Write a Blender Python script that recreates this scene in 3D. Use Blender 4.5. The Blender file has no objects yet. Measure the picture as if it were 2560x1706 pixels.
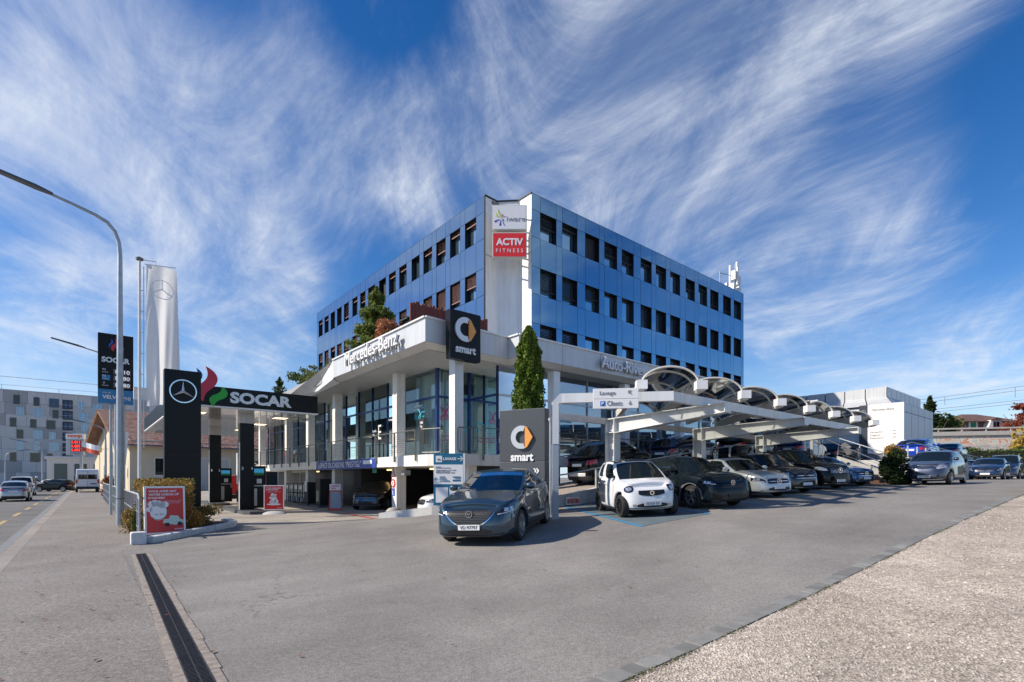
import bpy, bmesh, math, random
import numpy as np
from mathutils import Vector, Matrix, Quaternion
random.seed(7); rng = np.random.default_rng(7)
S = bpy.context.scene; COL = S.collection
PI = math.pi
CU, SU = .768, .640                      # street grid: u runs along the side road, v along the main street
TH = math.atan2(SU, CU); HC = 1.65       # camera height above the pavement
def rad(d): return math.radians(d)
# ---------------------------------------------------------------- camera
cam = bpy.data.cameras.new('camera'); camo = bpy.data.objects.new('camera', cam); COL.objects.link(camo)
camo.location = (0, 0, HC); camo.rotation_euler = (rad(90), 0, 0)
cam.sensor_width = 36; cam.lens = 18.0; cam.shift_y = (1193-853)/2560; cam.clip_start = .1; cam.clip_end = 6000
S.camera = camo
S.render.resolution_x, S.render.resolution_y = 1024, 682
# ---------------------------------------------------------------- sun, sky, exposure
SUN_EL = 36.0; SDX, SDY = -.982, -.18
sd = Vector((SDX, SDY, 0)).normalized()*math.cos(rad(SUN_EL)) + Vector((0, 0, math.sin(rad(SUN_EL))))
sl = bpy.data.lights.new('sun', 'SUN'); sl.energy = 5.0; sl.angle = rad(.53); sl.color = (1, .90, .77)
so = bpy.data.objects.new('sun', sl); COL.objects.link(so); so.rotation_euler = (-sd).to_track_quat('-Z', 'Y').to_euler(); so.location = (-20, -5, 40)
S.view_settings.view_transform = 'Standard'; S.view_settings.look = 'None'; S.view_settings.exposure = 0.32; S.view_settings.gamma = 1
def pdir(px, py): return Vector(((px-1280)/1280, 1, (1193-py)/1280)).normalized()
def make_world():
    w = bpy.data.worlds.new('World'); S.world = w; w.use_nodes = True
    nt = w.node_tree; N = nt.nodes; Lk = nt.links; N.clear()
    out = N.new('ShaderNodeOutputWorld'); bg = N.new('ShaderNodeBackground'); bg.inputs[1].default_value = .13
    sky = N.new('ShaderNodeTexSky'); sky.sky_type = 'NISHITA'; sky.sun_disc = False
    sky.sun_elevation = rad(SUN_EL); sky.sun_rotation = math.atan2(SDX, SDY); sky.air_density = 1.0; sky.dust_density = .25; sky.ozone_density = 3.0; sky.altitude = 400
    def math_(op, a, b=None, clamp=False):
        n = N.new('ShaderNodeMath'); n.operation = op; n.use_clamp = clamp
        for i, v in enumerate((a, b)):
            if v is None: continue
            if isinstance(v, (int, float)): n.inputs[i].default_value = v
            else: Lk.new(v, n.inputs[i])
        return n.outputs[0]
    tc = N.new('ShaderNodeTexCoord'); sep = N.new('ShaderNodeSeparateXYZ'); Lk.new(tc.outputs['Generated'], sep.inputs[0])
    zz = math_('ADD', math_('MAXIMUM', sep.outputs[2], 0.0), .16)
    px = math_('DIVIDE', sep.outputs[0], zz); py = math_('DIVIDE', sep.outputs[1], zz)
    cmb = N.new('ShaderNodeCombineXYZ'); Lk.new(px, cmb.inputs[0]); Lk.new(py, cmb.inputs[1])
    # gentle warp so that the streaks bend
    wn = N.new('ShaderNodeTexNoise'); wn.inputs['Scale'].default_value = .55; wn.inputs['Detail'].default_value = 2; Lk.new(cmb.outputs[0], wn.inputs['Vector'])
    vs = N.new('ShaderNodeVectorMath'); vs.operation = 'SUBTRACT'; Lk.new(wn.outputs['Color'], vs.inputs[0]); vs.inputs[1].default_value = (.5, .5, .5)
    vm = N.new('ShaderNodeVectorMath'); vm.operation = 'SCALE'; Lk.new(vs.outputs[0], vm.inputs[0]); vm.inputs['Scale'].default_value = .9
    va = N.new('ShaderNodeVectorMath'); va.operation = 'ADD'; Lk.new(cmb.outputs[0], va.inputs[0]); Lk.new(vm.outputs[0], va.inputs[1])
    def noise(rot, sc, scale, det, rough, dist):
        m0 = N.new('ShaderNodeMapping'); m0.inputs['Rotation'].default_value = (0, 0, rad(rot)); Lk.new(va.outputs[0], m0.inputs[0])
        mp = N.new('ShaderNodeMapping'); mp.vector_type = 'POINT'; mp.inputs['Scale'].default_value = sc
        Lk.new(m0.outputs[0], mp.inputs[0]); n = N.new('ShaderNodeTexNoise'); n.inputs['Scale'].default_value = scale; n.inputs['Detail'].default_value = det
        n.inputs['Roughness'].default_value = rough; n.inputs['Distortion'].default_value = dist; Lk.new(mp.outputs[0], n.inputs['Vector']); return n.outputs['Fac']
    n1 = noise(SKY_ROT, (1, .46, 1), 1.7, 14, .68, 1.1)
    n2 = noise(SKY_ROT-35, (1, .26, 1), 5.0, 12, .70, .35)
    n3 = noise(10, (1, 1, 1), .8, 5, .55, .3)
    # soft lobes by direction: clouds in view, plus unseen ones added for facade reflections
    acc = None
    for (bx, by, r, g) in SKY_LOBES+SKY_FAR:
        d = pdir(bx, by) if not isinstance(bx, tuple) else Vector(bx).normalized()
        v = N.new('ShaderNodeVectorMath'); v.operation = 'DOT_PRODUCT'; Lk.new(tc.outputs['Generated'], v.inputs[0]); v.inputs[1].default_value = d
        k = 1/(1-math.cos(rad(r)))
        e = math_('POWER', 2.718, math_('MULTIPLY', math_('SUBTRACT', v.outputs['Value'], 1.0), k))
        e = math_('MULTIPLY', e, g); acc = e if acc is None else math_('ADD', acc, e)
    def smooth(v, a, b, c=0., d=1.):
        m_ = N.new('ShaderNodeMapRange'); m_.interpolation_type = 'SMOOTHSTEP'; Lk.new(v, m_.inputs['Value'])
        for k_, v_ in (('From Min', a), ('From Max', b), ('To Min', c), ('To Max', d)): m_.inputs[k_].default_value = v_
        return m_.outputs[0]
    dens = math_('ADD', math_('MULTIPLY', n3, .9), math_('MULTIPLY', acc, .22)); dens = math_('ADD', dens, math_('MULTIPLY', n1, .55))
    cov = smooth(dens, SKY_MIN, SKY_MAX); tex = smooth(math_('ADD', math_('MULTIPLY', n1, .62), math_('MULTIPLY', n2, .38)), .37, .66)
    fin = math_('ADD', math_('MULTIPLY', tex, .58), .12); fac = math_('MULTIPLY', cov, fin, True)
    thin = math_('MULTIPLY', smooth(n2, .50, .74), .22); fac = math_('ADD', fac, math_('MULTIPLY', thin, smooth(n1, .45, .6)), True)
    # deepen the clear blue a little, then lay the cirrus over it
    hs = N.new('ShaderNodeHueSaturation'); hs.inputs['Saturation'].default_value = 1.34; hs.inputs['Value'].default_value = .86; hs.inputs['Hue'].default_value = .508
    Lk.new(sky.outputs[0], hs.inputs['Color'])
    mx = N.new('ShaderNodeMix'); mx.data_type = 'RGBA'; Lk.new(fac, mx.inputs['Factor']); Lk.new(hs.outputs[0], mx.inputs['A']); mx.inputs['B'].default_value = (5.2, 5.5, 6.0, 1)
    # low haze band near the horizon
    hz = math_('POWER', math_('SUBTRACT', 1.0, math_('MAXIMUM', sep.outputs[2], 0.0), True), 9.0)
    mh = N.new('ShaderNodeMix'); mh.data_type = 'RGBA'; Lk.new(math_('MULTIPLY', hz, .78), mh.inputs['Factor']); Lk.new(mx.outputs['Result'], mh.inputs['A']); mh.inputs['B'].default_value = (3.9, 4.9, 6.3, 1)
    Lk.new(mh.outputs['Result'], bg.inputs[0]); Lk.new(bg.outputs[0], out.inputs[0])
SKY_FAR = [((.98, -.18, .16), 0, 10, 2.0), ((.95, -.25, .45), 0, 8, 2.2), ((.9, .25, .5), 0, 8, 1.6), ((.93, -.05, .30), 0, 5, -1.5), ((-.98, .18, .3), 0, 16, 1.1), ((-.9, .3, .7), 0, 14, .8), ((0, -1, .4), 0, 30, .4)]
SKY_ROT = -10; SKY_MIN, SKY_MAX = .66, 1.12
SKY_LOBES = [(100, 250, 11, .9), (330, 200, 8, .8), (420, 330, 10, .9), (680, 380, 8, 1.3), (850, 250, 8, .7), (900, 420, 7, 1.1), (1080, 340, 8, 1.0), (560, 715, 4, 2.4), (690, 700, 4, 2.0), (470, 690, 3, 1.6), (600, 590, 3.5, 2.2), (250, 700, 3.5, 1.6), (600, 850, 4, 2.0), (720, 830, 4, 1.2), (100, 780, 4, 1.8), (60, 900, 4, 1.2),
             (1450, 120, 9, .8), (1700, 230, 10, .9), (1600, 420, 10, .9), (2000, 100, 9, .8), (2200, 400, 9, .5), (1950, 560, 11, .8), (2100, 760, 9, .8), (2350, 800, 9, .8), (2450, 980, 6, .6), (2380, 60, 5, .8), (1200, 180, 7, .5), (1150, 400, 7, .5),
             (950, 40, 5, -1.2), (820, 570, 5, -1.0), (380, 590, 4, -1.0), (2480, 200, 5, -1.3), (2120, 270, 4, -1.2), (520, 40, 5, -.9), (1000, 620, 5, -.6), (80, 620, 4, -1.0), (60, 30, 4, -1.0), (950, 780, 4, -.8), (2500, 520, 5, -.8), (200, 840, 4, -.7), (450, 660, 2.5, -.8)]
make_world()

# ---------------------------------------------------------------- materials
_M = {}
def mat(name, col, rough=.6, metal=0., nscale=0., namt=.15, bump=0., bscale=None, coat=0., emit=None, estr=0., spec=None, cior=1.5):
    if name in _M: return _M[name]
    m = bpy.data.materials.new(name); m.use_nodes = True; nt = m.node_tree; N = nt.nodes; Lk = nt.links
    b = N['Principled BSDF']; b.inputs['Base Color'].default_value = (*col, 1); b.inputs['Roughness'].default_value = rough; b.inputs['Metallic'].default_value = metal
    b.inputs['Coat Weight'].default_value = coat; b.inputs['Coat Roughness'].default_value = .02; b.inputs['Coat IOR'].default_value = cior
    if spec is not None: b.inputs['Specular IOR Level'].default_value = spec
    if emit: b.inputs['Emission Color'].default_value = (*emit, 1); b.inputs['Emission Strength'].default_value = estr
    if nscale:
        tc = N.new('ShaderNodeTexCoord'); n = N.new('ShaderNodeTexNoise'); n.inputs['Scale'].default_value = nscale; n.inputs['Detail'].default_value = 6; n.inputs['Roughness'].default_value = .6
        Lk.new(tc.outputs['Object'], n.inputs['Vector']); r = N.new('ShaderNodeValToRGB'); Lk.new(n.outputs['Fac'], r.inputs[0])
        r.color_ramp.elements[0].position = .3; r.color_ramp.elements[1].position = .7
        r.color_ramp.elements[0].color = (*[c*(1-namt) for c in col], 1); r.color_ramp.elements[1].color = (*[min(1, c*(1+namt)) for c in col], 1)
        Lk.new(r.outputs[0], b.inputs['Base Color'])
        if bump:
            n2 = n
            if bscale: n2 = N.new('ShaderNodeTexNoise'); n2.inputs['Scale'].default_value = bscale; n2.inputs['Detail'].default_value = 4; Lk.new(tc.outputs['Object'], n2.inputs['Vector'])
            bp = N.new('ShaderNodeBump'); bp.inputs['Strength'].default_value = bump; bp.inputs['Distance'].default_value = .02; Lk.new(n2.outputs['Fac'], bp.inputs['Height']); Lk.new(bp.outputs[0], b.inputs['Normal'])
    _M[name] = m; return m
def glass_mat(name, tint=(.8, .85, .85), refl=.12, rough=.01, rcol=(1, 1, 1)):
    if name in _M: return _M[name]
    m = bpy.data.materials.new(name); m.use_nodes = True; nt = m.node_tree; N = nt.nodes; Lk = nt.links; N.clear()
    o = N.new('ShaderNodeOutputMaterial'); t = N.new('ShaderNodeBsdfTransparent'); t.inputs[0].default_value = (*tint, 1)
    g = N.new('ShaderNodeBsdfGlossy'); g.inputs['Roughness'].default_value = rough; g.inputs[0].default_value = (*rcol, 1)
    f = N.new('ShaderNodeFresnel'); f.inputs[0].default_value = 1.5
    a = N.new('ShaderNodeMath'); a.operation = 'ADD'; a.use_clamp = True; a.inputs[1].default_value = refl; Lk.new(f.outputs[0], a.inputs[0])
    mx = N.new('ShaderNodeMixShader'); Lk.new(a.outputs[0], mx.inputs[0]); Lk.new(t.outputs[0], mx.inputs[1]); Lk.new(g.outputs[0], mx.inputs[2]); Lk.new(mx.outputs[0], o.inputs[0])
    _M[name] = m; return m
GRAIN = .27
def ground_mat(name, c1, c2, sp=.35, spscale=120, cracks=False, stain=.18, bump=.25, patch=.35):
    m = bpy.data.materials.new(name); m.use_nodes = True; nt = m.node_tree; N = nt.nodes; Lk = nt.links
    b = N['Principled BSDF']; b.inputs['Roughness'].default_value = .88; b.inputs['Specular IOR Level'].default_value = .3
    tc = N.new('ShaderNodeTexCoord')
    def nz(sc, det=5, ro=.6, v=None):
        n = N.new('ShaderNodeTexNoise'); n.inputs['Scale'].default_value = sc; n.inputs['Detail'].default_value = det; n.inputs['Roughness'].default_value = ro; Lk.new(v or tc.outputs['Object'], n.inputs['Vector']); return n.outputs['Fac']
    def mixc(f, a, bb, mode='MIX'):
        x = N.new('ShaderNodeMix'); x.data_type = 'RGBA'; x.blend_type = mode
        if isinstance(f, float): x.inputs['Factor'].default_value = f
        else: Lk.new(f, x.inputs['Factor'])
        for k, v in (('A', a), ('B', bb)):
            if isinstance(v, tuple): x.inputs[k].default_value = (*v, 1)
            else: Lk.new(v, x.inputs[k])
        return x.outputs['Result']
    def ramp(v, p0, p1, a=(0, 0, 0), bb=(1, 1, 1)):
        r = N.new('ShaderNodeValToRGB'); Lk.new(v, r.inputs[0]); r.color_ramp.elements[0].position = p0; r.color_ramp.elements[1].position = p1
        r.color_ramp.elements[0].color = (*a, 1); r.color_ramp.elements[1].color = (*bb, 1); return r.outputs[0]
    base = mixc(ramp(nz(patch, 6), .36, .64), c1, c2)
    base = mixc(stain, base, ramp(nz(.9, 8, .7), .3, .62, (.25, .24, .23), (1, 1, 1)), 'MULTIPLY')
    vo = N.new('ShaderNodeTexVoronoi'); vo.inputs['Scale'].default_value = spscale; Lk.new(tc.outputs['Object'], vo.inputs['Vector'])
    spk = ramp(vo.outputs['Color'], .1, .9, (1-sp,)*3, (1+sp,)*3)
    base = mixc(1.0, base, spk, 'MULTIPLY')
    base = mixc(1.0, base, ramp(nz(spscale*.22, 3, .7), .3, .7, (1-sp*.5,)*3, (1+sp*.5,)*3), 'MULTIPLY')
    if cracks:
        wv = N.new('ShaderNodeVectorMath'); wv.operation = 'ADD'; nn = N.new('ShaderNodeTexNoise'); nn.inputs['Scale'].default_value = 1.5; nn.inputs['Detail'].default_value = 5; Lk.new(tc.outputs['Object'], nn.inputs['Vector'])
        Lk.new(tc.outputs['Object'], wv.inputs[0]); Lk.new(nn.outputs['Color'], wv.inputs[1])
        v2 = N.new('ShaderNodeTexVoronoi'); v2.feature = 'DISTANCE_TO_EDGE'; v2.inputs['Scale'].default_value = .22; Lk.new(wv.outputs[0], v2.inputs['Vector'])
        line = ramp(v2.outputs['Distance'], .001, .003, (.6, .6, .6), (0, 0, 0)); msk = ramp(nz(.35, 3), .54, .62)
        f = N.new('ShaderNodeMath'); f.operation = 'MULTIPLY'; Lk.new(line, f.inputs[0]); Lk.new(msk, f.inputs[1])
        base = mixc(f.outputs[0], base, (.05, .05, .05))
        # small dark oil spots and tar flecks
        sm = N.new('ShaderNodeMapping'); sm.inputs['Scale'].default_value = (1, 2.6, 1); Lk.new(tc.outputs['Object'], sm.inputs[0])
        base = mixc(ramp(nz(3.4, 5, .75, sm.outputs[0]), .64, .74), base, (.14, .135, .13))
        base = mixc(.55, base, ramp(nz(.16, 5, .6), .32, .6, (.72, .72, .72), (1.12, 1.1, 1.08)), 'MULTIPLY')
        tm = N.new('ShaderNodeMapping'); tm.inputs['Rotation'].default_value = (0, 0, -TH); Lk.new(tc.outputs['Object'], tm.inputs[0]); tm2 = N.new('ShaderNodeMapping'); tm2.inputs['Scale'].default_value = (.05, 1.1, 1); Lk.new(tm.outputs[0], tm2.inputs[0])
        base = mixc(.5, base, ramp(nz(1.0, 4, .6, tm2.outputs[0]), .35, .62, (.80, .80, .80), (1.05, 1.05, 1.05)), 'MULTIPLY')
    Lk.new(base, b.inputs['Base Color'])
    bp = N.new('ShaderNodeBump'); bp.inputs['Strength'].default_value = bump; bp.inputs['Distance'].default_value = .01; Lk.new(vo.outputs['Distance'], bp.inputs['Height']); Lk.new(bp.outputs[0], b.inputs['Normal'])
    _M[name] = m; return m
def paint(name, col, metal=.4, rough=.32):
    dark = max(col) < .02
    return mat(name, col, rough, metal, coat=.8 if dark else 1., spec=.05 if dark else .10, cior=1.42 if dark else 1.65)

# ---------------------------------------------------------------- mesh builder
class MB:
    def __init__(s, off=(0, 0, 0)): s.v = []; s.f = []; s.off = Vector(off)
    def add(s, vs, fs):
        n = len(s.v); s.v += [Vector(v)-s.off for v in vs]; s.f += [tuple(i+n for i in f) for f in fs]; return s
    def box(s, x0, x1, y0, y1, z0, z1, M=None):
        vs = [Vector((x, y, z)) for z in (z0, z1) for y in (y0, y1) for x in (x0, x1)]
        if M is not None: vs = [M @ v for v in vs]
        return s.add(vs, [(0, 2, 3, 1), (4, 5, 7, 6), (0, 1, 5, 4), (2, 6, 7, 3), (0, 4, 6, 2), (1, 3, 7, 5)])
    def bar(s, p, q, w, h=None, up=(0, 0, 1)):
        p = Vector(p); q = Vector(q); h = w if h is None else h; d = (q-p).normalized(); u = Vector(up)
        if abs(d.dot(u)) > .98: u = Vector((1, 0, 0))
        a = d.cross(u).normalized(); b = a.cross(d)
        vs = [o+a*sx*w/2+b*sy*h/2 for o in (p, q) for sx, sy in ((-1, -1), (1, -1), (1, 1), (-1, 1))]
        return s.add(vs, [(0, 1, 2, 3), (7, 6, 5, 4), (0, 4, 5, 1), (1, 5, 6, 2), (2, 6, 7, 3), (3, 7, 4, 0)])
    def tube(s, pts, r, n=8, cap=True):
        pts = [Vector(p) for p in pts]; rr = r if isinstance(r, (list, tuple)) else [r]*len(pts); vs = []; fs = []; ref = None
        for i, p in enumerate(pts):
            d = (pts[min(i+1, len(pts)-1)]-pts[max(i-1, 0)]).normalized()
            if ref is None: ref = Vector((0, 0, 1)) if abs(d.z) < .9 else Vector((1, 0, 0))
            a = d.cross(ref).normalized(); b = a.cross(d).normalized(); ref = b
            vs += [p+a*math.cos(2*PI*k/n)*rr[i]+b*math.sin(2*PI*k/n)*rr[i] for k in range(n)]
        for i in range(len(pts)-1):
            fs += [(i*n+k, i*n+(k+1) % n, (i+1)*n+(k+1) % n, (i+1)*n+k) for k in range(n)]
        if cap: fs += [tuple(range(n))[::-1], tuple((len(pts)-1)*n+k for k in range(n))]
        return s.add(vs, fs)
    def prism(s, poly, z0, z1, M=None):
        n = len(poly); vs = [Vector((x, y, z0)) for x, y in poly]+[Vector((x, y, z1)) for x, y in poly]
        if M is not None: vs = [M @ v for v in vs]
        return s.add(vs, [tuple(range(n))[::-1], tuple(range(n, 2*n))]+[(i, (i+1) % n, n+(i+1) % n, n+i) for i in range(n)])
    def quad(s, *p): return s.add(p, [tuple(range(len(p)))])
    def grid(s, P):          # P[i][j]
        n = len(P); m = len(P[0]); return s.add([q for r in P for q in r], [(i*m+j, (i+1)*m+j, (i+1)*m+j+1, i*m+j+1) for i in range(n-1) for j in range(m-1)])
    def lathe(s, prof, n=20, M=None):
        vs = [Vector((r*math.cos(2*PI*k/n), r*math.sin(2*PI*k/n), z)) for r, z in prof for k in range(n)]
        if M is not None: vs = [M @ v for v in vs]
        return s.add(vs, [(i*n+k, i*n+(k+1) % n, (i+1)*n+(k+1) % n, (i+1)*n+k) for i in range(len(prof)-1) for k in range(n)])
def obj(name, mb, m, parent=None, smooth=False, bevel=0., sharp=35):
    me = bpy.data.meshes.new(name); me.from_pydata([tuple(v) for v in mb.v], [], mb.f)
    ms = m if isinstance(m, (list, tuple)) else [m]
    for q in ms: me.materials.append(q)
    bm = bmesh.new(); bm.from_mesh(me); bmesh.ops.recalc_face_normals(bm, faces=bm.faces)
    if bevel: bmesh.ops.bevel(bm, geom=bm.edges[:], offset=bevel, segments=2, affect='EDGES', profile=.6)
    bm.to_mesh(me); bm.free()
    if smooth:
        me.shade_smooth(); me.set_sharp_from_angle(angle=rad(sharp))
    o = bpy.data.objects.new(name, me); COL.objects.link(o)
    if parent: o.parent = parent
    return o
def thing(name, label, cat, loc=(0, 0, 0), rotz=0, group=None):
    o = bpy.data.objects.new(name, None); o.empty_display_size = .3; COL.objects.link(o); o.location = loc; o.rotation_euler = (0, 0, rotz)
    return tag(o, label, cat, group)
def tag(o, label, cat, group=None):
    o['label'] = label; o['category'] = cat
    if group: o['group'] = group
    return o
def struct(o, kind='structure'): o['kind'] = kind; return o
def W(a, b, z=0): return Vector((CU*a-SU*b, SU*a+CU*b, z))
def AB(p): return (CU*p[0]+SU*p[1], -SU*p[0]+CU*p[1])
def gthing(name, label, cat, a0, b0, z0=0, group=None):      # a thing aligned with the street grid; local = (a-a0, b-b0, z-z0)
    o = thing(name, label, cat, W(a0, b0, z0), TH, group); return o, (a0, b0, z0)
def copy_tree(o, parent=None):
    c = o.copy(); COL.objects.link(c)
    if parent: c.parent = parent
    for ch in list(o.children): copy_tree(ch, c)
    return c
def P(px, py, Y): return Vector(((px-1280)/1280*Y, Y, HC+(1193-py)/1280*Y))
def text(name, body, parent, org, R, w, h, m, ext=.01, align='c', bold=0., U=(0, 0, 1), shear=0., fit=True):
    """lettering fitted to w x h metres; org = its centre (or left end), R = reading direction, in the parent's frame"""
    cu = bpy.data.curves.new(name, 'FONT'); cu.body = body; cu.size = 1; cu.extrude = .001; cu.offset = bold; cu.shear = shear; cu.align_x = 'LEFT'; cu.resolution_u = 3
    t = bpy.data.objects.new(name, cu); COL.objects.link(t); dg = bpy.context.evaluated_depsgraph_get(); dg.update()
    me = bpy.data.meshes.new_from_object(t.evaluated_get(dg)); COL.objects.unlink(t); bpy.data.objects.remove(t); bpy.data.curves.remove(cu)
    co = np.empty(len(me.vertices)*3); me.vertices.foreach_get('co', co); co = co.reshape(-1, 3)
    lo = co.min(0); hi = co.max(0); sy = h/max(hi[1]-lo[1], 1e-6); sx = w/max(hi[0]-lo[0], 1e-6) if w else sy
    co[:, 0] = (co[:, 0]-lo[0])*sx; co[:, 1] = (co[:, 1]-lo[1])*sy; co[:, 2] = np.sign(co[:, 2])*ext/2
    if align == 'c': co[:, 0] -= co[:, 0].max()/2; co[:, 1] -= h/2
    R = Vector(R).normalized(); U = Vector(U).normalized(); Nn = R.cross(U); org = Vector(org)
    out = np.array(R)[None]*co[:, :1]+np.array(U)[None]*co[:, 1:2]+np.array(Nn)[None]*co[:, 2:3]+np.array(org)[None]
    me.vertices.foreach_set('co', out.ravel()); me.materials.clear(); me.materials.append(m); me.update()
    o = bpy.data.objects.new(name, me); COL.objects.link(o)
    if parent: o.parent = parent
    return o
def flat(name, polys, parent, org, R, m, ext=.01, U=(0, 0, 1)):
    """flat cut-out shapes (2-D polygons in metres) standing on a panel"""
    R = Vector(R).normalized(); U = Vector(U).normalized(); Nn = R.cross(U); org = Vector(org); mb = MB()
    for p in polys:
        n = len(p); a = [org+R*x+U*y-Nn*ext/2 for x, y in p]; b = [org+R*x+U*y+Nn*ext/2 for x, y in p]
        mb.add(a+b, [tuple(range(n))[::-1], tuple(range(n, 2*n))]+[(i, (i+1) % n, n+(i+1) % n, n+i) for i in range(n)])
    return obj(name, mb, m, parent)
def circ(cx, cy, r, n=28, a0=0, a1=2*PI, ry=None): return [(cx+r*math.cos(a0+(a1-a0)*k/n), cy+(ry or r)*math.sin(a0+(a1-a0)*k/n)) for k in range(n if abs(a1-a0-2*PI) < 1e-6 else n+1)]
def ring(cx, cy, r0, r1, n=36, a0=0, a1=2*PI):
    out = []
    for k in range(n):
        t0 = a0+(a1-a0)*k/n; t1 = a0+(a1-a0)*(k+1)/n
        out.append([(cx+r0*math.cos(t0), cy+r0*math.sin(t0)), (cx+r1*math.cos(t0), cy+r1*math.sin(t0)), (cx+r1*math.cos(t1), cy+r1*math.sin(t1)), (cx+r0*math.cos(t1), cy+r0*math.sin(t1))])
    return out
def star(cx, cy, r, w=.13):
    out = []
    for k in range(3):
        t = PI/2+k*2*PI/3; c, s = math.cos(t), math.sin(t)
        out.append([(cx, cy), (cx+w*r*math.cos(t-PI/3)*1.0, cy+w*r*math.sin(t-PI/3)), (cx+r*c, cy+r*s), (cx+w*r*math.cos(t+PI/3), cy+w*r*math.sin(t+PI/3))])
    return out
WHITE = mat('white_paint', (.74, .74, .72), .45, nscale=3, namt=.05)
WHITEM = mat('white_metal_cladding', (.80, .81, .81), .38, .05, nscale=1.2, namt=.04)
GREYM = mat('grey_metal_cladding', (.50, .52, .54), .42, .1, nscale=1.5, namt=.05)
LGREY = mat('light_grey_steel', (.63, .64, .635), .45, .1, nscale=2.5, namt=.07)
STEEL = mat('brushed_steel', (.55, .55, .55), .32, .9)
GALV = mat('galvanised_steel', (.42, .45, .47), .45, .6, nscale=6, namt=.14)
DSTEEL = mat('dark_rail_steel', (.16, .16, .15), .4, .5)
def weather(m, amt=.10, sc=5.):
    """rain streaks and grime: vertical stretched noise multiplied into the paint"""
    nt = m.node_tree; N = nt.nodes; Lk = nt.links; b = N['Principled BSDF']; inp = b.inputs['Base Color']; tc = N.new('ShaderNodeTexCoord'); mp = N.new('ShaderNodeMapping'); mp.inputs['Scale'].default_value = (sc, sc, .35); Lk.new(tc.outputs['Object'], mp.inputs[0])
    n = N.new('ShaderNodeTexNoise'); n.inputs['Scale'].default_value = 1; n.inputs['Detail'].default_value = 5; n.inputs['Roughness'].default_value = .7; Lk.new(mp.outputs[0], n.inputs['Vector']); r = N.new('ShaderNodeValToRGB'); Lk.new(n.outputs['Fac'], r.inputs[0])
    r.color_ramp.elements[0].position = .36; r.color_ramp.elements[1].position = .56; r.color_ramp.elements[0].color = (1-amt, 1-amt*1.1, 1-amt*1.3, 1); r.color_ramp.elements[1].color = (1, 1, 1, 1)
    x = N.new('ShaderNodeMix'); x.data_type = 'RGBA'; x.blend_type = 'MULTIPLY'; x.inputs['Factor'].default_value = 1; Lk.new(r.outputs[0], x.inputs['B'])
    if inp.links: Lk.new(inp.links[0].from_socket, x.inputs['A'])
    else: x.inputs['A'].default_value = inp.default_value
    Lk.new(x.outputs['Result'], inp); return m
BLACK = mat('gloss_black_panel', (.006, .007, .009), .30, .0, spec=.22)
MBLACK = mat('matt_black', (.012, .012, .013), .6)
DARK = mat('dark_interior', (.03, .03, .032), .8)
RUBBER = mat('tyre_rubber', (.018, .018, .018), .75)
CONC = mat('concrete', (.42, .40, .37), .8, nscale=4, namt=.14, bump=.2)
CONCW = mat('white_render', (.80, .78, .73), .7, nscale=2.2, namt=.07, bump=.05)
RED = mat('sign_red', (.62, .025, .025), .35)
BLUE = mat('sign_blue', (.012, .055, .34), .35)
NAVY = mat('window_frame_blue', (.006, .032, .15), .35)
TEAL = mat('sign_teal', (.01, .14, .25), .4)
PWHITE = mat('print_white', (.82, .82, .82), .4)
PBLACK = mat('print_black', (.02, .02, .02), .5)
PGREY = mat('print_grey', (.22, .22, .23), .5)
CHROME = mat('chrome', (.78, .79, .8), .12, 1.)
ORANGE = mat('logo_orange', (.78, .33, .07), .35)
SILVER = mat('logo_silver', (.62, .62, .62), .3, .5)
for m_ in (WHITEM, CONCW, LGREY, GREYM): weather(m_)
# ================================================================ THE GROUND
FK = [(0, 0), (1, 0), (2, .02), (3, .05), (4, .09), (5, .14), (6, .19), (7, .25), (8, .315), (9, .38), (10, .45), (11, .52), (12, .585), (13, .64), (14, .70), (15, .755), (16, .805), (17, .85), (18, .895), (20, .97),
      (22, 1.04), (24, 1.10), (26, 1.16), (28, 1.22), (31, 1.31), (36, 1.39), (42, 1.46), (48, 1.5), (600, 1.5)]
def fz(a):
    return float(np.interp(a, [k[0] for k in FK], [k[1] for k in FK]))
def gz(a, b):
    if a < 0: return 0.
    hi = 19 if a <= 8 else (17 if a < 10 else 15); lo = 15.5 if a <= 8 else (15 if a < 10 else 14.5)
    return fz(a)*min(1, max(0, (hi-b)/(hi-lo)))
ga = [-900, -400, -200, -100, -60, -40, -30, -20, -15, -10, -5, -1.42, -1.40, -1.0]+list(range(0, 19))+[20, 22, 24, 26, 28, 31, 36, 42, 48, 60, 80, 120, 250, 500, 900]
gb = [-900, -300, -100, -50, -20, -8, 0, 1, 2.3, 4, 6, 8, 10, 12, 13, 14, 14.5, 15, 15.5, 16, 17, 18, 19, 20, 24, 30, 40, 60, 90, 140, 250, 500, 900]
def gsheet(name, As, Bs, off, m):
    P_ = [[W(a, b, (gz(a, b) if a > -1.41 else -.12)+off) for b in Bs] for a in As]
    o = obj(name, MB().grid(P_), m); return struct(o)
ASPH = ground_mat('asphalt', (.222, .211, .196), (.284, .270, .251), sp=GRAIN, spscale=95, cracks=True)
ASPH2 = ground_mat('pavement_asphalt', (.22, .20, .18), (.275, .256, .236), sp=.38, spscale=85, cracks=False, stain=.25)
ROAD = ground_mat('road_asphalt', (.145, .143, .14), (.19, .186, .18), sp=.3, spscale=90, cracks=True)
CONCF = ground_mat('forecourt_concrete', (.36, .325, .28), (.43, .39, .335), sp=.12, spscale=60, cracks=False, stain=.35, bump=.1)
GRAVEL = ground_mat('gravel_stones', (.44, .375, .305), (.55, .475, .395), sp=.5, spscale=62, cracks=False, stain=.45, bump=1.0, patch=.7)
struct(gsheet('ground', ga, gb, 0, ASPH))
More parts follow.
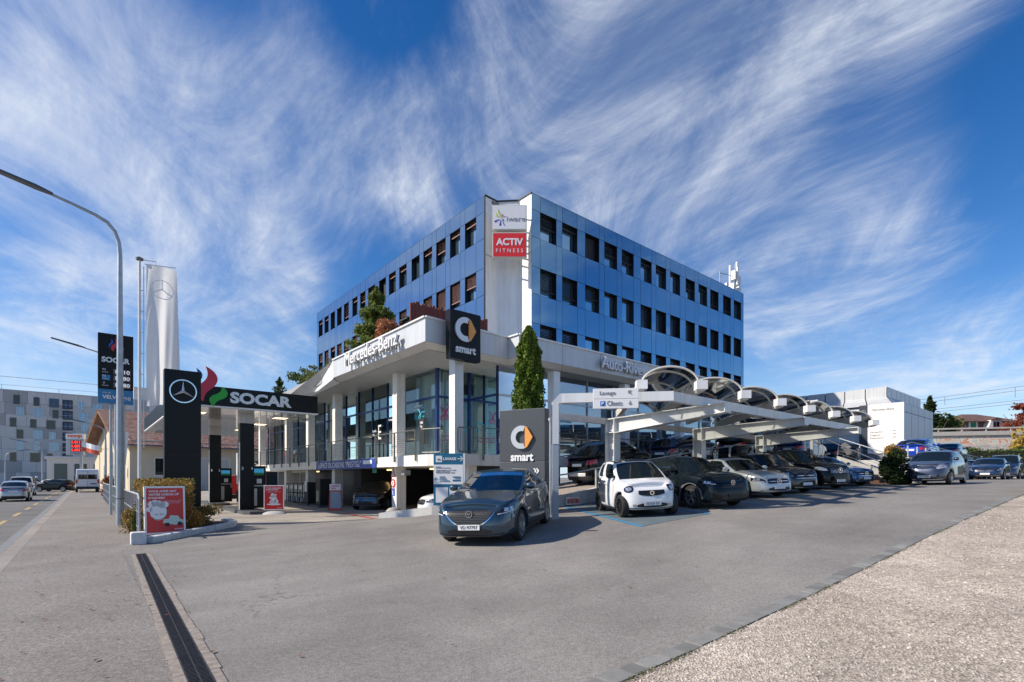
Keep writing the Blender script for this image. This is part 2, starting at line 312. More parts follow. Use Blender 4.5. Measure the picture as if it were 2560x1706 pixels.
gsheet('pavement', [-1.12, 0, .62], [-30, 0, 2.3, 6, 10, 14, 18, 20, 30, 60, 90], .004, ASPH2)
gsheet('pavement', [.62, 1.0], [14.3, 18, 20, 30, 60, 90], .004, ASPH2)
o = MB()
o.grid([[W(a, b, -.116) for b in (-60, -20, 0, 20, 40, 60, 90, 130, 200)] for a in (-12.5, -8, -4, -1.45)]); struct(obj('road', o, ROAD))
gsheet('forecourt', [1.3, 2, 3, 4, 5, 6, 7, 8], [19, 20, 24, 30, 40, 60, 74], .005, CONCF)
gsheet('forecourt', [8, 9, 10, 11, 12, 16, 20], [19, 20, 24, 30, 40, 60, 74], .005, CONCF)
gsheet('gravel_area', [-1, 0]+list(range(1, 19))+[20, 22, 24, 26, 28, 31, 36, 42, 48, 60, 90], [-60, -30, -8, 0, 1, 2.0], .02, GRAVEL)
def be(a): return float(np.interp(a, [0, 3.2, 8.25, 17, 30, 60], [2.62, 2.47, 2.35, 2.12, 2.05, 2.0]))
al_ = [x*.5 for x in range(-2, 37)]+[20, 22, 24, 26, 28, 31, 36, 42, 48, 60, 90]
struct(obj('gravel_area', MB().grid([[W(a, b, gz(a, b)+.02) for b in (2.0, be(a))] for a in al_]), GRAVEL))
# loose chippings lying on the gravel nearest the camera
mb = MB(); gr = random.Random(3)
for i in range(9000):
    a = 1.2+(gr.random()**1.7)*16; b = be(a)-(gr.random()**1.3)*7
    z = gz(a, b)+.02; p = W(a, b, z); r = gr.uniform(.006, .016); t = gr.random()*6.28
    vs = [p+Vector((r*math.cos(t+k*1.57)*gr.uniform(.7, 1.2), r*math.sin(t+k*1.57)*gr.uniform(.7, 1.2), 0)) for k in range(4)]+[p+Vector((0, 0, r*.9))]
    mb.add(vs, [(0, 1, 4), (1, 2, 4), (2, 3, 4), (3, 0, 4)])
o = obj('gravel', mb, mat('gravel_chippings', (.46, .41, .36), .85, nscale=8, namt=.5)); o['kind'] = 'stuff'
# granite setts along the gravel: every sett slightly different
mb = MB(); a = -1.0; gr = random.Random(5)
while a < 60:
    L = gr.uniform(.16, .30); w = gr.uniform(.145, .19); z0 = gz(a, 2.2); z1 = gz(a+L, 2.2); h = gr.uniform(.008, .018); dz = gr.uniform(-.003, .003)
    q = [(a+.012, be(a)+.01, z0), (a+L-.012, be(a+L)+.01, z1), (a+L-.012+gr.uniform(-.01, .01), be(a+L)+.01+w, z1), (a+.012+gr.uniform(-.01, .01), be(a)+.01+w, z0)]
    mb.add([W(x, y, z) for x, y, z in q]+[W(x, y, z+h+dz+.012) for x, y, z in q], [(4, 5, 6, 7), (0, 1, 5, 4), (1, 2, 6, 5), (2, 3, 7, 6), (3, 0, 4, 7)]); a += L
def island_mat(name, c, d):
    m = mat(name, c, .8, nscale=9, namt=.12); nt = m.node_tree; g = nt.nodes.new('ShaderNodeNewGeometry'); r = nt.nodes.new('ShaderNodeMapRange'); r.inputs['To Min'].default_value = 1-d; r.inputs['To Max'].default_value = 1+d
    nt.links.new(g.outputs['Random Per Island'], r.inputs['Value']); x = nt.nodes.new('ShaderNodeMix'); x.data_type = 'RGBA'; x.blend_type = 'MULTIPLY'; x.inputs['Factor'].default_value = 1
    b = nt.nodes['Principled BSDF']; src = b.inputs['Base Color'].links[0].from_socket; nt.links.new(src, x.inputs['A']); cb = nt.nodes.new('ShaderNodeCombineXYZ')
    for i in range(3): nt.links.new(r.outputs[0], cb.inputs[i])
    nt.links.new(cb.outputs[0], x.inputs['B']); nt.links.new(x.outputs['Result'], b.inputs['Base Color']); return m
struct(obj('kerb_setts', mb, island_mat('granite_setts', (.205, .205, .195), .25)))
# moss and soil in the joint between setts and gravel
mb = MB(); gr = random.Random(9)
for i in range(5000):
    a = 1.3+gr.random()**1.6*22; b = be(a)-.01+gr.gauss(0, .018); p = W(a, b, gz(a, b)+.022); r = gr.uniform(.003, .013); t = gr.random()*6
    if math.sin(a*2.1)+math.sin(a*5.3+1)+gr.uniform(-.8, .8) < -.2: continue
    mb.add([p+Vector((math.cos(t+k*2.1)*r, math.sin(t+k*2.1)*r, gr.uniform(0, .012))) for k in range(3)], [(0, 1, 2)])
o = obj('moss', mb, mat('moss_green', (.09, .10, .03), .9, nscale=5, namt=.6)); o['kind'] = 'stuff'
# kerb of the main street, gutter band, markings
mb = MB(); b = -20
while b < 100:
    L = 1.0; mb.add([W(x, y, z) for x in (-1.36, -1.12) for y in (b+.006, b+L-.006) for z in (-.14, .006)], [(0, 1, 3, 2), (4, 6, 7, 5), (1, 5, 7, 3), (0, 2, 6, 4), (0, 4, 5, 1), (2, 3, 7, 6)]); b += L
struct(obj('kerb', mb, island_mat('kerb_granite', (.28, .25, .22), .12)))
struct(obj('gutter', MB().grid([[W(a, b, -.112) for b in (-20, 20, 60, 100)] for a in (-1.68, -1.38)]), mat('gutter_concrete', (.20, .205, .21), .8, nscale=3, namt=.15)))
mb = MB()
for k in range(22):
    b = 20+6*k; mb.quad(*[W(x, y, -.111) for x, y in ((-2.55, b), (-2.40, b), (-2.40, b+3), (-2.55, b+3))])
struct(obj('road_markings', mb, mat('faded_yellow_road_paint', (.48, .34, .14), .7, nscale=14, namt=.25)))
# drainage channel with its cast grating between concrete edges
def chan(a, b): return a-.026*(b-4)*-1*0+0
mb = MB(); mg = MB(); ms = MB()
def ca(b): return .70+.022*(b-4)
bs = [x*.5 for x in range(4, 28)]
for i, b in enumerate(bs[:-1]):
    b2 = b+.5; j = random.uniform(-.012, .012); k = random.uniform(-.012, .012)
    for s0, s1, jj in ((-.165, -.09, j), (.09, .175, k)):
        A = [W(ca(b)+s0+(jj if s0 < 0 else 0), b+.004, .0), W(ca(b)+s1+(jj if s0 > 0 else 0), b+.004, 0), W(ca(b2)+s1+(jj if s0 > 0 else 0), b2-.004, 0), W(ca(b2)+s0+(jj if s0 < 0 else 0), b2-.004, 0)]
        mb.add(A+[p+Vector((0, 0, .009)) for p in A], [(4, 5, 6, 7), (0, 1, 5, 4), (1, 2, 6, 5), (2, 3, 7, 6), (3, 0, 4, 7)])
    ms.quad(W(ca(b)-.09, b, .006), W(ca(b)+.09, b, .006), W(ca(b2)+.09, b2, .006), W(ca(b2)-.09, b2, .006))
    for q in range(15):
        y = b+.5*q/15+.006; c = ca(y); mg.box(0, 1, 0, 1, 0, 1, Matrix.Translation(W(c-.08, y, .007)) @ Matrix.Rotation(TH, 4, 'Z') @ Matrix.Diagonal((.16, .013, .006, 1)))
    for e in (-.088, -.004, .08): mg.bar(W(ca(b)+e+.004, b+.003, .010), W(ca(b2)+e+.004, b2-.003, .010), .010, .008)
dc = thing('drain_channel', 'long narrow black grated drain channel between rough concrete edges in the asphalt', 'drain', W(.8, 8, 0)); dc.location = (0, 0, 0)
obj('concrete_edge', mb, mat('drain_edge_concrete', (.27, .235, .20), .85, nscale=12, namt=.3, bump=.3), dc); obj('channel', ms, mat('drain_dark', (.012, .011, .012), .7), dc); obj('grating', mg, mat('cast_iron', (.045, .042, .045), .5, .3, nscale=20, namt=.5), dc)
# parking bays: darker blue-grey coat with blue and yellow lines, seams, white line
def dl(a, b, L, ph):     # bay line direction in world, from W(a,b)
    d = Vector((-math.sin(rad(ph)), math.cos(rad(ph)), 0)); return d*L
def strip(mb, p, q, w, off, seg=24):
    p = Vector(p); q = Vector(q); d = (q-p).normalized(); n = Vector((-d.y, d.x, 0))*w/2
    for i in range(seg):
        r = [p+(q-p)*i/seg-n, p+(q-p)*i/seg+n, p+(q-p)*(i+1)/seg+n, p+(q-p)*(i+1)/seg-n]
        mb.quad(*[Vector((v.x, v.y, gz(*AB(v))+off)) for v in r])
p1, q1 = W(10.2, 7.4), W(12.8, 12.7); p2, q2 = W(13.06, 7.25), W(15.6, 12.7)
mb = MB(); n = 24
for i in range(n):
    for j in range(8):
        g = lambda s, t: (p1+(q1-p1)*s)*(1-t)+(p2+(q2-p2)*s)*t
        v = [g(i/n, j/8), g((i+1)/n, j/8), g((i+1)/n, (j+1)/8), g(i/n, (j+1)/8)]; mb.quad(*[Vector((x.x, x.y, gz(*AB(x))+.007)) for x in v])
struct(obj('parking_bay', mb, mat('bay_coating', (.115, .15, .165), .75, nscale=1.6, namt=.18)))
mb = MB(); strip(mb, p1, q1, .10, .011); strip(mb, p2, q2, .10, .011)
p3 = W(15.9, 7.3); strip(mb, p3, p3+(q2-p2)*.8, .10, .011); struct(obj('bay_lines', mb, mat('bright_blue_road_paint', (.02, .26, .52), .6, nscale=12, namt=.2)))
mb = MB()
for a in (20.2, 23.4, 26.6, 29.6, 32.5): strip(mb, W(a, 6.7), W(a, 6.7)+(q2-p2)*.7, .08, .011)
struct(obj('bay_lines', mb, mat('dull_yellow_road_paint', (.42, .40, .10), .7, nscale=12, namt=.25)))
# the joint across the drive and the red threshold line of the garage
mb = MB(); strip(mb, W(1.6, 18.3), W(8.5, 17.6), .03, .012); strip(mb, W(2.5, 17.2), W(9.6, 15.8), .05, .012); struct(obj('tar_joints', mb, mat('tar_black', (.035, .033, .032), .6)))
mb = MB(); strip(mb, W(9.0, 22.9), W(8.7, 18.35), .16, .014, 8); struct(obj('threshold_line', mb, mat('red_line_paint', (.55, .06, .035), .6, nscale=9, namt=.25)))
# scattered dead leaves
mb = MB(); gr = random.Random(21)
for i in range(150):
    if gr.random() < .6: a, b = gr.uniform(-1.1, 1.0), 5+gr.random()*14
    else: a, b = gr.uniform(1, 8), gr.uniform(4, 16)
    p = W(a, b, gz(a, b)+.016); t = gr.random()*6; r = gr.uniform(.018, .04)
    mb.add([p+Vector((r*math.cos(t), r*math.sin(t), 0)), p+Vector((.5*r*math.cos(t+1.6), .5*r*math.sin(t+1.6), .008)), p-Vector((r*math.cos(t), r*math.sin(t), -.004)), p+Vector((.5*r*math.cos(t-1.6), .5*r*math.sin(t-1.6), .006))], [(0, 1, 2, 3)])
o = obj('fallen_leaves', mb, mat('dead_leaf', (.17, .07, .03), .8, nscale=3, namt=.5)); o['kind'] = 'stuff'

# ================================================================ THE OFFICE BLOCK
TA, TB, TZ = 17.5, 21.5, HC+16.06; TBOT = HC+5.4
tw, to = gthing('office_building', 'tall dark blue glass office block with white notched corner above the showroom', 'building', TA, TB, TBOT)
def panel_mat(name, col, rough):
    m = mat(name, col, rough, .92); nt = m.node_tree; b = nt.nodes['Principled BSDF']
    tc = nt.nodes.new('ShaderNodeTexCoord'); n = nt.nodes.new('ShaderNodeTexNoise'); n.inputs['Scale'].default_value = .35; n.inputs['Detail'].default_value = 1.5; nt.links.new(tc.outputs['Object'], n.inputs['Vector'])
    bp = nt.nodes.new('ShaderNodeBump'); bp.inputs['Strength'].default_value = .22; bp.inputs['Distance'].default_value = .05; nt.links.new(n.outputs['Fac'], bp.inputs['Height']); nt.links.new(bp.outputs[0], b.inputs['Normal']); return m
GLB = panel_mat('blue_mirror_panel', (.20, .34, .45), .03); GLB2 = panel_mat('blue_mirror_panel_street_side', (.22, .33, .46), .07)
PANE = mat('window_pane_pale', (.30, .46, .56), .04, .9); JAMB = mat('window_jamb_black', (.006, .006, .008), .5)
RB = [(20.02, 21.31), (21.81, 23.11), (23.83, 25.14), (25.65, 26.93), (27.44, 28.71), (29.49, 30.76), (31.28, 32.54), (33.08, 34.37), (35.14, 36.43), (36.97, 38.24), (38.74, 40.03), (40.8, 42.09), (42.61, 43.89)]
LB = [(24.27, 25.4), (25.92, 27.04), (27.56, 28.68), (29.2, 30.32), (30.84, 31.94), (32.68, 33.77), (34.33, 35.41), (35.93, 37.09), (37.85, 39.1), (39.62, 40.64), (41.21, 42.26), (43.04, 44.11), (44.63, 45.73), (46.22, 47.28), (47.82, 48.88), (49.39, 50.46)]
ZR = [0, .9, 2.43, 4.12, 5.66, 7.32, 8.86, 10.66]
def facade(wins, e0, e1, plane, face, gm, pattern, bm_col, cap):
    """face 'u': runs along u on b=plane, looking -v; face 'v': runs along v on a=plane, looking -u"""
    def pt(s, d, z): return Vector((s, plane+d, z)) if face == 'u' else Vector((plane+d, s, z))
    xs = sorted({e0, e1}|{round(v, 2) for w in wins for v in w}); mbp = MB(to); G = .012
    for i in range(len(xs)-1):
        for r in range(7):
            x0, x1 = xs[i], xs[i+1]; z1, z0 = TZ-ZR[r], TZ-ZR[r+1]
            if r % 2 == 1 and any(abs(w[0]-x0) < .01 for w in wins): continue
            t1, t2 = random.gauss(0, .0035), random.gauss(0, .0035)
            d = lambda sx, sz: t1*(sx-.5)+t2*(sz-.5)
            a0, a1, b0, b1 = x0+G, x1-G, z0+G, z1-G
            mbp.quad(pt(a0, d(0, 0), b0), pt(a1, d(1, 0), b0), pt(a1, d(1, 1), b1), pt(a0, d(0, 1), b1))
    obj('facade_panels', mbp, gm, tw)
    # dark backing behind the joints, with openings left for the windows
    mk = MB(to)
    for i in range(len(xs)-1):
        for r in range(7):
            if r % 2 == 1 and any(abs(w[0]-xs[i]) < .01 for w in wins): continue
            mk.quad(pt(xs[i], .03, TZ-ZR[r+1]), pt(xs[i+1], .03, TZ-ZR[r+1]), pt(xs[i+1], .03, TZ-ZR[r]), pt(xs[i], .03, TZ-ZR[r]))
    obj('joint_backing', mk, JAMB, tw)
    BL = mat(bm_col[0], bm_col[1], .55)
    for wi, w in enumerate(wins):
        for k, r in enumerate((1, 3, 5)):
            z1, z0 = TZ-ZR[r], TZ-ZR[r+1]; D = .36; m = MB(to)
            a0, a1 = w
            for q in ((pt(a0, 0, z0), pt(a1, 0, z0), pt(a1, D, z0), pt(a0, D, z0)), (pt(a0, 0, z1), pt(a1, 0, z1), pt(a1, D, z1), pt(a0, D, z1)), (pt(a0, 0, z0), pt(a0, D, z0), pt(a0, D, z1), pt(a0, 0, z1)), (pt(a1, 0, z0), pt(a1, D, z0), pt(a1, D, z1), pt(a1, 0, z1)), (pt(a0, D, z0), pt(a1, D, z0), pt(a1, D, z1), pt(a0, D, z1))): m.quad(*q)
            wo = obj('window', m, JAMB, tw)
            st = pattern[k][wi % len(pattern[k])]
            # the glazed sash, a little inside the opening
            p = MB(to); p.quad(pt(a0+.04, D-.04, z0+.04), pt(a1-.04, D-.04, z0+.04), pt(a1-.04, D-.04, z1-.04), pt(a0+.04, D-.04, z1-.04)); obj('pane', p, PANE if st != 9 else MBLACK, wo)
            cov = {0: 0, 1: .2, 2: .5, 3: 1., 4: .8, 9: 0}[st]
            if cov:
                b = MB(to); n = max(1, int(17*cov)); 
                for q in range(n):
                    zz = z1-.07-q*.088; b.quad(pt(a0+.05, .10, zz), pt(a1-.05, .10, zz), pt(a1-.05, .155, zz+.05), pt(a0+.05, .155, zz+.05))
                b.bar(pt(a0+.05, .12, z1-.07-n*.088+.03), pt(a1-.05, .12, z1-.07-n*.088+.03), .04); obj('blind', b, BL, wo)
facade(RB, 19.36, 44.3, TB, 'u', GLB, [(2, 1, 9, 2, 2, 1, 1, 0, 2, 1, 4, 4, 0), (4, 4, 2, 0, 0, 3, 3, 3, 3, 3, 3, 9, 3), (3, 4, 0, 3, 0, 4, 3, 1, 3, 0, 0, 2, 1)], ('blind_brown_black', (.03, .024, .026)), 0)
facade(LB, 23.42, 51.0, TA, 'v', GLB2, [(1, 1, 2, 1, 0, 1, 1, 9, 2, 2, 1, 4, 0, 0, 1, 1), (2, 4, 3, 3, 1, 2, 2, 1, 9, 1, 2, 2, 4, 1, 3, 2), (1, 3, 2, 1, 2, 4, 1, 3, 2, 1, 3, 2, 1, 3, 2, 1)], ('blind_salmon', (.36, .20, .17)), 0)
# the white notch at the corner: three clad faces, dark coping
nz0, nz1 = TBOT, TZ-.03
npts = [(17.5, 23.42), (18.28, 22.98), (18.93, 22.33), (19.36, 21.5)]
npts = [(17.50, 23.42), (18.45, 23.50), (19.34, 22.62), (19.35, 21.50)]
m = MB(to)
jz = [nz0, TZ-8.9, TZ-3.35, nz1]
for i in range(3):
    (a0, b0), (a1, b1) = npts[i], npts[i+1]
    for k in range(3):
        zA, zB = jz[k]+.015, jz[k+1]-.015; m.quad((a0, b0, zA), (a1, b1, zA), (a1, b1, zB), (a0, b0, zB))
obj('corner_cladding', m, WHITEM, tw)
m = MB(to); cx = [(a+.06, b+.06) for a, b in npts]
for i in range(3): m.quad((*cx[i], nz0), (*cx[i+1], nz0), (*cx[i+1], nz1), (*cx[i], nz1))
obj('cladding_backing', m, JAMB, tw)
m = MB(to)
for i in range(3): m.bar((*npts[i], TZ+.0), (*npts[i+1], TZ+.0), .10, .09)
m.bar((17.53, 23.4, TZ+.005), (17.53, 51, TZ+.005), .06, .02); m.bar((19.36, 21.53, TZ+.005), (44.3, 21.53, TZ+.005), .06, .02)
m.bar((17.47, 23.40, TBOT), (17.47, 23.40, TZ), .07); m.bar((44.3, 21.52, TBOT), (44.3, 21.52, TZ), .05)
obj('coping', m, mat('dark_coping', (.03, .035, .045), .4, .5), tw)
m = MB(to); m.prism([(17.6, 23.5), (18.7, 23.4), (19.3, 22.8), (19.45, 21.6), (44.3, 21.6), (44.3, 51), (17.6, 51)][::-1], TZ-.3, TZ-.1)
m.box(17.9, 44.2, 50.6, 50.9, TBOT, TZ-.1); m.box(44.0, 44.25, 21.9, 50.9, TBOT, TZ-.1); obj('roof', m, mat('roof_grey', (.2, .2, .21), .8), tw)
# ---- signs on the notch
def signbox(name, label, za, zb, colr, frame):
    t, off = gthing(name, label, 'sign', 18.2, 22.05, za); t.rotation_euler = (0, 0, TH-rad(45)+rad(5)); w = 1.92
    o = obj('box', MB().box(-w/2, w/2, -.13, .16, 0, zb-za), frame, t, bevel=.012); 
    obj('face_panel', MB().box(-w/2+.05, w/2-.05, -.145, -.12, .05, zb-za-.05), colr, t)
    obj('bracket', MB().bar((-.5, 0, .1), (-.5, 1.0, .1), .06).bar((.5, 0, .1), (.5, 1.0, .1), .06).bar((-.5, 0, zb-za-.1), (-.5, 1.0, zb-za-.1), .06).bar((.5, 0, zb-za-.1), (.5, 1.0, zb-za-.1), .06), LGREY, t)
    return t
FR = mat('sign_frame', (.60, .58, .52), .4)
z = lambda py: HC+(1193-py)/1280*28.3
t = signbox('sign_box', 'white illuminated sign box reading iware with a colourful burst, upper one on the corner', z(572), z(509), PWHITE, FR)
H_ = z(509)-z(572)
text('lettering', 'iware', t, (.36, -.15, H_*.43), (1, 0, 0), 1.05, .27, PGREY)
fl = []
flat('burst_green', [[(0, 0), (-.30, .10), (-.34, .30), (-.22, .14)], [(0, .02), (-.14, .36), (-.20, .52), (-.21, .30), (-.1, .1)], [(-.02, .06), (-.03, .30), (.01, .2)]], t, (-.44, -.15, H_*.47), (1, 0, 0), mat('lime', (.55, .62, .12), .5))
flat('burst_blue', [[(-.1, -.06), (-.36, -.25), (-.42, -.16), (-.30, -.12)], [(-.06, -.08), (-.14, -.42), (-.03, -.40)], [(0, -.06), (.10, -.34), (.18, -.46), (.16, -.38)], [(.04, 0), (.09, -.20), (.12, -.1)]], t, (-.44, -.15, H_*.47), (1, 0, 0), mat('indigo', (.06, .04, .4), .5))
flat('burst_red', [[(.03, .06), (.22, .1), (.2, .06)], [(.0, .08), (.08, .2), (.1, .16)]], t, (-.44, -.15, H_*.47), (1, 0, 0), RED)
t = signbox('sign_box', 'red sign box reading ACTIV FITNESS on the white corner, lower of the two', z(641), z(578), mat('bright_sign_red', (.78, .035, .035), .35), FR); H2 = z(578)-z(641)
text('lettering', 'ACTIV', t, (0, -.15, H2*.62), (1, 0, 0), 1.5, .40, PWHITE, bold=.035)
text('lettering', 'F I T N E S S', t, (0, -.15, H2*.27), (1, 0, 0), 1.5, .21, PWHITE)
# ---- antenna group on the roof's far end, small mast in front
def antenna(a, b, zb, h, n):
    t, off = gthing('antenna_mast', 'white mobile phone antennas on a mast on the far roof edge', 'antenna', a, b, zb)
    obj('mast', MB().tube([(0, 0, 0), (0, 0, h*.9)], .05), GALV, t)
    for k in range(n):
        x = .38*math.cos(2.1*k); y = .38*math.sin(2.1*k); obj('panel_antenna', MB().box(x-.11, x+.11, y-.07, y+.07, h*.25, h*(1-.12*k)), WHITE, t, bevel=.02)
    obj('radio_unit', MB().box(-.5, -.2, -.3, .1, 1.2, 2.0).box(.1, .4, -.35, .0, .9, 1.6).box(-.6, -.3, -.2, .1, .3, .9).box(.05, .3, -.4, -.1, .1, .7).box(-1.6, -1.3, -.1, .1, 0, .7), LGREY, t, bevel=.02); obj('stay', MB().bar((0, 0, 1.6), (-2.6, 0, 1.3), .04).bar((-2.6, 0, 0), (-2.6, 0, 1.4), .05), DSTEEL, t)
    return t
antenna(43.8, 22.0, TZ-.1, 3.0, 3)
# ================================================================ THE SHOWROOM
SR, so_ = gthing('showroom_building', 'two level glazed car showroom with white columns and pale folded roof edge', 'building', 10.4, 16.2, 0)
z_ = lambda v: HC+v
FA, FB = 9.6, 16.5                                            # outer fascia corner
def sob(name, mb, m, **k): return obj(name, mb, m, SR, **k)
# terrace slab, its lower face and the columns above and below
SLAB = [(10.42, 17.75), (11.05, 16.25), (13.4, 16.25), (13.6, 15.9), (17.2, 15.9), (17.2, 20), (19, 47), (10.42, 47)]
m = MB(so_); m.prism(SLAB, z_(.45), z_(.90)); sob('terrace_slab', m, CONCW)
colsL = [21.65, 29.2, 33.8, 38.4, 45.6]
for b in colsL:
    sob('column', MB(so_).box(10.98, 11.42, b-.21, b+.21, z_(.90), z_(4.80)), CONCW); sob('column', MB(so_).box(10.96, 11.44, b-.23, b+.23, 0, z_(.45)), CONCW)
sob('column', MB(so_).box(10.86, 11.26, 16.45, 16.85, z_(.90), z_(4.8)), WHITE)
for a in (16.4, 21.5, 26.6, 31.7): sob('column', MB(so_).box(a-.2, a+.2, 16.5, 16.9, z_(.4) if a > 17.2 else z_(.9), z_(4.8)), WHITEM)
sob('column', MB(so_).box(11.6, 12.0, 16.6, 17.0, 0, z_(.45)), CONCW); sob('column', MB(so_).box(15.6, 16.1, 16.6, 17.0, 0, z_(.45)), CONCW)
# fascia: faces in panels, sloped lower strip, soffit, gutter coping
FZ0, FZ1 = 5.0, 5.88
FP = [(9.6, 25.6), (9.6, 16.5), (13.75, 16.75), (13.75, 16.05), (34.2, 16.05), (34.2, 21.0)]
inw = [(9.95, 25.6), (9.95, 16.85), (14.1, 17.1), (14.1, 16.4), (33.9, 16.4), (33.9, 21.0)]
m = MB(so_); ms = MB(so_); mc = MB(so_)
def lerp2(p, q, t): return (p[0]+(q[0]-p[0])*t, p[1]+(q[1]-p[1])*t)
for i in range(5):
    L = math.dist(FP[i], FP[i+1]); n = max(1, round(L/2.6))
    for k in range(n):
        e = .006/L*1.5 if n > 1 else 0
        p, q = lerp2(FP[i], FP[i+1], k/n+(e if k else 0)), lerp2(FP[i], FP[i+1], (k+1)/n-(e if k < n-1 else 0)); r, s_ = lerp2(inw[i], inw[i+1], k/n+(e if k else 0)), lerp2(inw[i], inw[i+1], (k+1)/n-(e if k < n-1 else 0))
        m.quad((*p, z_(FZ0)), (*q, z_(FZ0)), (*q, z_(FZ1)), (*p, z_(FZ1)))
        ms.quad((*p, z_(FZ0-.006)), (*q, z_(FZ0-.006)), (*s_, z_(4.80)), (*r, z_(4.80)))
    d = Vector((*FP[i+1], 0))-Vector((*FP[i], 0))
    mc.bar((*FP[i], z_(FZ1+.02)), (*FP[i+1], z_(FZ1+.02)), .14, .06)
sob('fascia', m, weather(mat('fascia_cladding', (.57, .59, .61), .38, .08, nscale=.8, namt=.04), .10)); sob('fascia_slope', ms, mat('fascia_slope_cladding', (.62, .60, .56), .45, .05, nscale=1, namt=.05)); sob('coping', mc, WHITEM)
mi = MB(so_)
for i in range(5):
    p = lerp2(FP[i], FP[i+1], 0); 
    A, B_ = Vector((*FP[i], 0)), Vector((*FP[i+1], 0)); off = Vector((.03, .03, 0)); mi.quad((A.x+.03, A.y+.03, z_(FZ0)), (B_.x+.03, B_.y+.03, z_(FZ0)), (B_.x+.03, B_.y+.03, z_(FZ1)), (A.x+.03, A.y+.03, z_(FZ1)))
sob('fascia_backing', mi, DARK)
m = MB(so_); m.add([(x, y, z_(4.79)) for x, y in [(9.93, 25.6), (9.93, 16.83), (14.1, 17.08), (14.1, 16.38), (34, 16.38), (34, 22), (13.6, 22), (13.6, 47), (9.93, 47)]], [tuple(range(9))])
sob('soffit', m, mat('soffit_boards', (.42, .425, .42), .5, nscale=1.2, namt=.06))
# roof deck behind the fascia; and the roof folding down towards the canopy
m = MB(so_); m.prism([(9.75, 16.6), (13.9, 16.85), (13.9, 16.2), (34.1, 16.2), (34.1, 21.5), (17.5, 21.5), (17.5, 51), (10.6, 51), (9.75, 25.6)], z_(5.05), z_(5.6)); sob('roof_deck', m, mat('roof_membrane', (.3, .3, .3), .8))
m = MB(so_)
m.quad((9.6, 25.6, z_(FZ1)), (9.6, 25.6, z_(4.95)), (10.1, 30.4, z_(4.70)), (9.4, 32.6, z_(4.86)))
m.quad((9.6, 25.6, z_(FZ1)), (9.4, 32.6, z_(4.86)), (10.0, 36.5, z_(4.9)), (11.4, 34.5, z_(5.9)), (10.9, 25.6, z_(FZ1)))
m.quad((10.1, 30.4, z_(4.70)), (9.95, 46.9, z_(4.70)), (9.8, 46.9, z_(4.95)), (9.4, 32.6, z_(4.86)))
m.quad((9.6, 25.6, z_(4.95)), (9.95, 25.6, z_(4.78)), (9.95, 46.9, z_(4.78)), (10.1, 30.4, z_(4.70)))
sob('folded_roof', m, WHITEM)
# glazing: frames in blue, glass bays, transoms
GLS = glass_mat('showroom_glass', (.74, .84, .84), .07, .008, (.85, 1, 1)); GLS2 = glass_mat('showroom_glass_side', (.50, .62, .70), .30, .008, (.75, .88, 1))
TR = z_(3.55)
def glaze(p, q, n, gm, fm, nm='window', z0=.90, z1=4.79, tr=True, w=.075):
    p = Vector((*p, 0)); q = Vector((*q, 0))
    for k in range(n):
        a = p+(q-p)*k/n; b = p+(q-p)*(k+1)/n
        g = obj(nm, MB(so_).quad((a.x, a.y, z_(z0)), (b.x, b.y, z_(z0)), (b.x, b.y, z_(z1)), (a.x, a.y, z_(z1))), gm, SR)
        f = MB(so_)
        for c, ww in ((a, w), (b, w)): f.bar((c.x, c.y, z_(z0)), (c.x, c.y, z_(z1)), ww, ww+.02, up=(1, 0, 0))
        f.bar((a.x, a.y, z_(z0+.05)), (b.x, b.y, z_(z0+.05)), .07, .09)
        if tr: f.bar((a.x, a.y, TR), (b.x, b.y, TR), .07, .10)
        obj('frame', f, fm, g)
glaze((11.9, 19.4), (11.9, 22.4), 1, GLS, NAVY)
glaze((11.9, 22.4), (11.9, 29.6), 4, GLS, NAVY); glaze((11.9, 29.6), (11.9, 38.6), 5, GLS, NAVY); glaze((11.9, 38.6), (11.9, 46.5), 4, GLS, NAVY)
glaze((11.9, 19.4), (13.6, 19.4), 2, GLS, NAVY); glaze((13.6, 19.4), (13.6, 17.3), 1, GLS, NAVY, nm='glass_door')
glaze((13.6, 17.3), (17.2, 17.3), 2, GLS2, LGREY); glaze((17.2, 17.3), (34, 17.3), 8, GLS2, LGREY, z0=.5)
sob('blue_corner_post', MB(so_).box(11.82, 11.96, 19.33, 19.47, z_(.9), z_(4.79)), NAVY); sob('blue_corner_post', MB(so_).box(13.54, 13.66, 19.33, 19.45, z_(.9), z_(4.79)), NAVY)
# interior seen through the glass: floor, back walls, ceiling, partition, pendants, curtains
m = MB(so_); m.box(12.1, 33.8, 19.6, 24.5, z_(.88), z_(.92)); m.box(12.1, 17.2, 24.5, 46.4, z_(.88), z_(.92)); m.box(17.2, 33.8, 17.4, 19.6, z_(.88), z_(.92)); sob('showroom_floor', m, mat('dark_tiles', (.10, .10, .10), .25))
m = MB(so_); m.box(17.2, 17.3, 24.5, 46.4, z_(.9), z_(4.8)); m.box(12.0, 17.2, 46.4, 46.6, z_(.9), z_(4.8)); m.box(17.2, 33.9, 24.5, 24.6, z_(.9), z_(4.8)); m.box(33.85, 33.95, 17.4, 24.5, z_(.9), z_(4.8)); sob('interior_walls', m, mat('interior_wall', (.22, .25, .25), .8))
m = MB(so_)
for k in range(9):
    b = 23.5+2.6*k; m.lathe([(.02, 1.15), (.02, .28), (.09, .26), (.2, .12), (.24, 0)], 12, Matrix.Translation((13.6+(k % 2)*1.3, b, z_(3.0))))
sob('pendant_lamps', m, mat('lamp_shade_metal', (.5, .5, .5), .3, .7))
CURT = mat('curtain_fabric', (.85, .88, .86), .8)
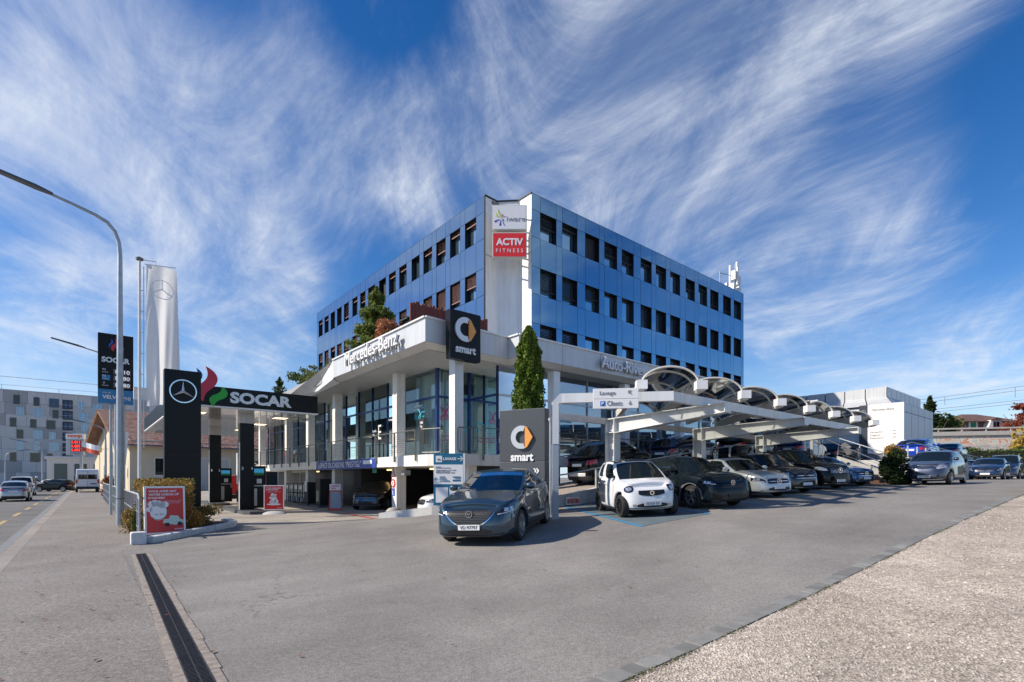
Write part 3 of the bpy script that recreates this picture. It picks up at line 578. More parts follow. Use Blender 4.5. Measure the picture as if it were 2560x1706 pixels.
def curtain(p, q, z0, z1, amp=.05, step=.11):
    p = Vector(p); q = Vector(q); L = (q-p).length; n = int(L/step)*2; d = (q-p).normalized(); nn = Vector((-d.y, d.x, 0)); m = MB(so_)
    R_ = [[p+d*(L*i/n)+nn*amp*(1 if i % 2 else -1)*(1-.3*math.sin(i*.7))+Vector((0, 0, zz)) for zz in (z0, z1)] for i in range(n+1)]; m.grid(R_); return sob('curtain', m, CURT)
curtain((12.25, 19.75, 0), (12.25, 21.9, 0), z_(.95), z_(4.75)); curtain((12.35, 19.75, 0), (13.1, 19.75, 0), z_(.95), z_(4.75))
# displays behind the glass: dark E and GL boards
def board(b0, b1, z0, z1, colr): return sob('display_board', MB(so_).box(12.05, 12.10, b0, b1, z_(z0), z_(z1)), colr)
PB = mat('poster_dark', (.03, .045, .06), .5)
bd = board(24.3, 25.7, 1.6, 3.3, PB); text('lettering', 'E', SR, Vector((11.83, 25.0, z_(2.35)))-Vector(so_), (0, -1, 0), .34, .75, PWHITE)
text('lettering', 'La nouvelle\nClasse', SR, Vector((11.83, 25.65, z_(2.35)))-Vector(so_), (0, -1, 0), .42, .34, PWHITE)
bd = board(22.55, 24.0, 1.2, 3.5, PB); text('lettering', 'GLA', SR, Vector((11.83, 23.0, z_(2.5)))-Vector(so_), (0, -1, 0), 1.0, .80, PWHITE); text('lettering', 'Le nouveau', SR, Vector((11.83, 23.75, z_(2.9)))-Vector(so_), (0, -1, 0), .45, .12, PWHITE)
sob('display_board', MB(so_).box(11.80, 11.83, 20.35, 20.8, z_(1.5), z_(2.7)), MBLACK); text('lettering', 'Hello\nYou', SR, Vector((11.78, 20.58, z_(2.4)))-Vector(so_), (0, -1, 0), .26, .3, PWHITE, bold=.02)
CY = mat('window_sticker_cyan', (.05, .45, .6), .5); MG = mat('window_sticker_pink', (.5, .04, .2), .5)
flat('window_sticker', [[(0, .1), (.1, .35), (.45, .35), (.6, .12), (.55, .05), (.42, .3), (.12, .3), (.05, .08)]]+ring(.12, 0, .06, .10, 16)+ring(.48, 0, .06, .10, 16)+[[(.7, .0), (.9, .0), (.9, .03), (.7, .03)], [(.62, .2), (.95, .2), (.95, .23), (.62, .23)], [(.65, .4), (1.0, .4), (1.0, .43), (.65, .43)]], SR, Vector((11.82, 21.3, z_(2.75)))-Vector(so_), (0, -1, 0), CY)
text('lettering', 'vraiment\nsmart', SR, Vector((11.82, 20.95, z_(3.2)))-Vector(so_), (0, -1, 0), .75, .28, PWHITE)
flat('window_sticker', ring(.0, .0, .07, .1, 16)+ring(.28, .03, .07, .1, 16)+[[(.04, .08), (.35, .55), (.38, .5), (.1, .05)], [(.24, .1), (-.05, .5), (-.02, .55), (.3, .12)]], SR, Vector((12.1, 19.33, z_(2.6)))-Vector(so_), (1, 0, 0), MG)
flat('window_sticker', ring(.0, .0, .09, .12, 16)+ring(.42, .0, .09, .12, 16)+[[(-.1, .1), (.1, .35), (.4, .33), (.5, .1), (.38, .27), (.14, .29)]], SR, Vector((12.8, 19.33, z_(2.2)))-Vector(so_), (1, 0, 0), CY)
text('lettering', 'Prenez la vie\ncote smart', SR, Vector((12.75, 19.33, z_(1.75)))-Vector(so_), (1, 0, 0), 1.2, .28, MG)
text('lettering', 'nouvelle boite\nautomatique.', SR, Vector((17.55, 17.25, z_(2.55)))-Vector(so_), (1, 0, 0), 1.25, .42, CY)
# lower level: garage void, back walls, strip lights
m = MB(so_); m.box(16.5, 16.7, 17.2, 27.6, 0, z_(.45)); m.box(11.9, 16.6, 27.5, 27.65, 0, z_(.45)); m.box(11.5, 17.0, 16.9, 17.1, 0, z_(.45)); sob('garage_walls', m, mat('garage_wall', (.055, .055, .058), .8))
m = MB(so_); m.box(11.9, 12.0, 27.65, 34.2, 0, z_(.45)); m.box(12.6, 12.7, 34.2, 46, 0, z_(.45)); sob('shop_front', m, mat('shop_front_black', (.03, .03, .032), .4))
m = MB(so_); m.box(11.3, 11.4, 34.4, 38.2, .0, 1.15); m.box(11.3, 11.4, 34.4, 34.5, 1.15, 2.05); m.box(11.3, 11.4, 36.2, 36.3, 1.15, 2.05); m.box(11.3, 11.4, 34.4, 38.2, 1.95, 2.1); sob('kiosk_wall', m, mat('cream_panel', (.50, .48, .40), .6))
m = MB(so_)
for b in (20.5, 25, 36): m.bar((12.6, b-.7, z_(.38)), (12.6, b+.7, z_(.38)), .06)
sob('strip_light', m, mat('lit_tube_warm', (.9, .7, .35), .5, emit=(1, .72, .3), estr=2.2))
text('shop_sign', 'SHOP', SR, Vector((11.89, 31.2, 2.0))-Vector(so_), (0, -1, 0), .7, .22, SILVER)
# banner, spotlight, exit sign on the slab edge
t, bo = gthing('banner', 'long blue banner reading ESPACE OCCASIONS PRESTIGE on the white slab edge', 'banner', 10.40, 22.4, z_(.42))
obj('fabric', MB(bo).box(10.36, 10.40, 22.35, 30.3, z_(.42), z_(.88)), BLUE, t); text('lettering', 'ESPACE OCCASIONS "PRESTIGE"', t, Vector((10.35, 26.9, z_(.65)))-Vector(bo), (0, -1, 0), 5.9, .30, PWHITE)
obj('white_patch', MB(bo).box(10.34, 10.355, 22.7, 23.7, z_(.62), z_(.80)), PWHITE, t)
t, bo = gthing('floodlight', 'small grey floodlight hanging under the slab edge beside the sign column', 'lamp', 10.9, 20.6, z_(.42))
obj('housing', MB(bo).prism([(10.75, 20.3), (11.1, 20.35), (11.05, 20.75), (10.8, 20.7)], z_(.08), z_(.30)), GALV, t, bevel=.02); obj('bracket', MB(bo).bar((10.9, 20.5, z_(.3)), (10.9, 20.5, z_(.46)), .05), GALV, t)
t, bo = gthing('exit_sign', 'small green sign hanging below the slab between banner and column', 'sign', 10.8, 23.4, z_(.2))
obj('panel', MB(bo).box(10.8, 10.84, 23.2, 23.65, z_(.2), z_(.40)), mat('exit_green', (.01, .22, .15), .4), t)
# ---- terrace railing
def railing(name, label, pts, posts, zr, h=1.02, wires=8, frame=None):
    p0 = pts[0]; t, bo = gthing(name, label, 'railing', p0[0], p0[1], zr(p0[0]) if callable(zr) else zr); zf = zr if callable(zr) else (lambda a: zr)
    m = MB(bo); m.tube([(a, b, zf(a)+h) for a, b in pts], .022, 6); obj('handrail', m, DSTEEL, t)
    m = MB(bo)
    for k in range(wires):
        hz = .12+.8*(h-.1)*(k+.5)/wires
        for i in range(len(pts)-1): m.bar((*pts[i], zf(pts[i][0])+hz), (*pts[i+1], zf(pts[i+1][0])+hz), .009)
    obj('wires', m, DSTEEL, t)
    for (a, b) in posts: obj('post', MB(bo).box(a-.03, a+.03, b-.03, b+.03, zf(a)-.25, zf(a)+h), DSTEEL, t)
    return t
railing('terrace_railing', 'dark steel wire railing along the showroom terrace above the banner', [(10.36, 46.5), (10.36, 18.6)], [(10.36, 18.6+1.86*k) for k in range(16)], z_(.90))
for p, q, l in (((10.36, 18.2), (10.75, 17.2), 'short rounded railing hoop on the terrace just left of the corner column'), ((11.0, 16.45), (11.75, 16.2), 'short rounded railing hoop on the terrace just right of the corner column')):
    t, bo = gthing('railing_hoop', l, 'railing', p[0], p[1], z_(.9)); a = Vector((*p, z_(.98))); b = Vector((*q, z_(.98))); H = Vector((0, 0, .94))
    obj('frame', MB(bo).tube([a+(b-a)*.1, a+Vector((0, 0, .08)), a+H*.95, a+H+(b-a)*.06, b+H-(b-a)*.06, b+H*.95, b+Vector((0, 0, .08)), b-(b-a)*.1, a+(b-a)*.1], .022, 6), DSTEEL, t)
    m = MB(bo)
    for k in range(7): m.bar(a+(b-a)*(k+1)/8+Vector((0, 0, .02)), a+(b-a)*(k+1)/8+H, .009)
    obj('wires', m, DSTEEL, t)
railing('terrace_railing', 'short railing with rounded end on the terrace left of the grey car brand pylon', [(12.0, 16.15), (17.0, 15.9)], [(12.0, 16.15), (14.0, 16.0), (17.0, 15.9)], z_(.90))
railing('terrace_railing', 'grey railing in front of the tall side windows above the ramp', [(17.4, 16.3), (33, 16.3)], [(17.4+2.6*k, 16.3) for k in range(7)], z_(.90), wires=2)
# ---- fascia lettering
def letters(name, label, body, p, q, zc, h, colr, R):
    c = ((p[0]+q[0])/2, (p[1]+q[1])/2); t, bo = gthing(name, label, 'sign', c[0], c[1], z_(zc)); L = math.dist(p, q)
    text('lettering', body, t, (0, 0, 0), R, L, h, colr, ext=.10, bold=.0)
    d = (0, 1, 0) if R[0] else (1, 0, 0)
    text('backing', body, t, Vector(d)*.075, R, L, h, mat('letter_shadow_grey', (.10, .10, .11), .5), ext=.04); return t  # dark second copy behind the letters stands in for their offset shadow
letters('facade_lettering', 'white serif letters Mercedes-Benz standing on the sunlit roof edge', 'Mercedes-Benz', (9.36, 18.2), (9.36, 23.4), 5.46, .56, PWHITE, (0, -1, 0))
letters('facade_lettering', 'pale letters Auto-Rives standing on the shaded grey roof edge', 'Auto-Rives', (18.7, 15.83), (22.05, 15.83), 5.43, .54, PWHITE, (1, 0, 0))
# ---- hanging square brand sign
def smart_logo(par, c, R, s, m1=SILVER, m2=ORANGE, N_=None):
    R = Vector(R); c = Vector(c); n = R.cross(Vector((0, 0, 1)))
    flat('emblem_ring', ring(0, 0, .27*s, .5*s, 30, rad(70), rad(290)), par, c+n*.03, R, m1, ext=.07)
    flat('emblem_arrow', [[(.17*s, .47*s), (.27*s, .42*s), (.52*s, .02*s), (.52*s, -.02*s), (.27*s, -.42*s), (.17*s, -.47*s)]], par, c+n*.03, R, m2, ext=.07)
t, bo = gthing('brand_sign', 'black square sign with silver and orange ring emblem hung high before the showroom corner', 'sign', 11.05, 16.15, z_(4.46))
obj('panel', MB(bo).box(10.36, 11.75, 16.0, 16.3, z_(4.42), z_(6.24)), BLACK, t, bevel=.012)
smart_logo(t, Vector((11.0, 15.985, z_(5.55)))-Vector(bo), (1, 0, 0), .92); text('lettering', 'smart', t, Vector((11.05, 15.985, z_(4.80)))-Vector(bo), (1, 0, 0), .92, .27, PWHITE, bold=.03, ext=.03)
# ---- free-standing brand pylon by the parked car
def pyl_frame(px0, px1, Y0, Y1): 
    a = P(px0, 1193, Y0); b = P(px1, 1193, Y1); return a, b
a, b = pyl_frame(1249, 1362, 16.3, 15.6); R = (b-a).normalized(); Lw = (b-a).length; ang = math.atan2(R.y, R.x); zb = gz(*AB(a))-.02
t = thing('brand_pylon', 'dark grey pylon with silver and orange ring emblem in front of the cypress', 'pylon', ((a.x+b.x)/2, (a.y+b.y)/2, zb), ang)
ht = HC+169/1280*16-zb; GP = mat('pylon_anthracite', (.075, .08, .088), .38, .3)
obj('panel', MB().box(-Lw/2, Lw/2, 0, .34, 1.7, ht), GP, t, bevel=.01); obj('panel', MB().box(-Lw/2, Lw/2, 0.003, .337, 0, 1.69), mat('pylon_anthracite_low', (.09, .095, .102), .4, .3), t, bevel=.01)
smart_logo(t, (.02, -.015, ht-.88), (1, 0, 0), .72); text('lettering', 'smart', t, (.02, -.015, ht-1.50), (1, 0, 0), .78, .24, PWHITE, bold=.03, ext=.03)
flat('arrows', [[(x, 0), (x+.05, 0), (x+.11, .08), (x+.05, .16), (x, .16), (x+.06, .08)] for x in (0, .09)], t, (.4, -.012, 1.32), (1, 0, 0), PWHITE)
text('lettering', 'Pièces\nService', t, (-.25, -.012, 1.3), (1, 0, 0), .5, .3, PWHITE)
# ================================================================ RAMP AND UPPER DECK
RK = [(10.2, -.95), (13.1, -.67), (15.5, -.33), (18.5, 0), (22.2, .48), (25.5, .86), (30, .93), (42, 1.0), (50, 1.22), (75, 1.3)]
def rz(a): return HC+float(np.interp(a, [k[0] for k in RK], [k[1] for k in RK]))
ra = [11.5, 12.3, 13.1, 14, 15.5, 17, 18.5, 20, 22.2, 24, 25.5, 27.5, 30]
m = MB(); m.grid([[W(a, b, rz(a)) for b in (12.75, 14.5, 16.9 if a > 17.3 else 15.85)] for a in ra]); struct(obj('ramp_deck', m, mat('ramp_pavers', (.34, .29, .25), .8, nscale=5, namt=.22, bump=.2)))
m = MB(); m.grid([[W(a, b, rz(a)+.003) for b in (10.6, 12.75)] for a in (30, 34, 35)]); m.grid([[W(a, b, rz(a)+.003) for b in (7.9, 12.75)] for a in (35, 50, 60, 75)]); m.grid([[W(a, b, rz(a)+.003) for b in (12.75, 30)] for a in (30, 50, 60, 75)])
struct(obj('upper_deck', m, ASPH2))
wall, wo_ = gthing('ramp_wall', 'low rough white retaining wall rising beside the ramp behind the parked cars', 'wall', 11.5, 12.6, 0)
m = MB(wo_)
for i in range(len(ra)-1):
    a, c = ra[i], ra[i+1]; z0, z1 = rz(a)+.06, rz(c)+.06; f0, f1 = gz(a, 12)-.1, gz(c, 12)-.1
    m.add([(a+.004, 12.55, f0), (c-.004, 12.55, f1), (c-.004, 12.55, z1), (a+.004, 12.55, z0), (a+.004, 12.78, f0), (c-.004, 12.78, f1), (c-.004, 12.78, z1), (a+.004, 12.78, z0)], [(0, 1, 2, 3), (7, 6, 5, 4), (3, 2, 6, 7), (0, 3, 7, 4), (1, 5, 6, 2)])
m.box(29.9, 30.1, 10.6, 12.6, 1.2, rz(30)+.05); m.box(30.05, 35.1, 10.45, 10.6, 1.2, rz(33)+.02); m.box(34.95, 35.1, 7.75, 10.45, 1.3, rz(35)+.02); m.box(35.1, 60, 7.72, 7.9, 1.3, rz(45)+.02)
obj('wall', m, mat('stained_white_wall', (.52, .52, .50), .8, nscale=1.6, namt=.22, bump=.15), wall)
t, bo = gthing('notice_board', 'small white board with red letters ENTRETIEN leaning on the ramp wall', 'sign', 12.7, 12.45, gz(12.7, 12.4))
obj('panel', MB(bo).box(12.85, 13.5, 12.46, 12.50, .68, .94), PWHITE, t); text('lettering', 'ENTRETIEN', t, Vector((13.17, 12.45, .81))-Vector(bo), (1, 0, 0), .58, .17, RED, bold=.01)
def slope_rail(name, label, pts, hts, posts):
    t, bo = gthing(name, label, 'railing', pts[0][0], pts[0][1], pts[0][2]); m = MB(bo); m.tube([(a, b, z+h) for (a, b, z), h in zip(pts, hts)], .028, 8); obj('handrail', m, GALV, t)
    for (a, b, z) in posts: obj('post', MB(bo).box(a-.035, a+.035, b-.035, b+.035, z-.3, z+.78), GALV, t)
    return t
slope_rail('ramp_railing', 'single galvanised handrail climbing along the ramp wall', [(a, 12.62, rz(a)) for a in (12.3, 13.1, 15.5, 18.5, 22.2, 25.5, 29.5)], [.78]*7, [(a, 12.62, rz(a)) for a in (14.6, 18.4, 22.3, 24.6, 27, 29.3)])
slope_rail('deck_railing', 'grey railing along the raised deck behind the dark family car', [(35.1, 7.8, rz(35)), (36, 7.8, rz(36)), (48, 7.8, rz(40)), (60, 7.8, rz(40)-.2)], [.9, 1.0, .8, .75], [(35.2, 7.8, rz(35)), (37.2, 7.8, rz(37)), (39.2, 7.8, rz(38)), (42, 7.8, rz(38)), (47, 7.8, rz(38)), (52, 7.8, rz(38)), (58, 7.8, rz(38))])
# stairs up to the deck
st, sto = gthing('stairs', 'brown stepped stair with pale side wall climbing to the raised deck', 'stairs', 31, 8, 1.25)
BRN = mat('stair_tiles', (.20, .11, .075), .8, nscale=6, namt=.2)
m = MB(sto)
for k in range(9): m.box(30.6, 33.0, 7.6+.34*k, 10.6, 1.2+.15*k, 1.2+.15*(k+1)-.004*k)
obj('steps', m, BRN, st)
m = MB(sto); m.add([(33.0, 7.2, 1.2), (33.25, 7.2, 1.2), (33.0, 10.6, 2.85), (33.25, 10.6, 2.85), (33.0, 7.2, 1.55), (33.25, 7.2, 1.55), (33.0, 10.6, 1.2), (33.25, 10.6, 1.2)], [(0, 1, 5, 4), (4, 5, 3, 2), (0, 4, 2, 6), (1, 7, 3, 5), (2, 3, 7, 6)]); m.box(33.0, 34.6, 6.9, 7.2, 1.2, 1.62); obj('side_wall', m, CONCW, st)
m = MB(sto); m.tube([(33.12, 7.25, 1.5), (33.12, 7.25, 2.45), (33.12, 7.5, 2.62), (33.12, 10.5, 3.85), (33.12, 10.6, 2.9)], .035, 8); obj('handrail', m, GALV, st)
m = MB(sto)
for k in range(5): m.bar((33.12, 7.3, 1.65+.16*k), (33.12, 10.55, 3.0+.16*k), .014)
for b, zt in ((8.4, 3.0), (9.5, 3.45)): m.bar((33.12, b, zt-1), (33.12, b, zt), .04)
obj('infill_bars', m, GALV, st)
m = MB(sto); m.tube([(30.6, 7.7, 1.3), (30.6, 7.7, 2.3), (30.6, 10.5, 3.75), (30.6, 10.5, 2.7)], .03, 8); m.tube([(30.6, 10.7, 2.7), (30.6, 10.7, 3.9), (30.6, 11.4, 3.9), (30.6, 11.4, 2.7)], .04, 8); obj('handrail', m, STEEL, st)
# ================================================================ THE CARPORT
D = Vector((.10, .995, 0)).normalized(); E = Vector((.995, -.10, 0)).normalized()
CP = thing('carport', 'long pale steel carport of cranked beams and smoked barrel vaults over the parked cars', 'carport', W(14.1, 11.45, 0))
co_ = tuple(W(14.1, 11.45, 0)); ZP = HC
for i, a in enumerate((14.1, 19.75, 25.4)):
    m = MB(co_); base = W(a, 11.45, gz(a, 11.45)-.05); top = ZP+2.02; Wd = .34
    u = Vector((CU, SU, 0)); v = Vector((-SU, CU, 0)); Tm = Matrix.Translation((base.x, base.y, 0)) @ Matrix.Rotation(TH, 4, 'Z')
    s0 = MB(co_)          # I-section column: two flanges and web (web in the u-v plane facing the road)
    s0.box(-.17, .17, -.20, -.172, base.z, top-.02, Tm); s0.box(-.17, .17, .172, .20, base.z, top-.02, Tm); s0.box(-.014, .014, -.172, .172, base.z, top-.02, Tm)
    for zz in (top-.50, top-.03): s0.box(-.175, .175, -.21, .21, zz, zz+.03, Tm)
    obj('post', s0, LGREY, CP)
    # cantilever arm towards the road, deeper at the post
    L = 4.15; rise = .10; s1 = MB(co_)
    def prof(y, z): return Tm @ Vector((0, y, z))
    def web(x0, x1): 
        q = [(-.2, top-.50), (-L, top+rise-.26), (-L, top+rise), (-.2, top)]
        s1.add([Tm @ Vector((x, y, z)) for x in (x0, x1) for y, z in q], [(0, 1, 2, 3), (7, 6, 5, 4), (0, 4, 5, 1), (2, 6, 7, 3), (1, 5, 6, 2)])
    web(-.014, .014)
    s1.bar(Tm @ Vector((0, .2, top-.012)), Tm @ Vector((0, -L, top+rise)), .34, .026); s1.bar(Tm @ Vector((0, -.2, top-.5)), Tm @ Vector((0, -L, top+rise-.26)), .34, .026); s1.box(-.17, .17, -L-.012, -L+.012, top+rise-.27, top+rise+.01, Tm)
    obj('cantilever_arm', s1, LGREY, CP)
# purlins along u on the arms, and the gate frame with its pale mitred corner
def wbar(mb, p, q, w, h): mb.bar(p, q, w, h); return mb
pa = W(12.35, 8.05, ZP+2.22)
obj('purlin', wbar(MB(co_), pa, W(27.75, 8.05, ZP+2.22), .16, .27), LGREY, CP)
obj('purlin', wbar(MB(co_), W(13.0, 13.2, ZP+2.20), W(30.0, 13.2, ZP+2.20), .14, .24), LGREY, CP)
gp = P(1388, 1193, 14.5); gp.z = gz(*AB(gp))
obj('gate_post', MB(co_).box(-.09, .09, -.09, .09, -.05, ZP+2.05-gp.z, Matrix.Translation(gp)), mat('gate_grey', (.36, .40, .44), .45, .2), CP)
g1 = Vector((gp.x, gp.y, ZP+1.98)); g2 = Vector((gp.x+.22, gp.y-.01, ZP+2.22)); g3 = Vector((pa.x, pa.y, ZP+2.22))
o = MB(co_); o.add([g1+Vector(v) for v in ((-.09, -.1, -1.05), (.09, -.1, -1.05), (.09, -.1, .09), (.24, -.1, .11), (.24, -.1, .37), (.13, -.1, .37), (-.09, -.1, .13))]+[g1+Vector(v) for v in ((-.09, .1, -1.05), (.09, .1, -1.05), (.09, .1, .09), (.24, .1, .11), (.24, .1, .37), (.13, .1, .37), (-.09, .1, .13))], [(0, 1, 2, 6), (6, 2, 3, 4, 5), (7, 13, 9, 8), (13, 12, 11, 10, 9), (0, 7, 8, 1), (6, 5, 12, 13), (5, 4, 11, 12), (0, 6, 13, 7), (1, 8, 9, 2), (2, 9, 10, 3), (4, 3, 10, 11)])
obj('gate_corner', o, WHITEM, CP)
obj('gate_beam', wbar(MB(co_), g2, g3+Vector((.10, 0, 0)), .20, .26), WHITEM, CP)
obj('thin_post', MB(co_).box(-.07, .07, -.07, .07, 1.1, ZP+2.2, Matrix.Translation(W(29.4, 10.6)) @ Matrix.Rotation(TH, 4, 'Z')), LGREY, CP)
VG = glass_mat('smoked_polycarbonate', (.58, .59, .56), .10, .06); RIB = mat('rib_beige_grey', (.62, .60, .54), .5, .1)
ends = []
for k in range(-1, 7):
    a = 13.4+2.6*(k) if k >= 0 else 12.05; b = 7.7 if k >= 0 else 8.75
    ends.append(W(a, b, ZP))
LR = 7.6
for k, p in enumerate(ends):
    m = MB(co_); q = p+D*(LR if k else 6.3); m.bar(p+Vector((0, 0, 2.56)), q+Vector((0, 0, 2.56)), .15, .26); obj('rafter', m, RIB, CP)
    m = MB(co_); m.bar(p-D*.10+Vector((0, 0, 2.60)), p+D*.25+Vector((0, 0, 2.60)), .30, .25); obj('end_box', m, WHITEM, CP)
for k in range(1, len(ends)):
    L0, R0 = ends[k-1], ends[k]; w = (R0-L0).dot(E); front = R0+D*.12; lft = front-E*w; A_ = w/2-.03; H_ = .52; n = 20
    mid = (front+lft)/2
    def arc(o_, s=1., dz=0): return [o_+E*(-A_*s*math.cos(PI*i/n))+Vector((0, 0, 2.66+dz+H_*s*math.sin(PI*i/n))) for i in range(n+1)]
    Lv = LR-.3; obj('vault_glazing', MB(co_).grid([arc(mid+D*(Lv*j/4)) for j in range(5)]), VG, CP, smooth=True)
    for j in (0, .72, 2.6, 4.6, 6.6, Lv): 
        m = MB(co_); m.tube(arc(mid+D*j, .985), .024 if j else .032, 6); obj('rib', m, RIB, CP)
# hanging direction sign with two boards
t = thing('direction_sign', 'white two-board sign reading Lavage and P Clients fixed to the gate beam', 'sign', P(1539, 1193, 14.0)); c = P(1539, 1193, 14.0); zz = lambda py: (1193-py)/1280*14.0+HC-c.z
R = (g3-g1).normalized(); ang = math.atan2(R.y, R.x); t.rotation_euler = (0, 0, ang); c.z = HC
obj('board', MB().box(-.61, .61, -.05, .06, zz(998)-0+.004, zz(972)), PWHITE, t, bevel=.008); obj('board', MB().box(-.61, .61, -.05, .06, zz(1022), zz(998)-.004), PWHITE, t, bevel=.008)
text('lettering', 'Lavage', t, (-.22, -.056, zz(984.5)), (1, 0, 0), .42, .135, PGREY); text('lettering', 'Clients', t, (-.03, -.056, zz(1009)), (1, 0, 0), .41, .13, PGREY)
flat('parking_symbol', [[(-.065, -.065), (.065, -.065), (.065, .065), (-.065, .065)]], t, (-.35, -.053, zz(1009.5)), (1, 0, 0), mat('parking_blue', (.01, .12, .5), .4)); text('lettering', 'P', t, (-.35, -.062, zz(1009.5)), (1, 0, 0), .065, .09, PWHITE, bold=.02)
flat('arrow', [[(-.05, .05), (.03, .05), (.03, .03), (-.03, -.0), (-.05, -.03)][:3]+[(-.05, -.03)], [(-.03, .03), (.05, -.05), (.035, -.065), (-.045, .015)]], t, (.38, -.056, zz(982.5)), (1, 0, 0), PGREY)
flat('arrow', [[(-.01, .06), (.01, .06), (.01, -.05), (-.01, -.05)], [(-.045, -.01), (0, -.06), (.045, -.01), (.03, .005), (0, -.03), (-.03, .005)]], t, (.38, -.056, zz(1009)), (1, 0, 0), PGREY)
t = thing('security_camera', 'small white camera on the end of a carport beam', 'camera', ends[4]+Vector((0, -.2, 2.76))); obj('housing', MB().tube([(-.1, 0, .06), (.12, -.05, .1)], .05, 10), WHITE, t); obj('bracket', MB().bar((0, 0, 0), (0, 0, .06), .04), LGREY, t)
# ================================================================ SERVICE BUILDING WITH SIGN WALL
sb, sbo = gthing('service_building', 'small pale metal-clad building with folded roof and white sign wall on the raised deck', 'building', 45, 10.2, rz(45)-.2); zb = lambda v: HC+v
CLAD = mat('ribbed_shaded_cladding', (.42, .44, .48), .45, .2, nscale=.6, namt=.04)  # ribbed cladding, with this side's shade put into its grey-blue tone
m = MB(sbo); m.box(45.0, 45.25, 10.2, 12.4, zb(1.75), zb(5.38)); obj('sign_wall', m, mat('warm_white_panel', (.82, .80, .76), .45), sb)
m = MB(sbo); m.box(45.02, 45.3, 12.41, 12.95, zb(1.2), zb(5.38)); obj('dark_strip', m, mat('dark_blue_grey', (.03, .04, .055), .4), sb)
m = MB(sbo)
for i in range(9): m.box(45.27+i*.93, 45.27+(i+1)*.93-.02, 10.2+(.01 if i % 2 else 0), 10.5, zb(1.2), zb(4.68)); m.box(45.27+i*.93, 45.27+(i+1)*.93-.02, 10.2+(.01 if i % 2 else 0), 10.5, zb(4.72), zb(5.33))
obj('side_wall', m, CLAD, sb)
obj('plinth', MB(sbo).box(45.1, 53.7, 10.24, 20, rz(45)-.3, zb(1.74)), mat('plinth_grey', (.16, .17, .19), .6), sb); obj('core', MB(sbo).box(45.6, 53.6, 10.5, 20, zb(1.5), zb(5.3)), LGREY, sb)
# folded roof
lo = [(45.4, 10.9), (57.6, 10.9), (57.6, 24), (45.4, 24)]; up = [(47.0, 11.7), (57.0, 11.7), (57.0, 23), (47.0, 23)]
m = MB(sbo)
for i in range(4):
    p, q = lo[i], lo[(i+1) % 4]; r, s_ = up[i], up[(i+1) % 4]; n = 8 if i != 1 else 6
    for k in range(n):
        t0, t1 = k/n+.003, (k+1)/n-.003; a, b2, c, d = lerp2(p, q, t0), lerp2(p, q, t1), lerp2(r, s_, t1), lerp2(r, s_, t0)
        m.quad((*a, zb(5.35)), (*b2, zb(5.35)), (*c, zb(6.15)), (*d, zb(6.15))); m.quad((*d, zb(6.15)), (*c, zb(6.15)), (*c, zb(6.9)), (*d, zb(6.9)))
obj('roof', m, GREYM, sb); cR = (52, 17.35); m = MB(sbo); m.add([(*lerp2(cR, p, .99), zb(6.86)) for p in up]+[(*lerp2(cR, p, .99), zb(6.12)) for p in up]+[(*lerp2(cR, p, .985), zb(5.3)) for p in lo], [(0, 1, 2, 3)]+[(k, 4+k, 4+(k+1) % 4, (k+1) % 4) for k in range(4)]+[(4+k, 8+k, 8+(k+1) % 4, 4+(k+1) % 4) for k in range(4)]); obj('roof_backing', m, MBLACK, sb)
m = MB(sbo); m.box(46.5, 57, 18.5, 23.5, rz(48)-.3, zb(5.36)); m.box(34, 46.5, 17.2, 17.4, rz(36), zb(4.4)); obj('dark_rear_hall', m, mat('dark_glazing', (.02, .03, .045), .15), sb)
Lw = lambda b, z: Vector((44.985, b, zb(z)))-Vector(sbo)
GT = mat('sign_text_grey', (.30, .30, .31), .5)
text('lettering', 'Mercedes-Benz', sb, Lw(11.45, 4.98), (0, -1, 0), 1.35, .19, GT)
text('lettering', 'Réception', sb, Lw(11.85, 3.32), (0, -1, 0), .80, .14, GT); text('lettering', 'Magasin', sb, Lw(11.92, 3.10), (0, -1, 0), .66, .14, GT); text('lettering', 'Exposition', sb, Lw(11.83, 2.88), (0, -1, 0), .84, .14, GT)
flat('arrow', [[(-.09, 0), (-.02, .05), (-.02, .018), (.09, .018), (.09, -.018), (-.02, -.018), (-.02, -.05)]], sb, Lw(10.75, 3.36), (0, -1, 0), PGREY); flat('arrow', [[(-.09, 0), (-.02, .05), (-.02, .018), (.09, .018), (.09, -.018), (-.02, -.018), (-.02, -.05)]], sb, Lw(10.75, 3.14), (0, -1, 0), PGREY); flat('arrow', [[(-.09, 0), (-.02, .05), (-.02, .018), (.09, .018), (.09, -.018), (-.02, -.018), (-.02, -.05)]], sb, Lw(10.75, 2.90), (0, -1, 0), PGREY)
flat('badge', [[(-.1, -.12), (.1, -.12), (.1, .12), (-.1, .12)]], sb, Lw(12.1, 4.12), (0, -1, 0), PGREY); flat('emblem_ring', ring(0, 0, .045, .06, 16), sb, Lw(12.1, 4.12)+Vector((-.008, 0, 0)), (0, -1, 0), PWHITE)
flat('emblem', ring(0, 0, .13, .15, 24)+star(0, 0, .14), sb, Lw(12.68, 4.86)+Vector((.01, 0, 0)), (0, -1, 0), SILVER)
for k, z1 in enumerate((4.62, 3.85, 3.0, 2.45)): obj('panel_joint', MB(sbo).box(44.995, 45.0, 10.2, 12.4, zb(z1), zb(z1)+.012), GT, sb)
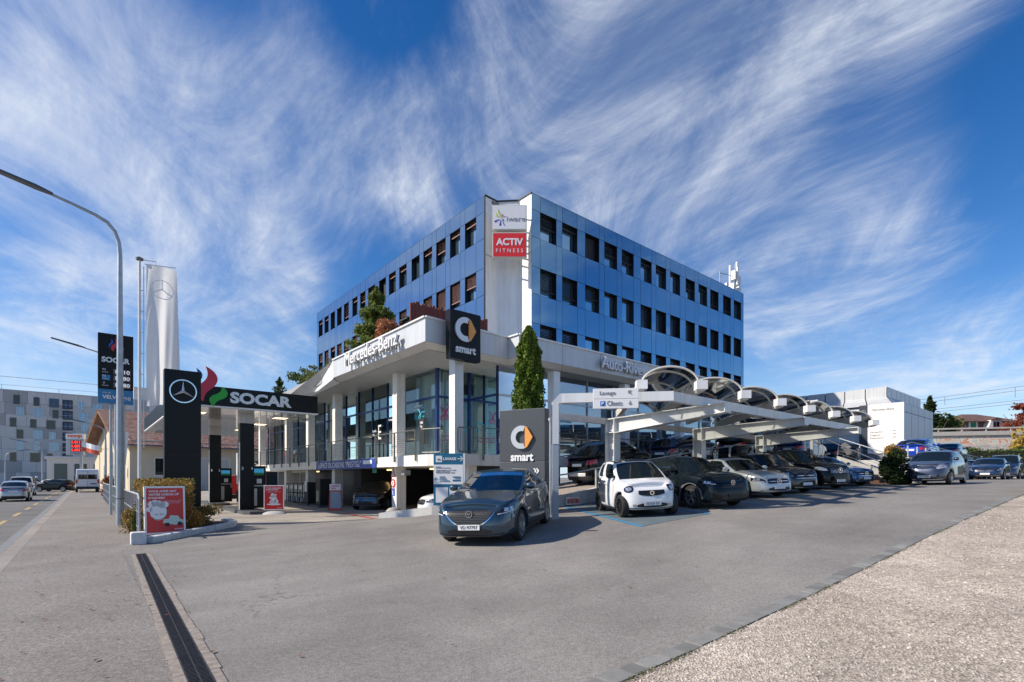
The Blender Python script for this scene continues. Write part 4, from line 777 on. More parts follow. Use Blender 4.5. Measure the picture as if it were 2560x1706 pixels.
# ================================================================ FUEL STATION
cn, cno = gthing('station_canopy', 'black fuel station canopy with white lettering SOCAR and pale underside', 'canopy', 5.8, 26.3, 0)
m = MB(cno); m.box(3.0, 8.62, 25.0, 42.0, HC+3.06, HC+3.88); obj('fascia', m, BLACK, cn, bevel=.01)
obj('light_band', MB(cno).box(2.98, 8.64, 24.98, 42.02, HC+3.0, HC+3.055), PWHITE, cn)
UND = mat('gloss_white_soffit', (.50, .50, .49), .16, .1, coat=.5); m = MB(cno)
for i in range(20):
    for (x0, x1) in ((3.03, 4.9), (4.91, 6.75), (6.76, 8.59)): m.box(x0, x1, 25.03+i*.848, 25.03+(i+1)*.848-.012, HC+2.975, HC+2.998)
obj('soffit', m, UND, cn)
for a in (4.0, 7.6):
    for b in (27.5, 31.5, 36.0):
        m = MB(cno)
        for k in range(4): m.box(a-.3+k*.16, a-.3+k*.16+.11, b-.35, b+.35, HC+2.968, HC+2.974)
        obj('soffit_light', m, mat('soffit_light', (.9, .75, .5), .4, emit=(1, .8, .5), estr=1.6), cn)
text('lettering', 'SOCAR', cn, Vector((6.12, 24.97, HC+3.47))-Vector(cno), (1, 0, 0), 2.56, .50, SILVER, bold=.045, ext=.05)
def flame(name, par, c, R, s, ms):
    def bez(p0, p1, p2, p3, n=10): return [tuple((1-t)**3*p0[i]+3*(1-t)**2*t*p1[i]+3*(1-t)*t*t*p2[i]+t**3*p3[i] for i in (0, 1)) for t in [k/n for k in range(n+1)]]
    sc = lambda P_: [(x*s, y*s) for x, y in P_]
    big = bez((-.06, .64), (.50, .40), (.56, -.02), (.16, -.36))+bez((.16, -.36), (-.08, -.56), (-.12, -.70), (-.14, -.95))[1:]+bez((-.14, -.95), (-.52, -.72), (-.54, -.44), (-.20, -.12))[1:]+bez((-.20, -.12), (.04, .10), (.08, .32), (-.06, .64))[1:-1]
    blu = bez((-.42, .52), (-.12, .34), (-.10, .14), (-.36, -.14))+bez((-.36, -.14), (-.52, -.30), (-.54, -.44), (-.56, -.58))[1:]+bez((-.56, -.58), (-.68, -.32), (-.58, -.14), (-.48, 0))[1:]+bez((-.48, 0), (-.36, .14), (-.34, .32), (-.42, .52))[1:-1]
    gre = bez((.62, -.20), (.94, -.46), (.84, -.68), (.56, -.80))+bez((.56, -.80), (.40, -.88), (.30, -.98), (.26, -1.14))[1:]+bez((.26, -1.14), (.02, -.96), (.02, -.76), (.26, -.62))[1:]+bez((.26, -.62), (.50, -.52), (.58, -.40), (.62, -.20))[1:-1]
    flat(name, [sc(big)], par, c, R, ms[0], ext=.06); flat(name, [sc(blu)], par, c, R, ms[1], ext=.05); flat(name, [sc(gre)], par, c, R, ms[2], ext=.05)
LR_, LB_, LG_ = mat('flame_red', (.55, .02, .05), .3), mat('flame_blue', (.01, .10, .48), .3), mat('flame_green', (.01, .38, .02), .3)
flame('flame_emblem', cn, Vector((3.96, 24.92, HC+4.08))-Vector(cno), (1, 0, 0), .94, (LR_, LB_, LG_))
for a, b in ((5.8, 26.45), (5.95, 34.9)):
    obj('column', MB(cno).box(a-.3, a+.3, b-.2, b+.2, .14, HC+2.5), BLACK, cn, bevel=.01); obj('column_head', MB(cno).box(a-.3, a+.3, b-.2, b+.2, HC+2.505, HC+2.97), GREYM, cn)
    obj('column_edge', MB(cno).box(a-.33, a-.303, b-.2, b-.1, .14, HC+1.6), WHITE, cn)
for (a, b, t1, t2) in ((5.8, 26.23, '3', '4'), (5.95, 34.68, '1', '2')):
    for q, s in ((-.20, t1), (.20, t2)): text('lettering', s, cn, Vector((a+q, b, HC+.40))-Vector(cno), (1, 0, 0), .07, .14, PWHITE, bold=.02)
def island(a, b0, b1):
    t, bo = gthing('pump_island', 'dark raised fuel island under the canopy', 'kerb', a, b0, 0)
    m = MB(bo); m.prism([(a-.55, b0+.35), (a-.35, b0), (a+.35, b0), (a+.55, b0+.35), (a+.55, b1), (a-.55, b1)], 0, .14); obj('base', m, mat('island_dark', (.07, .075, .08), .6), t, bevel=.012); return t
island(5.85, 24.4, 30)['label'] = 'dark raised island under the nearer fuel pump numbered 3 and 4'; island(5.95, 33.2, 38)['label'] = 'dark raised island under the farther fuel pump numbered 1 and 2'
def pump(a, b, lab):
    t, bo = gthing('fuel_pump', lab, 'fuel pump', a, b, .14); 
    obj('cabinet', MB().box(-.42, .42, -.26, .26, 0, 1.05), MBLACK, t, bevel=.02); obj('head', MB().box(-.40, .40, -.22, .22, 1.12, 2.05), BLACK, t, bevel=.02); obj('neck', MB().box(-.36, .36, -.17, .17, 1.05, 1.12), LGREY, t)
    obj('display', MB().box(-.2, .3, -.235, -.22, 1.60, 1.92), mat('pump_screen', (.02, .18, .3), .3, emit=(.03, .22, .42), estr=.6), t); obj('display_band', MB().box(-.2, .3, -.24, -.221, 1.60, 1.72), mat('pump_green', (.02, .26, .06), .4), t)
    obj('notice', MB().box(-.02, .2, -.235, -.221, 1.2, 1.42), PWHITE, t); obj('glazed_side', MB().box(-.44, -.42, -.2, .2, 1.15, 2.0), mat('pump_teal_glass', (.25, .45, .5), .1), t); obj('door', MB().box(-.30, -.02, -.275, -.26, .12, .95), LGREY, t)
    m = MB()
    for k, x in enumerate((-.38, -.30, .34)): m.tube([(x, -.28, 1.0), (x-.1, -.42, .75), (x-.12, -.45, .35), (x, -.36, .12), (x+.1, -.3, .4)], .018, 6)
    obj('hose', m, RUBBER, t)
    for x in (-.36, .36): obj('nozzle', MB().bar((x, -.27, 1.04), (x-.03, -.38, .86), .07, .05).bar((x, -.3, .95), (x, -.40, .98), .03), mat('nozzle_grey', (.25, .28, .3), .4), t, bevel=.005)
    return t
pump(6.45, 27.4, 'black fuel pump with blue and green screen beside the column numbered 3 and 4'); pump(6.55, 35.6, 'black fuel pump beside the farther column numbered 1 and 2')
t, bo = gthing('squeegee_bin', 'dark litter and squeegee bin at the foot of the farther fuel pump', 'bin', 7.2, 34.3, .14); obj('bin', MB().lathe([(0, 0), (.2, 0), (.24, .7), (.0, .7)], 16), MBLACK, t); obj('dispenser', MB().box(-.2, .2, -.1, .1, 1.1, 1.6), PWHITE, t); obj('handle', MB().bar((0, 0, .7), (0, 0, 1.1), .05), DSTEEL, t)
# ---- promotional stands
def cartoon(par, c, R, s, kind):
    """plain generic white figure drawing of about the same size"""
    if kind == 1:
        fl = [circ(0, .05, .20*s, 20, ry=.23*s)]+[circ(-.16*s+.08*s*k, .26*s+.03*s*math.sin(k*1.4), .085*s, 12) for k in range(5)]+[circ(-.21*s, .12*s, .07*s, 12)]
        flat('drawing', fl, par, c, R, PWHITE, ext=.006)
        flat('drawing_line', [q for q in ring(0, .05, .205*s, .215*s, 20, -2.4, .6)]+[q for q in ring(-.05*s, -.0, .03*s, .04*s, 10, PI, 2*PI)]+[q for q in ring(.07*s, .0, .03*s, .04*s, 10, PI, 2*PI)], par, Vector(c)+Vector((0, -.006, 0)), R, PBLACK, ext=.006)
        flat('drawing_car', [[(.10*s, -.26*s), (.12*s, -.16*s), (.24*s, -.15*s), (.28*s, -.06*s), (.46*s, -.08*s), (.52*s, -.18*s), (.60*s, -.2*s), (.60*s, -.28*s), (.4*s, -.33*s)]], par, c, R, mat('pale_mint', (.55, .68, .58), .5), ext=.01)
        flat('drawing_wheel', [circ(.2*s, -.31*s, .055*s, 14), circ(.5*s, -.3*s, .055*s, 14)], par, Vector(c)+Vector((0, -.004, 0)), R, PBLACK, ext=.012)
    else:
        flat('drawing', [circ(0, 0, .15*s, 16, ry=.24*s), [(-.24*s, .12*s), (.14*s, .30*s), (.10*s, .16*s), (-.2*s, .05*s)], circ(0, -.24*s, .34*s, 18, ry=.05*s), circ(.1*s, -.08*s, .12*s, 12), circ(-.13*s, -.12*s, .08*s, 12), [(-.18*s, .2*s), (-.1*s, .34*s), (.12*s, .28*s)]], par, c, R, PWHITE, ext=.006)
a0 = P(362, 1342, 13.6); a1 = P(465, 1334, 14.35); R_ = Vector((a1.x-a0.x, a1.y-a0.y, 0)); Lp = R_.length; ang = math.atan2(R_.y, R_.x); cxy = (a0+a1)/2
t = thing('poster_stand', 'large red framed poster about a winter check-up on the white kerb by the hedge', 'poster', (cxy.x, cxy.y, .10), ang)
t.rotation_euler = (rad(-4), 0, ang); Hp = 1.30
obj('frame', MB().box(-Lp/2, -Lp/2+.05, 0, .06, 0, Hp).box(Lp/2-.05, Lp/2, 0, .06, 0, Hp).box(-Lp/2+.05, Lp/2-.05, 0, .06, 0, .05).box(-Lp/2+.05, Lp/2-.05, 0, .06, Hp-.05, Hp), PWHITE, t, bevel=.008); obj('poster', MB().box(-Lp/2+.045, Lp/2-.045, .012, .03, .045, Hp-.045), RED, t)
obj('prop', MB().bar((-Lp/2+.1, .06, 1.1), (-Lp/2+.1, .5, .02), .03).bar((Lp/2-.1, .06, 1.1), (Lp/2-.1, .5, .02), .03), LGREY, t)
for k, (s, w) in enumerate((('VOUS AVEZ FAIT', .66), ('VOTRE CHECK-UP', .72), ('D’HIVER?', .38))): text('lettering', s, t, (-Lp/2+.10+w/2, .005, Hp-.135-k*.09), (1, 0, 0), w, .058, PWHITE, bold=.03)
for k in range(3): text('lettering', ('15 controles gratuits pour l\'essence et diesel', 'scannez le code et prenez rendez-vous pour', 'un rendez-vous dans votre garage')[k], t, (.09, .006, Hp-.395-k*.035), (1, 0, 0), .60-.05*k, .020, PWHITE)
cartoon(t, (-.16, .008, .56), (1, 0, 0), 1.0, 1); text('lettering', 'SOCAR', t, (.31, .006, .12), (1, 0, 0), .2, .035, PWHITE, bold=.03)
t, bo = gthing('poster_stand', 'small red poster on a curved white foot in front of the nearer fuel pump', 'poster', 6.45, 24.3, 0); t.rotation_euler = (0, 0, rad(12)); Hp = 1.1
obj('frame', MB().box(-.42, .42, 0, .05, .18, .18+Hp), PWHITE, t, bevel=.01); obj('poster', MB().box(-.38, .38, -.006, .01, .22, .14+Hp), RED, t)
obj('foot', MB().lathe([(0, .14), (.25, .12), (.45, .05), (.5, 0), (0, 0)], 20, Matrix.Diagonal((1.1, .7, 1, 1))), mat('foot_grey', (.5, .5, .5), .5), t, smooth=True)
text('lettering', 'Y VOIR CLAIR DANS\nLE BROUILLARD?', t, (-.02, -.012, 1.12), (1, 0, 0), .62, .13, PWHITE, bold=.03); text('lettering', 'Des essuie-glaces neufs et un lave-glace\nadapté pour toute la saison', t, (.02, -.012, .98), (1, 0, 0), .55, .06, PWHITE); cartoon(t, (0, -.01, .64), (1, 0, 0), .85, 2); text('lettering', 'SOCAR', t, (.24, -.012, .28), (1, 0, 0), .17, .03, PWHITE, bold=.03)
t, bo = gthing('poster_stand', 'red poster stand far behind the pumps beside the spiral stair', 'poster', 8.6, 43.5, 0); obj('frame', MB().box(-.4, .4, 0, .05, .3, 1.8), PWHITE, t); obj('poster', MB().box(-.36, .36, -.006, .01, .34, 1.76), RED, t); obj('foot', MB().box(-.4, .4, -.2, .25, 0, .3), DARK, t)
# A-frame board, shop furniture
ab = P(838, 1273, 25.2); t = thing('pavement_board', 'small orange-red A-frame board with pale sheets at the foot of the shop column', 'board', (ab.x, ab.y, 0), rad(25)); OR = mat('board_orange', (.62, .09, .03), .5)
obj('front_leaf', MB().add([(-.3, -.25, 0), (.3, -.25, 0), (.25, 0, 1.0), (-.25, 0, 1.0), (-.3, -.22, 0), (.3, -.22, 0), (.25, .03, 1.0), (-.25, .03, 1.0)], [(0, 1, 2, 3), (7, 6, 5, 4), (0, 3, 7, 4), (1, 5, 6, 2), (3, 2, 6, 7)]), OR, t); obj('rear_leaf', MB().add([(-.3, .35, 0), (.3, .35, 0), (.25, .06, 1.0), (-.25, .06, 1.0), (-.3, .32, 0), (.3, .32, 0), (.25, .03, 1.0), (-.25, .03, 1.0)], [(0, 1, 2, 3), (7, 6, 5, 4), (0, 3, 7, 4), (1, 5, 6, 2)]), OR, t)
obj('sheet', MB().quad((-.26, -.235, .12), (.26, -.235, .12), (.22, -.02, .93), (-.22, -.02, .93)), mat('sheet_bluegrey', (.30, .36, .42), .4), t); obj('header', MB().box(-.26, .26, 0, .03, 1.0, 1.3), PWHITE, t); text('lettering', 'CONTROLE\nPNEUS', t, (0, -.01, 1.15), (1, 0, 0), .4, .2, RED)
def crate(a, b, h, lab, w=.55, nm='display_rack', cat='rack'):
    t, bo = gthing(nm, lab, cat, a, b, 0); m = MB()
    for x in (-w/2, w/2-.03):
        for y in (-.25, .22): m.box(x, x+.03, y, y+.03, .05, h)
    for z1 in (.08, .08+h*.45, h-.03): m.box(-w/2+.002, w/2-.002, -.248, .248, z1, z1+.025)
    obj('frame', m, MBLACK, t); obj('canisters', MB().box(-w/2+.07, -.02, -.2, .15, .11, .4).box(.02, w/2-.07, -.18, .16, .11, .36), mat('canister_grey', (.38, .40, .42), .4), t, bevel=.02); obj('label_strip', MB().box(-w/2+.05, w/2-.05, -.252, -.249, h-.35, h-.12), LGREY, t); return t
for k, b in enumerate((35.0, 34.1, 33.2, 32.3)):
    t = crate(10.35, b, 1.25, 'black open rack of pale canisters, %s of the row of four outside the shop' % ('farthest', 'second farthest', 'third farthest', 'nearest')[k]); t['group'] = 'racks outside the shop'; t.rotation_euler = (0, 0, TH-PI/2)
for k, (a, b) in enumerate(((10.2, 30.7), (10.1, 28.4))):
    t, bo = gthing('air_station', 'black air and vacuum cabinet outside the shop, the %s one' % ('farther', 'nearer')[k], 'cabinet', a, b, 0); obj('cabinet', MB().box(-.3, .3, -.35, .35, .12, 1.35+.2*k), MBLACK, t, bevel=.02); obj('plinth', MB().box(-.5, .5, -.8, .8, 0, .11), mat('island_dark', (.07, .075, .08), .6), t); obj('panel', MB().box(-.315, -.30, -.2, .2, .3+.5*(1-k), .9+.5*(1-k)), LGREY if k == 0 else mat('glass_door_dull', (.16, .19, .18), .2), t)
# car-wash info panel and low white wall in front of the garage
lw, lo_ = gthing('low_wall', 'low white wall stepping up between garage and side road', 'wall', 8.6, 18.1, 0); m = MB(lo_)
pts = [(8.55, 18.15), (9.9, 16.55), (11.2, 15.5), (13.4, 15.35), (17.2, 15.4)]
for i in range(4):
    (x0, y0), (x1, y1) = pts[i], pts[i+1]; h0, h1 = (.28, .55, .78, .9, 1.05)[i:i+2]; n = Vector((-(y1-y0), x1-x0, 0)).normalized()*.15
    m.add([(x0, y0, 0), (x1, y1, 0), (x1, y1, h1), (x0, y0, h0), (x0+n.x, y0+n.y, 0), (x1+n.x, y1+n.y, 0), (x1+n.x, y1+n.y, h1), (x0+n.x, y0+n.y, h0)], [(0, 1, 2, 3), (7, 6, 5, 4), (3, 2, 6, 7), (0, 3, 7, 4), (1, 5, 6, 2)])
obj('wall', m, CONCW, lw)
c = P(1122, 1193, 18.0); t = thing('info_panel', 'teal and white panel reading LAVAGE with an arrow, standing behind the dark front car', 'sign', (c.x, c.y, 0), rad(-3)); k = 18.0/1280; zq = lambda py: HC+(1193-py)*k; hw = .54
obj('panel', MB().box(-hw, hw, 0, .12, zq(1264), zq(1134)), TEAL, t, bevel=.006); obj('leg', MB().box(-.4, -.3, .02, .1, 0, zq(1264)), LGREY, t); obj('leg', MB().box(.3, .4, .02, .1, 0, zq(1264)), LGREY, t); obj('side_trim', MB().box(hw-.03, hw+.03, -.004, .13, zq(1264), zq(1134)), WHITEM, t)
obj('white_field', MB().box(-hw+.003, hw-.035, -.008, 0, zq(1211), zq(1162)), PWHITE, t); obj('sheet', MB().box(-hw+.08, -.03, -.008, 0, zq(1257), zq(1219)), PWHITE, t); obj('sheet', MB().box(.02, hw-.08, -.008, 0, zq(1257), zq(1219)), PWHITE, t); obj('symbol_field', MB().box(-hw+.08, -hw+.30, -.008, 0, zq(1156), zq(1140)), PWHITE, t)
flat('car_symbol', [[(-.06, -.03), (.06, -.03), (.06, 0), (.035, .03), (-.035, .03), (-.06, 0)]], t, (-hw+.19, -.012, zq(1149)), (1, 0, 0), PGREY)
text('lettering', 'LAVAGE', t, (.03, -.008, zq(1147.5)), (1, 0, 0), .47, .10, PWHITE, bold=.03); flat('arrow', [[(-.10, .012), (.06, .012), (.06, -.012), (-.10, -.012)], [(.0, .09), (.03, .09), (.11, 0), (.03, -.09), (.0, -.09), (.075, 0)]], t, (.40, -.006, zq(1147.5)), (1, 0, 0), PWHITE)
text('lettering', 'HORAIRES\nDU LAVAGE EN LIBRE-SERVICE', t, (-.2, -.012, zq(1169)), (1, 0, 0), .52, .06, PGREY); text('lettering', 'LUNDI-VENDREDI   07.00 - 20.00\nSAMEDI   08.00 - 18.00\nDIMANCHE ET FERIES   FERME', t, (-.1, -.012, zq(1179)), (1, 0, 0), .70, .12, PGREY)
text('lettering', 'CARTES\nEN VENTE\nA LA STATION', t, (-.15, -.012, zq(1198)), (1, 0, 0), .36, .19, TEAL); flat('arrow', [[(-.06, .01), (.06, .01), (.06, -.01), (-.06, -.01)], [(-.02, .06), (-.0, .06), (-.055, 0), (0, -.06), (-.02, -.06), (-.08, 0)]], t, (-.44, -.01, zq(1198)), (1, 0, 0), TEAL); flat('bars', [[(-.14, -.02), (.14, -.02), (.14, .02), (-.14, .02)], [(-.14, -.15), (.14, -.15), (.14, -.09), (-.14, -.09)], [(-.06, -.06), (.14, -.06), (.14, -.035), (-.06, -.035)]], t, (.28, -.01, zq(1193)), (1, 0, 0), TEAL)
# road signs on the white column
t, bo = gthing('road_sign', 'red triangle, red ring and blue dead-end signs stacked on the white garage column', 'sign', 10.95, 21.6, 1.5); cxx = lambda z1: Vector((10.94, 21.72, z1))-Vector(bo)
flat('triangle', [[(-.21, -.17), (.21, -.17), (0, .22)]], t, cxx(1.83), (0, -1, 0), RED, ext=.015); flat('triangle_field', [[(-.14, -.125), (.14, -.125), (0, .135)]], t, cxx(1.83)+Vector((-.012, 0, 0)), (0, -1, 0), PWHITE); text('lettering', '!', t, cxx(1.81)+Vector((-.02, 0, 0)), (0, -1, 0), .03, .15, PBLACK)
flat('ring', [circ(0, 0, .2, 28)], t, cxx(1.36), (0, -1, 0), RED, ext=.015); flat('ring_field', [circ(0, 0, .13, 24)], t, cxx(1.36)+Vector((-.012, 0, 0)), (0, -1, 0), PWHITE); text('lettering', 'II', t, cxx(1.36)+Vector((-.02, 0, 0)), (0, -1, 0), .06, .13, RED)
flat('blue_plate', [[(-.13, -.17), (.13, -.17), (.13, .17), (-.13, .17)]], t, cxx(.96), (0, -1, 0), mat('traffic_blue', (.01, .14, .6), .4), ext=.015); flat('dead_end', [[(-.025, -.15), (.025, -.15), (.025, .06), (-.025, .06)]], t, cxx(.96)+Vector((-.012, 0, 0)), (0, -1, 0), PWHITE); flat('dead_end_bar', [[(-.08, .06), (.08, .06), (.08, .11), (-.08, .11)]], t, cxx(.96)+Vector((-.012, 0, 0)), (0, -1, 0), RED)
for k, (a, b) in enumerate(((10.6, 20.95), (10.9, 19.3))):
    t, bo = gthing('boulder', 'pale rounded stone at the garage entrance, %s the white column' % ('just left of', 'just right of')[k], 'stone', a, b, .0); m = MB(); m.lathe([(0, -.1), (.32, 0), (.34, .18), (.22, .33), (0, .38)], 14, Matrix.Rotation(.3*k, 4, 'Z') @ Matrix.Diagonal((1.1, .85, .8, 1))); obj('stone', m, CONC if k == 0 else CONCW, t, smooth=True)
# ---- black star pylon
pl, po = gthing('brand_pylon', 'tall gloss black pylon with silver three-pointed star beside the station canopy', 'pylon', 2.9, 21.8, 0)
def ray_b(px, b): x = (px-1280)/1280; Y = b/(CU-SU*x); return (CU*x+SU)*Y, Y
(aL, YL), (aR, YR) = ray_b(411, 20.6), ray_b(503, 20.6); zt = HC+(1193-921)/1280*YL
obj('body', MB(po).box(aL, aR, 20.6, 20.95, -.05, zt), BLACK, pl, bevel=.012); 
obj('seam', MB(po).box(aL-.002, aR+.002, 20.595, 20.6, zt-2.9, zt-2.89), MBLACK, pl)
cst = Vector(((aL+aR)/2-.0, 20.59, HC+(1193-979)/1280*(YL+YR)/2))-Vector(po)
flat('star_ring', ring(0, 0, .365, .40, 48), pl, cst, (1, 0, 0), CHROME, ext=.04)
def star3d(name, par, c, r, m):           # faceted three-pointed star
    mb = MB(); c = Vector(c)
    for k in range(3):
        t = PI/2+k*2*PI/3; tip = c+Vector((r*math.cos(t), 0, r*math.sin(t))); l = c+Vector((.13*r*math.cos(t+PI/3), 0, .13*r*math.sin(t+PI/3))); rr = c+Vector((.13*r*math.cos(t-PI/3), 0, .13*r*math.sin(t-PI/3))); ap = c+Vector((0, -.05*r/.4, 0))
        mb.add([ap, l, tip, rr], [(0, 1, 2), (0, 2, 3)])
    obj(name, mb, m, par)
star3d('star', pl, cst+Vector((0, -.012, 0)), .375, mat('star_silver', (.75, .76, .77), .3, .6))
# ---- price mast
(aL, YL), (aR, YR) = ray_b(244.5, 28.3), ray_b(333.5, 28.3); pm, pmo = gthing('price_sign', 'tall black and blue fuel price board on silver posts reading SOCAR and VELVET 98', 'price sign', 1.4, 28.3, 0)
zp = lambda py: HC+(1193-py)/1280*(YL+YR)/2; ZT, ZB = zp(837), zp(1010)
obj('panel', MB(pmo).box(aL, aR, 28.3, 28.6, zp(975), ZT), BLACK, pm, bevel=.01); SB = mat('board_light_blue', (.02, .20, .42), .35); obj('blue_panel', MB(pmo).box(aL, aR, 28.3, 28.6, ZB, zp(975)-.004), SB, pm, bevel=.008)
obj('post', MB(pmo).box(aR-.55, aR-.28, 28.38, 28.55, -.1, ZB), GALV, pm, bevel=.02); obj('post', MB(pmo).tube([(aL+.45, 28.45, -.1), (aL+.45, 28.45, ZB)], .06, 10), GALV, pm)
wd = aR-aL; fx = lambda f, py: Vector((aL+wd*f, 28.28, zp(py)))-Vector(pmo)
flame('flame_emblem', pm, fx(.48, 861), (1, 0, 0), .36, (LR_, LB_, LG_)); text('lettering', 'SOCAR', pm, fx(.50, 902), (1, 0, 0), wd*.80, .24, SILVER, bold=.045)
LEDD = mat('led_field', (.12, .12, .14), .4)
for k, (n1, n2, pr, py) in enumerate((('95', 'Sans Plomb', '1.910', 930), ('98', 'Velvet', '1.980', 946), ('D', 'Diesel', '1.980', 963))):
    if k == 1: obj('fuel_badge', MB(pmo).box(aL+wd*.11, aL+wd*.34, 28.285, 28.3, zp(py+7), zp(py-6)), SB, pm)
    text('lettering', n1, pm, fx(.17, py-3), (1, 0, 0), .12 if k < 2 else .06, .08, PWHITE); text('lettering', n2, pm, fx(.2, py+3), (1, 0, 0), .2, .05, PWHITE)
    obj('digit_field', MB(pmo).box(aL+wd*.43, aL+wd*.92, 28.285, 28.3, zp(py+7), zp(py-6)), LEDD, pm); text('digits', pr, pm, fx(.69, py), (1, 0, 0), wd*.40, .155, mat('lit_digits_white', (.9, .9, .9), .4, emit=(1, 1, 1), estr=.35))
text('lettering', 'SOCAR', pm, fx(.25, 984), (1, 0, 0), .28, .06, PWHITE); text('lettering', 'VELVET', pm, fx(.41, 994.5), (1, 0, 0), wd*.58, .16, PWHITE, bold=.035); text('lettering', '98', pm, fx(.82, 996), (1, 0, 0), wd*.20, .16, PWHITE, bold=-.004)
# ---- flag on its mast
fg, fo = gthing('flagpole', 'white ladder-like flagpole beside the black pylon', 'flagpole', 1.63, 24.7, 0); zt = HC+543/1280*20.05
obj('pole', MB(fo).tube([(1.63, 24.7, 0), (1.63, 24.7, 4), (1.63, 24.7, zt)], [.07, .06, .05], 10), WHITE, fg, smooth=True); obj('guide_pole', MB(fo).tube([(1.76, 24.68, 2.8), (1.76, 24.68, zt-.25)], .02, 6), WHITE, fg)
m = MB(fo)
for k in range(8): m.bar((1.63, 24.7, 3.2+.82*k), (1.77, 24.68, 3.22+.82*k), .03)
obj('rungs', m, WHITE, fg); obj('cap', MB(fo).lathe([(0, zt+.12), (.13, zt+.05), (.12, zt-.03), (0, zt-.05)], 12, Matrix.Translation((1.63, 24.7, 0))), DSTEEL, fg, smooth=True); obj('cross_arm', MB(fo).tube([(1.66, 24.69, zt), (2.15, 24.62, zt+.02), (2.16, 24.62, zt-.12)], .02, 6).bar((1.8, 24.64, zt-.16), (2.82, 24.5, zt-.10), .03), WHITE, fg)
fl_, flo = gthing('flag', 'long pale grey flag with white star in a ring, hanging beside its pole', 'flag', 1.85, 24.6, 2.8)
FT = zt-.16; FBm = HC+(1193-1015)/1280*20.05; nU, nV = 44, 70; rows = []
def fpos(s, t):      # s across, t down
    w0 = 1.0+.13*t; x = 1.84+.0*t+w0*s; amp = .025+.11*t
    y = 24.6+amp*math.sin(s*9+1.2*math.sin(t*3)+t*2.0)+.05*t*math.sin(s*21+t*5)-.18*t*math.exp(-((s-.28)/.2)**2); z = FT-(FT-FBm)*t*(1-.02*math.sin(s*3))
    if t > .9: y += .12*(t-.9)*10*math.sin(s*7); z -= .05*math.sin(s*6)*(t-.9)*10
    return (x, y, z)
FL = mat('flag_cloth', (.80, .80, .80), .75); _t = FL.node_tree; _tr = _t.nodes.new('ShaderNodeBsdfTranslucent'); _tr.inputs[0].default_value = (.86, .86, .86, 1); _mx = _t.nodes.new('ShaderNodeMixShader'); _mx.inputs[0].default_value = .45; _t.links.new(_t.nodes['Principled BSDF'].outputs[0], _mx.inputs[1]); _t.links.new(_tr.outputs[0], _mx.inputs[2]); _t.links.new(_mx.outputs[0], _t.nodes['Material Output'].inputs[0]); FW = mat('flag_print_white', (.85, .85, .85), .7)
for nm_ in (0,):
    m = MB(flo); m.grid([[fpos(s/nU, t/nV) for s in range(nU+1)] for t in range(nV+1)]); o = obj('cloth', m, FL, fl_, smooth=True, sharp=180)
m = MB(flo); Hf = FT-FBm
def fmap(x, y): s = .50+x/1.0; t = .165-y/Hf; a, b, c = fpos(s, t); return (a, b-.02, c)
for q in ring(0, 0, .355, .39, 40)+sum([[[(.03*math.cos(th+1.57)+r0*math.cos(th), .03*math.sin(th+1.57)+r0*math.sin(th)), (.004*math.cos(th+1.57)+(r0+.09)*math.cos(th), .02*math.sin(th+1.57)+(r0+.09)*math.sin(th)), (-.004*math.cos(th+1.57)+(r0+.09)*math.cos(th), -.02*math.sin(th+1.57)+(r0+.09)*math.sin(th)), (-.03*math.cos(th+1.57)+r0*math.cos(th), -.03*math.sin(th+1.57)+r0*math.sin(th))] for r0 in (0, .09, .18, .27)] for th in (PI/2, PI/2+2*PI/3, PI/2+4*PI/3)], []): m.quad(*[fmap(x, y) for x, y in q])
obj('printed_star', m, FW, fl_)
# ---- street lamps
def lamp(x, y, label, H=9.2, s=1., th=0.):
    t = thing('street_lamp', label, 'street lamp', (x, y, 0), TH+th, 'street lamps along the main street'); hh = H
    m = MB(); m.tube([(0, 0, -.1), (0, 0, 4), (0, 0, hh)], [.115, .10, .07], 12); obj('pole', m, GALV, t, smooth=True)
    m = MB(); pts = [(0, 0, hh), (-.03, 0, hh+.45), (-.14, 0, hh+.80), (-.34, 0, hh+1.05), (-.66, 0, hh+1.2), (-1.2, 0, hh+1.36), (-1.75, 0, hh+1.50)]; m.tube(pts, [.07, .066, .06, .055, .05, .045, .042], 10); obj('arm', m, GALV, t, smooth=True)
    m = MB(); m.add([(-1.7, -.05, hh+1.47), (-1.7, .05, hh+1.47), (-2.1, .13, hh+1.56), (-3.5, .12, hh+1.88), (-3.5, -.12, hh+1.88), (-2.1, -.13, hh+1.56), (-1.7, -.04, hh+1.55), (-1.7, .04, hh+1.55), (-2.1, .09, hh+1.66), (-3.5, .08, hh+1.95), (-3.5, -.08, hh+1.95), (-2.1, -.09, hh+1.66)], [(0, 1, 2, 5), (2, 3, 4, 5), (6, 11, 8, 7), (8, 11, 10, 9), (0, 6, 7, 1), (1, 7, 8, 2), (2, 8, 9, 3), (3, 9, 10, 4), (4, 10, 11, 5), (5, 11, 6, 0)]); obj('luminaire', m, DSTEEL, t)
    obj('collar', MB().tube([(0, 0, .9), (0, 0, .93)], .12, 12).tube([(0, 0, 6.0), (0, 0, 6.03)], .085, 12), DSTEEL, t); return t
lamp(-13.4, 17.5, 'tall grey curved street lamp at the near end of the pavement railing')
q = P(290, 1193, 37); lamp(q.x, q.y, 'second street lamp, rising behind the fuel price board'); q = P(264, 1193, 52); lamp(q.x, q.y, 'third street lamp, at the far end of the pavement railing', 5.6)
q = P(106, 1193, 75); lamp(q.x, q.y, 'thin far street lamp in front of the panelled flats', 5.2); q = P(13, 1193, 95); lamp(q.x, q.y, 'faint farthest street lamp at the left edge of the street', 5.0, th=PI)
